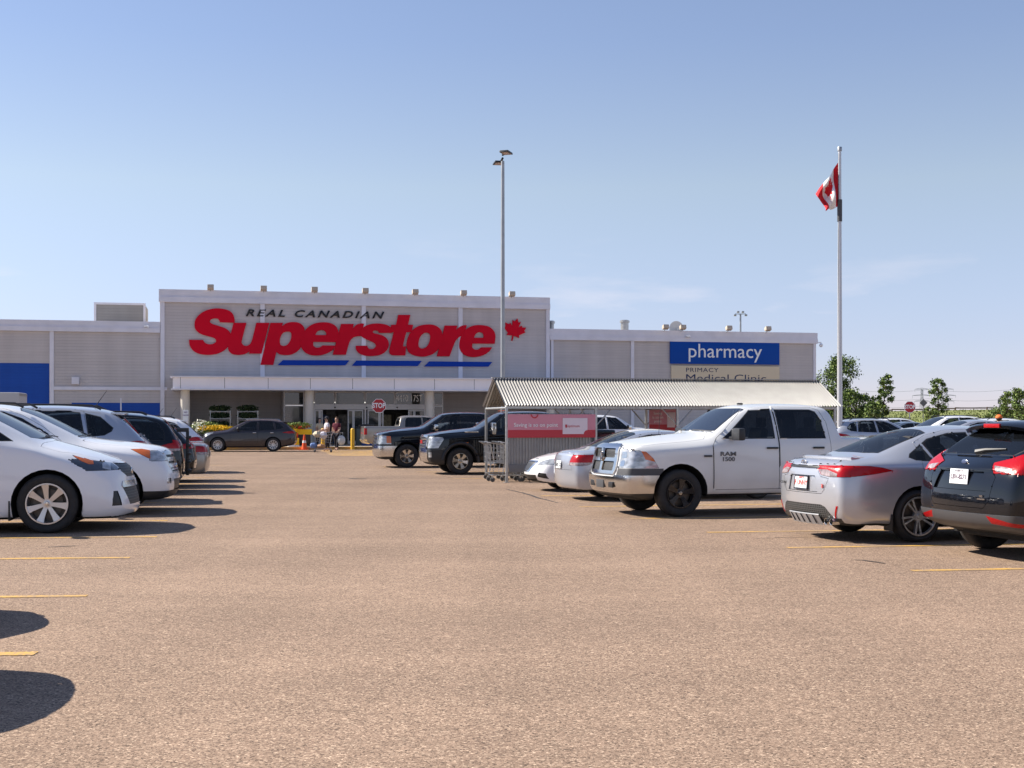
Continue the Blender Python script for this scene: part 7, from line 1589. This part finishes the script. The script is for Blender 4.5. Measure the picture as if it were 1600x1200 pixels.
def pylon(px, pyt, Y, lb):
    g = at(px, pyt, Y); H = g.z; o = empty('transmission_tower', (g.x, g.y, 0)); tag(o, lb, 'transmission tower', 'transmission towers on the horizon'); b = H * 0.09; r = 0.07
    mb = MB(); lv = [0, 0.2, 0.38, 0.54, 0.68, 0.8, 0.9, 1.0]; ww = lambda t: lerp(b, b * 0.28, min(1, t * 1.25))
    for sx in (-1, 1):
        for sy in (-1, 1): mb.tube([(sx * ww(t), sy * ww(t), H * t) for t in lv], r, 4)
    for a, c in zip(lv, lv[1:]):
        for sy in (-1, 1):
            mb.tube([(-ww(a), sy * ww(a), H * a), (ww(c), sy * ww(c), H * c)], r * 0.7, 4); mb.tube([(ww(a), sy * ww(a), H * a), (-ww(c), sy * ww(c), H * c)], r * 0.7, 4)
    mb.build('lattice', pyl, o)
    for t, w_ in ((0.98, 0.20), (0.80, 0.27), (0.64, 0.22)):
        mb = MB(); mb.tube([(-H * w_, 0, H * t), (0, 0, H * t + 0.5), (H * w_, 0, H * t)], r, 4); mb.tube([(-H * w_, 0, H * t), (H * w_, 0, H * t)], r, 4)
        for s in (-1, 1): mb.tube([(s * H * w_, 0, H * t), (s * H * w_, 0, H * t - 1.1)], r, 4)
        mb.build('cross_arm', pyl, o)
pylon(1440.5, 607, 520, 'left of two faint transmission towers on the horizon'); pylon(1478.5, 607, 560, 'right of two faint transmission towers on the horizon')
for k, (y0, y1, lb) in enumerate(((609, 609, 'topmost power line above the far field'), (622.5, 624, 'middle power line above the far field'), (634, 633, 'lowest power line above the far field'))):
    a, b = at(1320, y0, 540), at(1700, y1, 560); mb = MB(); n = 30
    mb.tube([(lerp(a.x, b.x, t / n), lerp(a.y, b.y, t / n), lerp(a.z, b.z, t / n) - 0.9 * abs(math.sin(PI * 3 * t / n))) for t in range(n + 1)], 0.045, 4); tag(mb.build('power_line', pyl), lb, 'power line', 'power lines between the towers')
# ------------------------------------------------------------------ parked vehicles
silver = paint('silver_paint', (0.50, 0.51, 0.55), 0.55, 0.3, 0.05); silver2 = paint('silver_blue_paint', (0.42, 0.44, 0.50), 0.5, 0.3, 0.05)
black_ = paint('black_paint', (0.003, 0.004, 0.007), 0.0, 0.25, 0.003); black_.node_tree.nodes['Principled BSDF'].inputs['Specular IOR Level'].default_value = 0.05; whitep = paint('white_paint', (0.78, 0.78, 0.80), 0, 0.3, 0.03)
pearl = paint('dark_brown_paint', (0.022, 0.016, 0.02), 0.35, 0.3, 0.03); grey_ = paint('grey_beige_paint', (0.30, 0.28, 0.25), 0.5, 0.3, 0.08); bluegrey = paint('blue_grey_paint', (0.12, 0.16, 0.22), 0.5, 0.3, 0.04)
ROW_L, ROW_R = 'vehicles parked along the left row', 'vehicles parked along the right row'
def car(name, sp, px, py, hd, end, sc, label, cat, group):
    o = build_car(sp, name); put(o, sp, px, py, hd, end, sc); tag(o, label, cat, group); return o
def again(src, sp, px, py, hd, end, sc, label, cat, group, repaint=None, drop=()):
    o = copy_tree(src); put(o, sp, px, py, hd, end, sc); tag(o, label, cat, group)
    todo = [o]
    while todo:
        q = todo.pop(); kids = [x for x in SC.objects if x.parent == q]; todo += kids
        if q.type == 'MESH' and repaint:
            for sl in q.material_slots:
                if sl.material == repaint[0]: sl.link = 'OBJECT'; sl.material = repaint[1]
    for ch in [x for x in SC.objects if x.parent == o]:
        if ch.name.split('.')[0] in drop:
            for g2 in [x for x in SC.objects if x.parent == ch]: bpy.data.objects.remove(g2)
            bpy.data.objects.remove(ch)
    return o
ram = car('pickup_truck', RAM, 1064, 808, 197, 'front', 0.96, 'white crew cab pickup with black wheels and chrome cross grille', 'pickup truck', ROW_R)
CS = SEDAN(silver, rear=[(c[0], c[1] or silver, *c[2:]) for c in COROLLA_REAR], rear_style=1); CS.update(rear='sport', style='double', rr=0.235, tw=0.225)
car('sedan', CS, 1437, 848, 16, 'rear', 1.06, 'silver sedan with red plate lettering, twin exhaust tips and spoked wheels', 'car', ROW_R)
FS = HATCH(black_); car('hatchback', FS, 1708, 882, 16, 'rear', 1.10, 'glossy black hatchback with rear wiper at the right edge', 'car', ROW_R)
CV = SEDAN(silver2, plate=('ABC 123',)); cv = car('sedan', CV, 978, 783, 15, 'rear', 0.97, 'silver blue sedan reversed out between white sedan and white pickup', 'car', ROW_R)
AL = SEDAN(whitep, frontemblem=1); al = car('sedan', AL, 902, 769, 193, 'front', 0.97, 'white sedan with its nose beside the trolley shelter', 'car', ROW_R)
G2 = PICKUP(black_, 'newer'); g2 = car('pickup_truck', G2, 719.5, 741.7, 193, 'front', 0.95, 'black heavy duty pickup with wheel flares next to the shelter', 'pickup truck', ROW_R)
G1 = PICKUP(black_, 'older'); g1 = car('pickup_truck', G1, 636, 731, 193, 'front', 0.95, 'black pickup with amber corner lamps, farther left of the two', 'pickup truck', ROW_R)
again(g1, G1, 607, 706.5, 13, 'rear', 0.93, 'silver grey pickup showing its tailgate before the store doors', 'pickup truck', ROW_R, (black_, grey_))
again(g1, G1, 885, 720, 13, 'rear', 0.92, 'white crew cab pickup seen through the open trolley shelter', 'pickup truck', ROW_R, (black_, whitep))
VN = VAN(whitep); car('minivan', VN, 73, 834, 10, 'front', 1.15, 'white minivan with silver seven spoke wheel at the left edge', 'minivan', ROW_L)
ED = SUV(whitep, rail=M['blackplastic'], antenna=True); ed = car('suv', ED, 178, 806, 10, 'front', 1.10, 'white crossover with chrome bar grille behind the white minivan', 'SUV', ROW_L)
again(ed, ED, 124, 789, 193, 'rear', 1.10, 'silver SUV with roof antenna and sloping rear window', 'SUV', ROW_L, (whitep, silver2))
BV = VAN(black_, rearonly=1); bv = car('minivan', BV, 182, 773, 193, 'rear', 1.0, 'black minivan with red over white tail lamps', 'minivan', ROW_L)
again(ed, ED, 228, 763, 193, 'rear', 0.95, 'dark SUV with red tail lamps between the black minivan and the silver sedan', 'SUV', ROW_L, (whitep, black_))
again(cv, CV, 258, 754, 193, 'rear', 0.98, 'grey beige sedan with a wide pale rear bumper beyond the bicycle rack', 'car', ROW_L, (silver2, grey_))
again(ed, ED, 255, 740, 193, 'rear', 1.0, 'white SUV farthest down the left row', 'SUV', ROW_L)
LX = SUV(pearl, rail=M['chrome'], handlem=M['chrome'], low=pearl, style='ten'); LX['cuts'] = [(c[0], c[1], c[2], {k: v for k, v in c[3].items() if k != 'sub'}) if c[0] == 'headlight' else c for c in LX['cuts']]
lx = car('suv', LX, 340, 706, 187, 'front', 0.95, 'dark brown crossover parked broadside at the flower displays', 'SUV', 'vehicles by the store front')
# far right, roofs above the silver sedan
F_R = 'vehicles in the far right rows'
SH = SUV(silver, rail=M['blackplastic'], lvl=2); sh = car('suv', SH, 1345, 718, 12, 'rear', 0.97, 'silver hatch SUV with dark side windows behind the white pickup', 'SUV', F_R)
again(cv, CV, 1372, 705, 190, 'front', 1.05, 'blue grey car behind the shelter end post', 'car', F_R, (silver2, bluegrey))
again(sh, SH, 1392, 699, 12, 'rear', 1.0, 'white SUV under the far stop sign', 'SUV', F_R, (silver, whitep))
again(ed, ED, 1440, 707, 192, 'front', 1.06, 'white SUV with roof rails right of the far stop sign', 'SUV', F_R)
again(cv, CV, 1462, 725, 192, 'front', 1.12, 'silver sedan roof just above the near silver sedan', 'car', F_R)
again(sh, SH, 1560, 712, 12, 'rear', 0.98, 'white SUV beside the person in the orange cap', 'SUV', F_R, (silver, whitep))
again(al, AL, 1590, 700, 192, 'front', 1.1, 'white car roof at the right edge behind the orange cap', 'car', F_R)
again(al, AL, 1300, 706, 192, 'front', 1.05, 'white car half hidden by the cab of the white pickup', 'car', F_R)
again(ed, ED, 705, 720, 13, 'rear', 0.9, 'white SUV between the two black pickups', 'SUV', ROW_R)
# two cars left of the frame whose noses throw the two shadows in the corner
def stand(o, x, y, rz, sc): o.location = (x, y, 0); o.rotation_euler = (0, 0, R(rz)); o.scale = (sc,) * 3
o = copy_tree(al); stand(o, -6.68, 9.9, 6, 1.0); tag(o, 'white sedan left of the frame throwing the upper corner shadow', 'car', ROW_L)
o = copy_tree(ed); stand(o, -5.58, 7.3, 6, 0.95); tag(o, 'white SUV left of the frame throwing the bottom corner shadow', 'SUV', ROW_L)
# bicycle rack folded up behind the black minivan
g = G(293, 769); br = empty('bicycle_rack', (g.x, g.y, 0), TH); tag(br, 'black folded bicycle rack upright behind the black minivan', 'bicycle rack')
mb = MB(); mb.box((0, 0, 0.86), (0.07, 0.07, 0.98), bev=0.015); mb.box((-0.25, 0, 0.42), (0.6, 0.06, 0.06), bev=0.01); mb.build('mast', M['blackplastic'], br)
mb = MB(); mb.box((-0.10, 0, 1.36), (0.26, 0.12, 0.09), bev=0.02); mb.build('hook', M['blackplastic'], br)
for z in (0.48, 0.66, 0.84, 1.02, 1.2): mb = MB(); mb.box((0.03, 0, z), (0.10, 0.22, 0.06), bev=0.02); mb.build('cradle', M['blackplastic'], br)
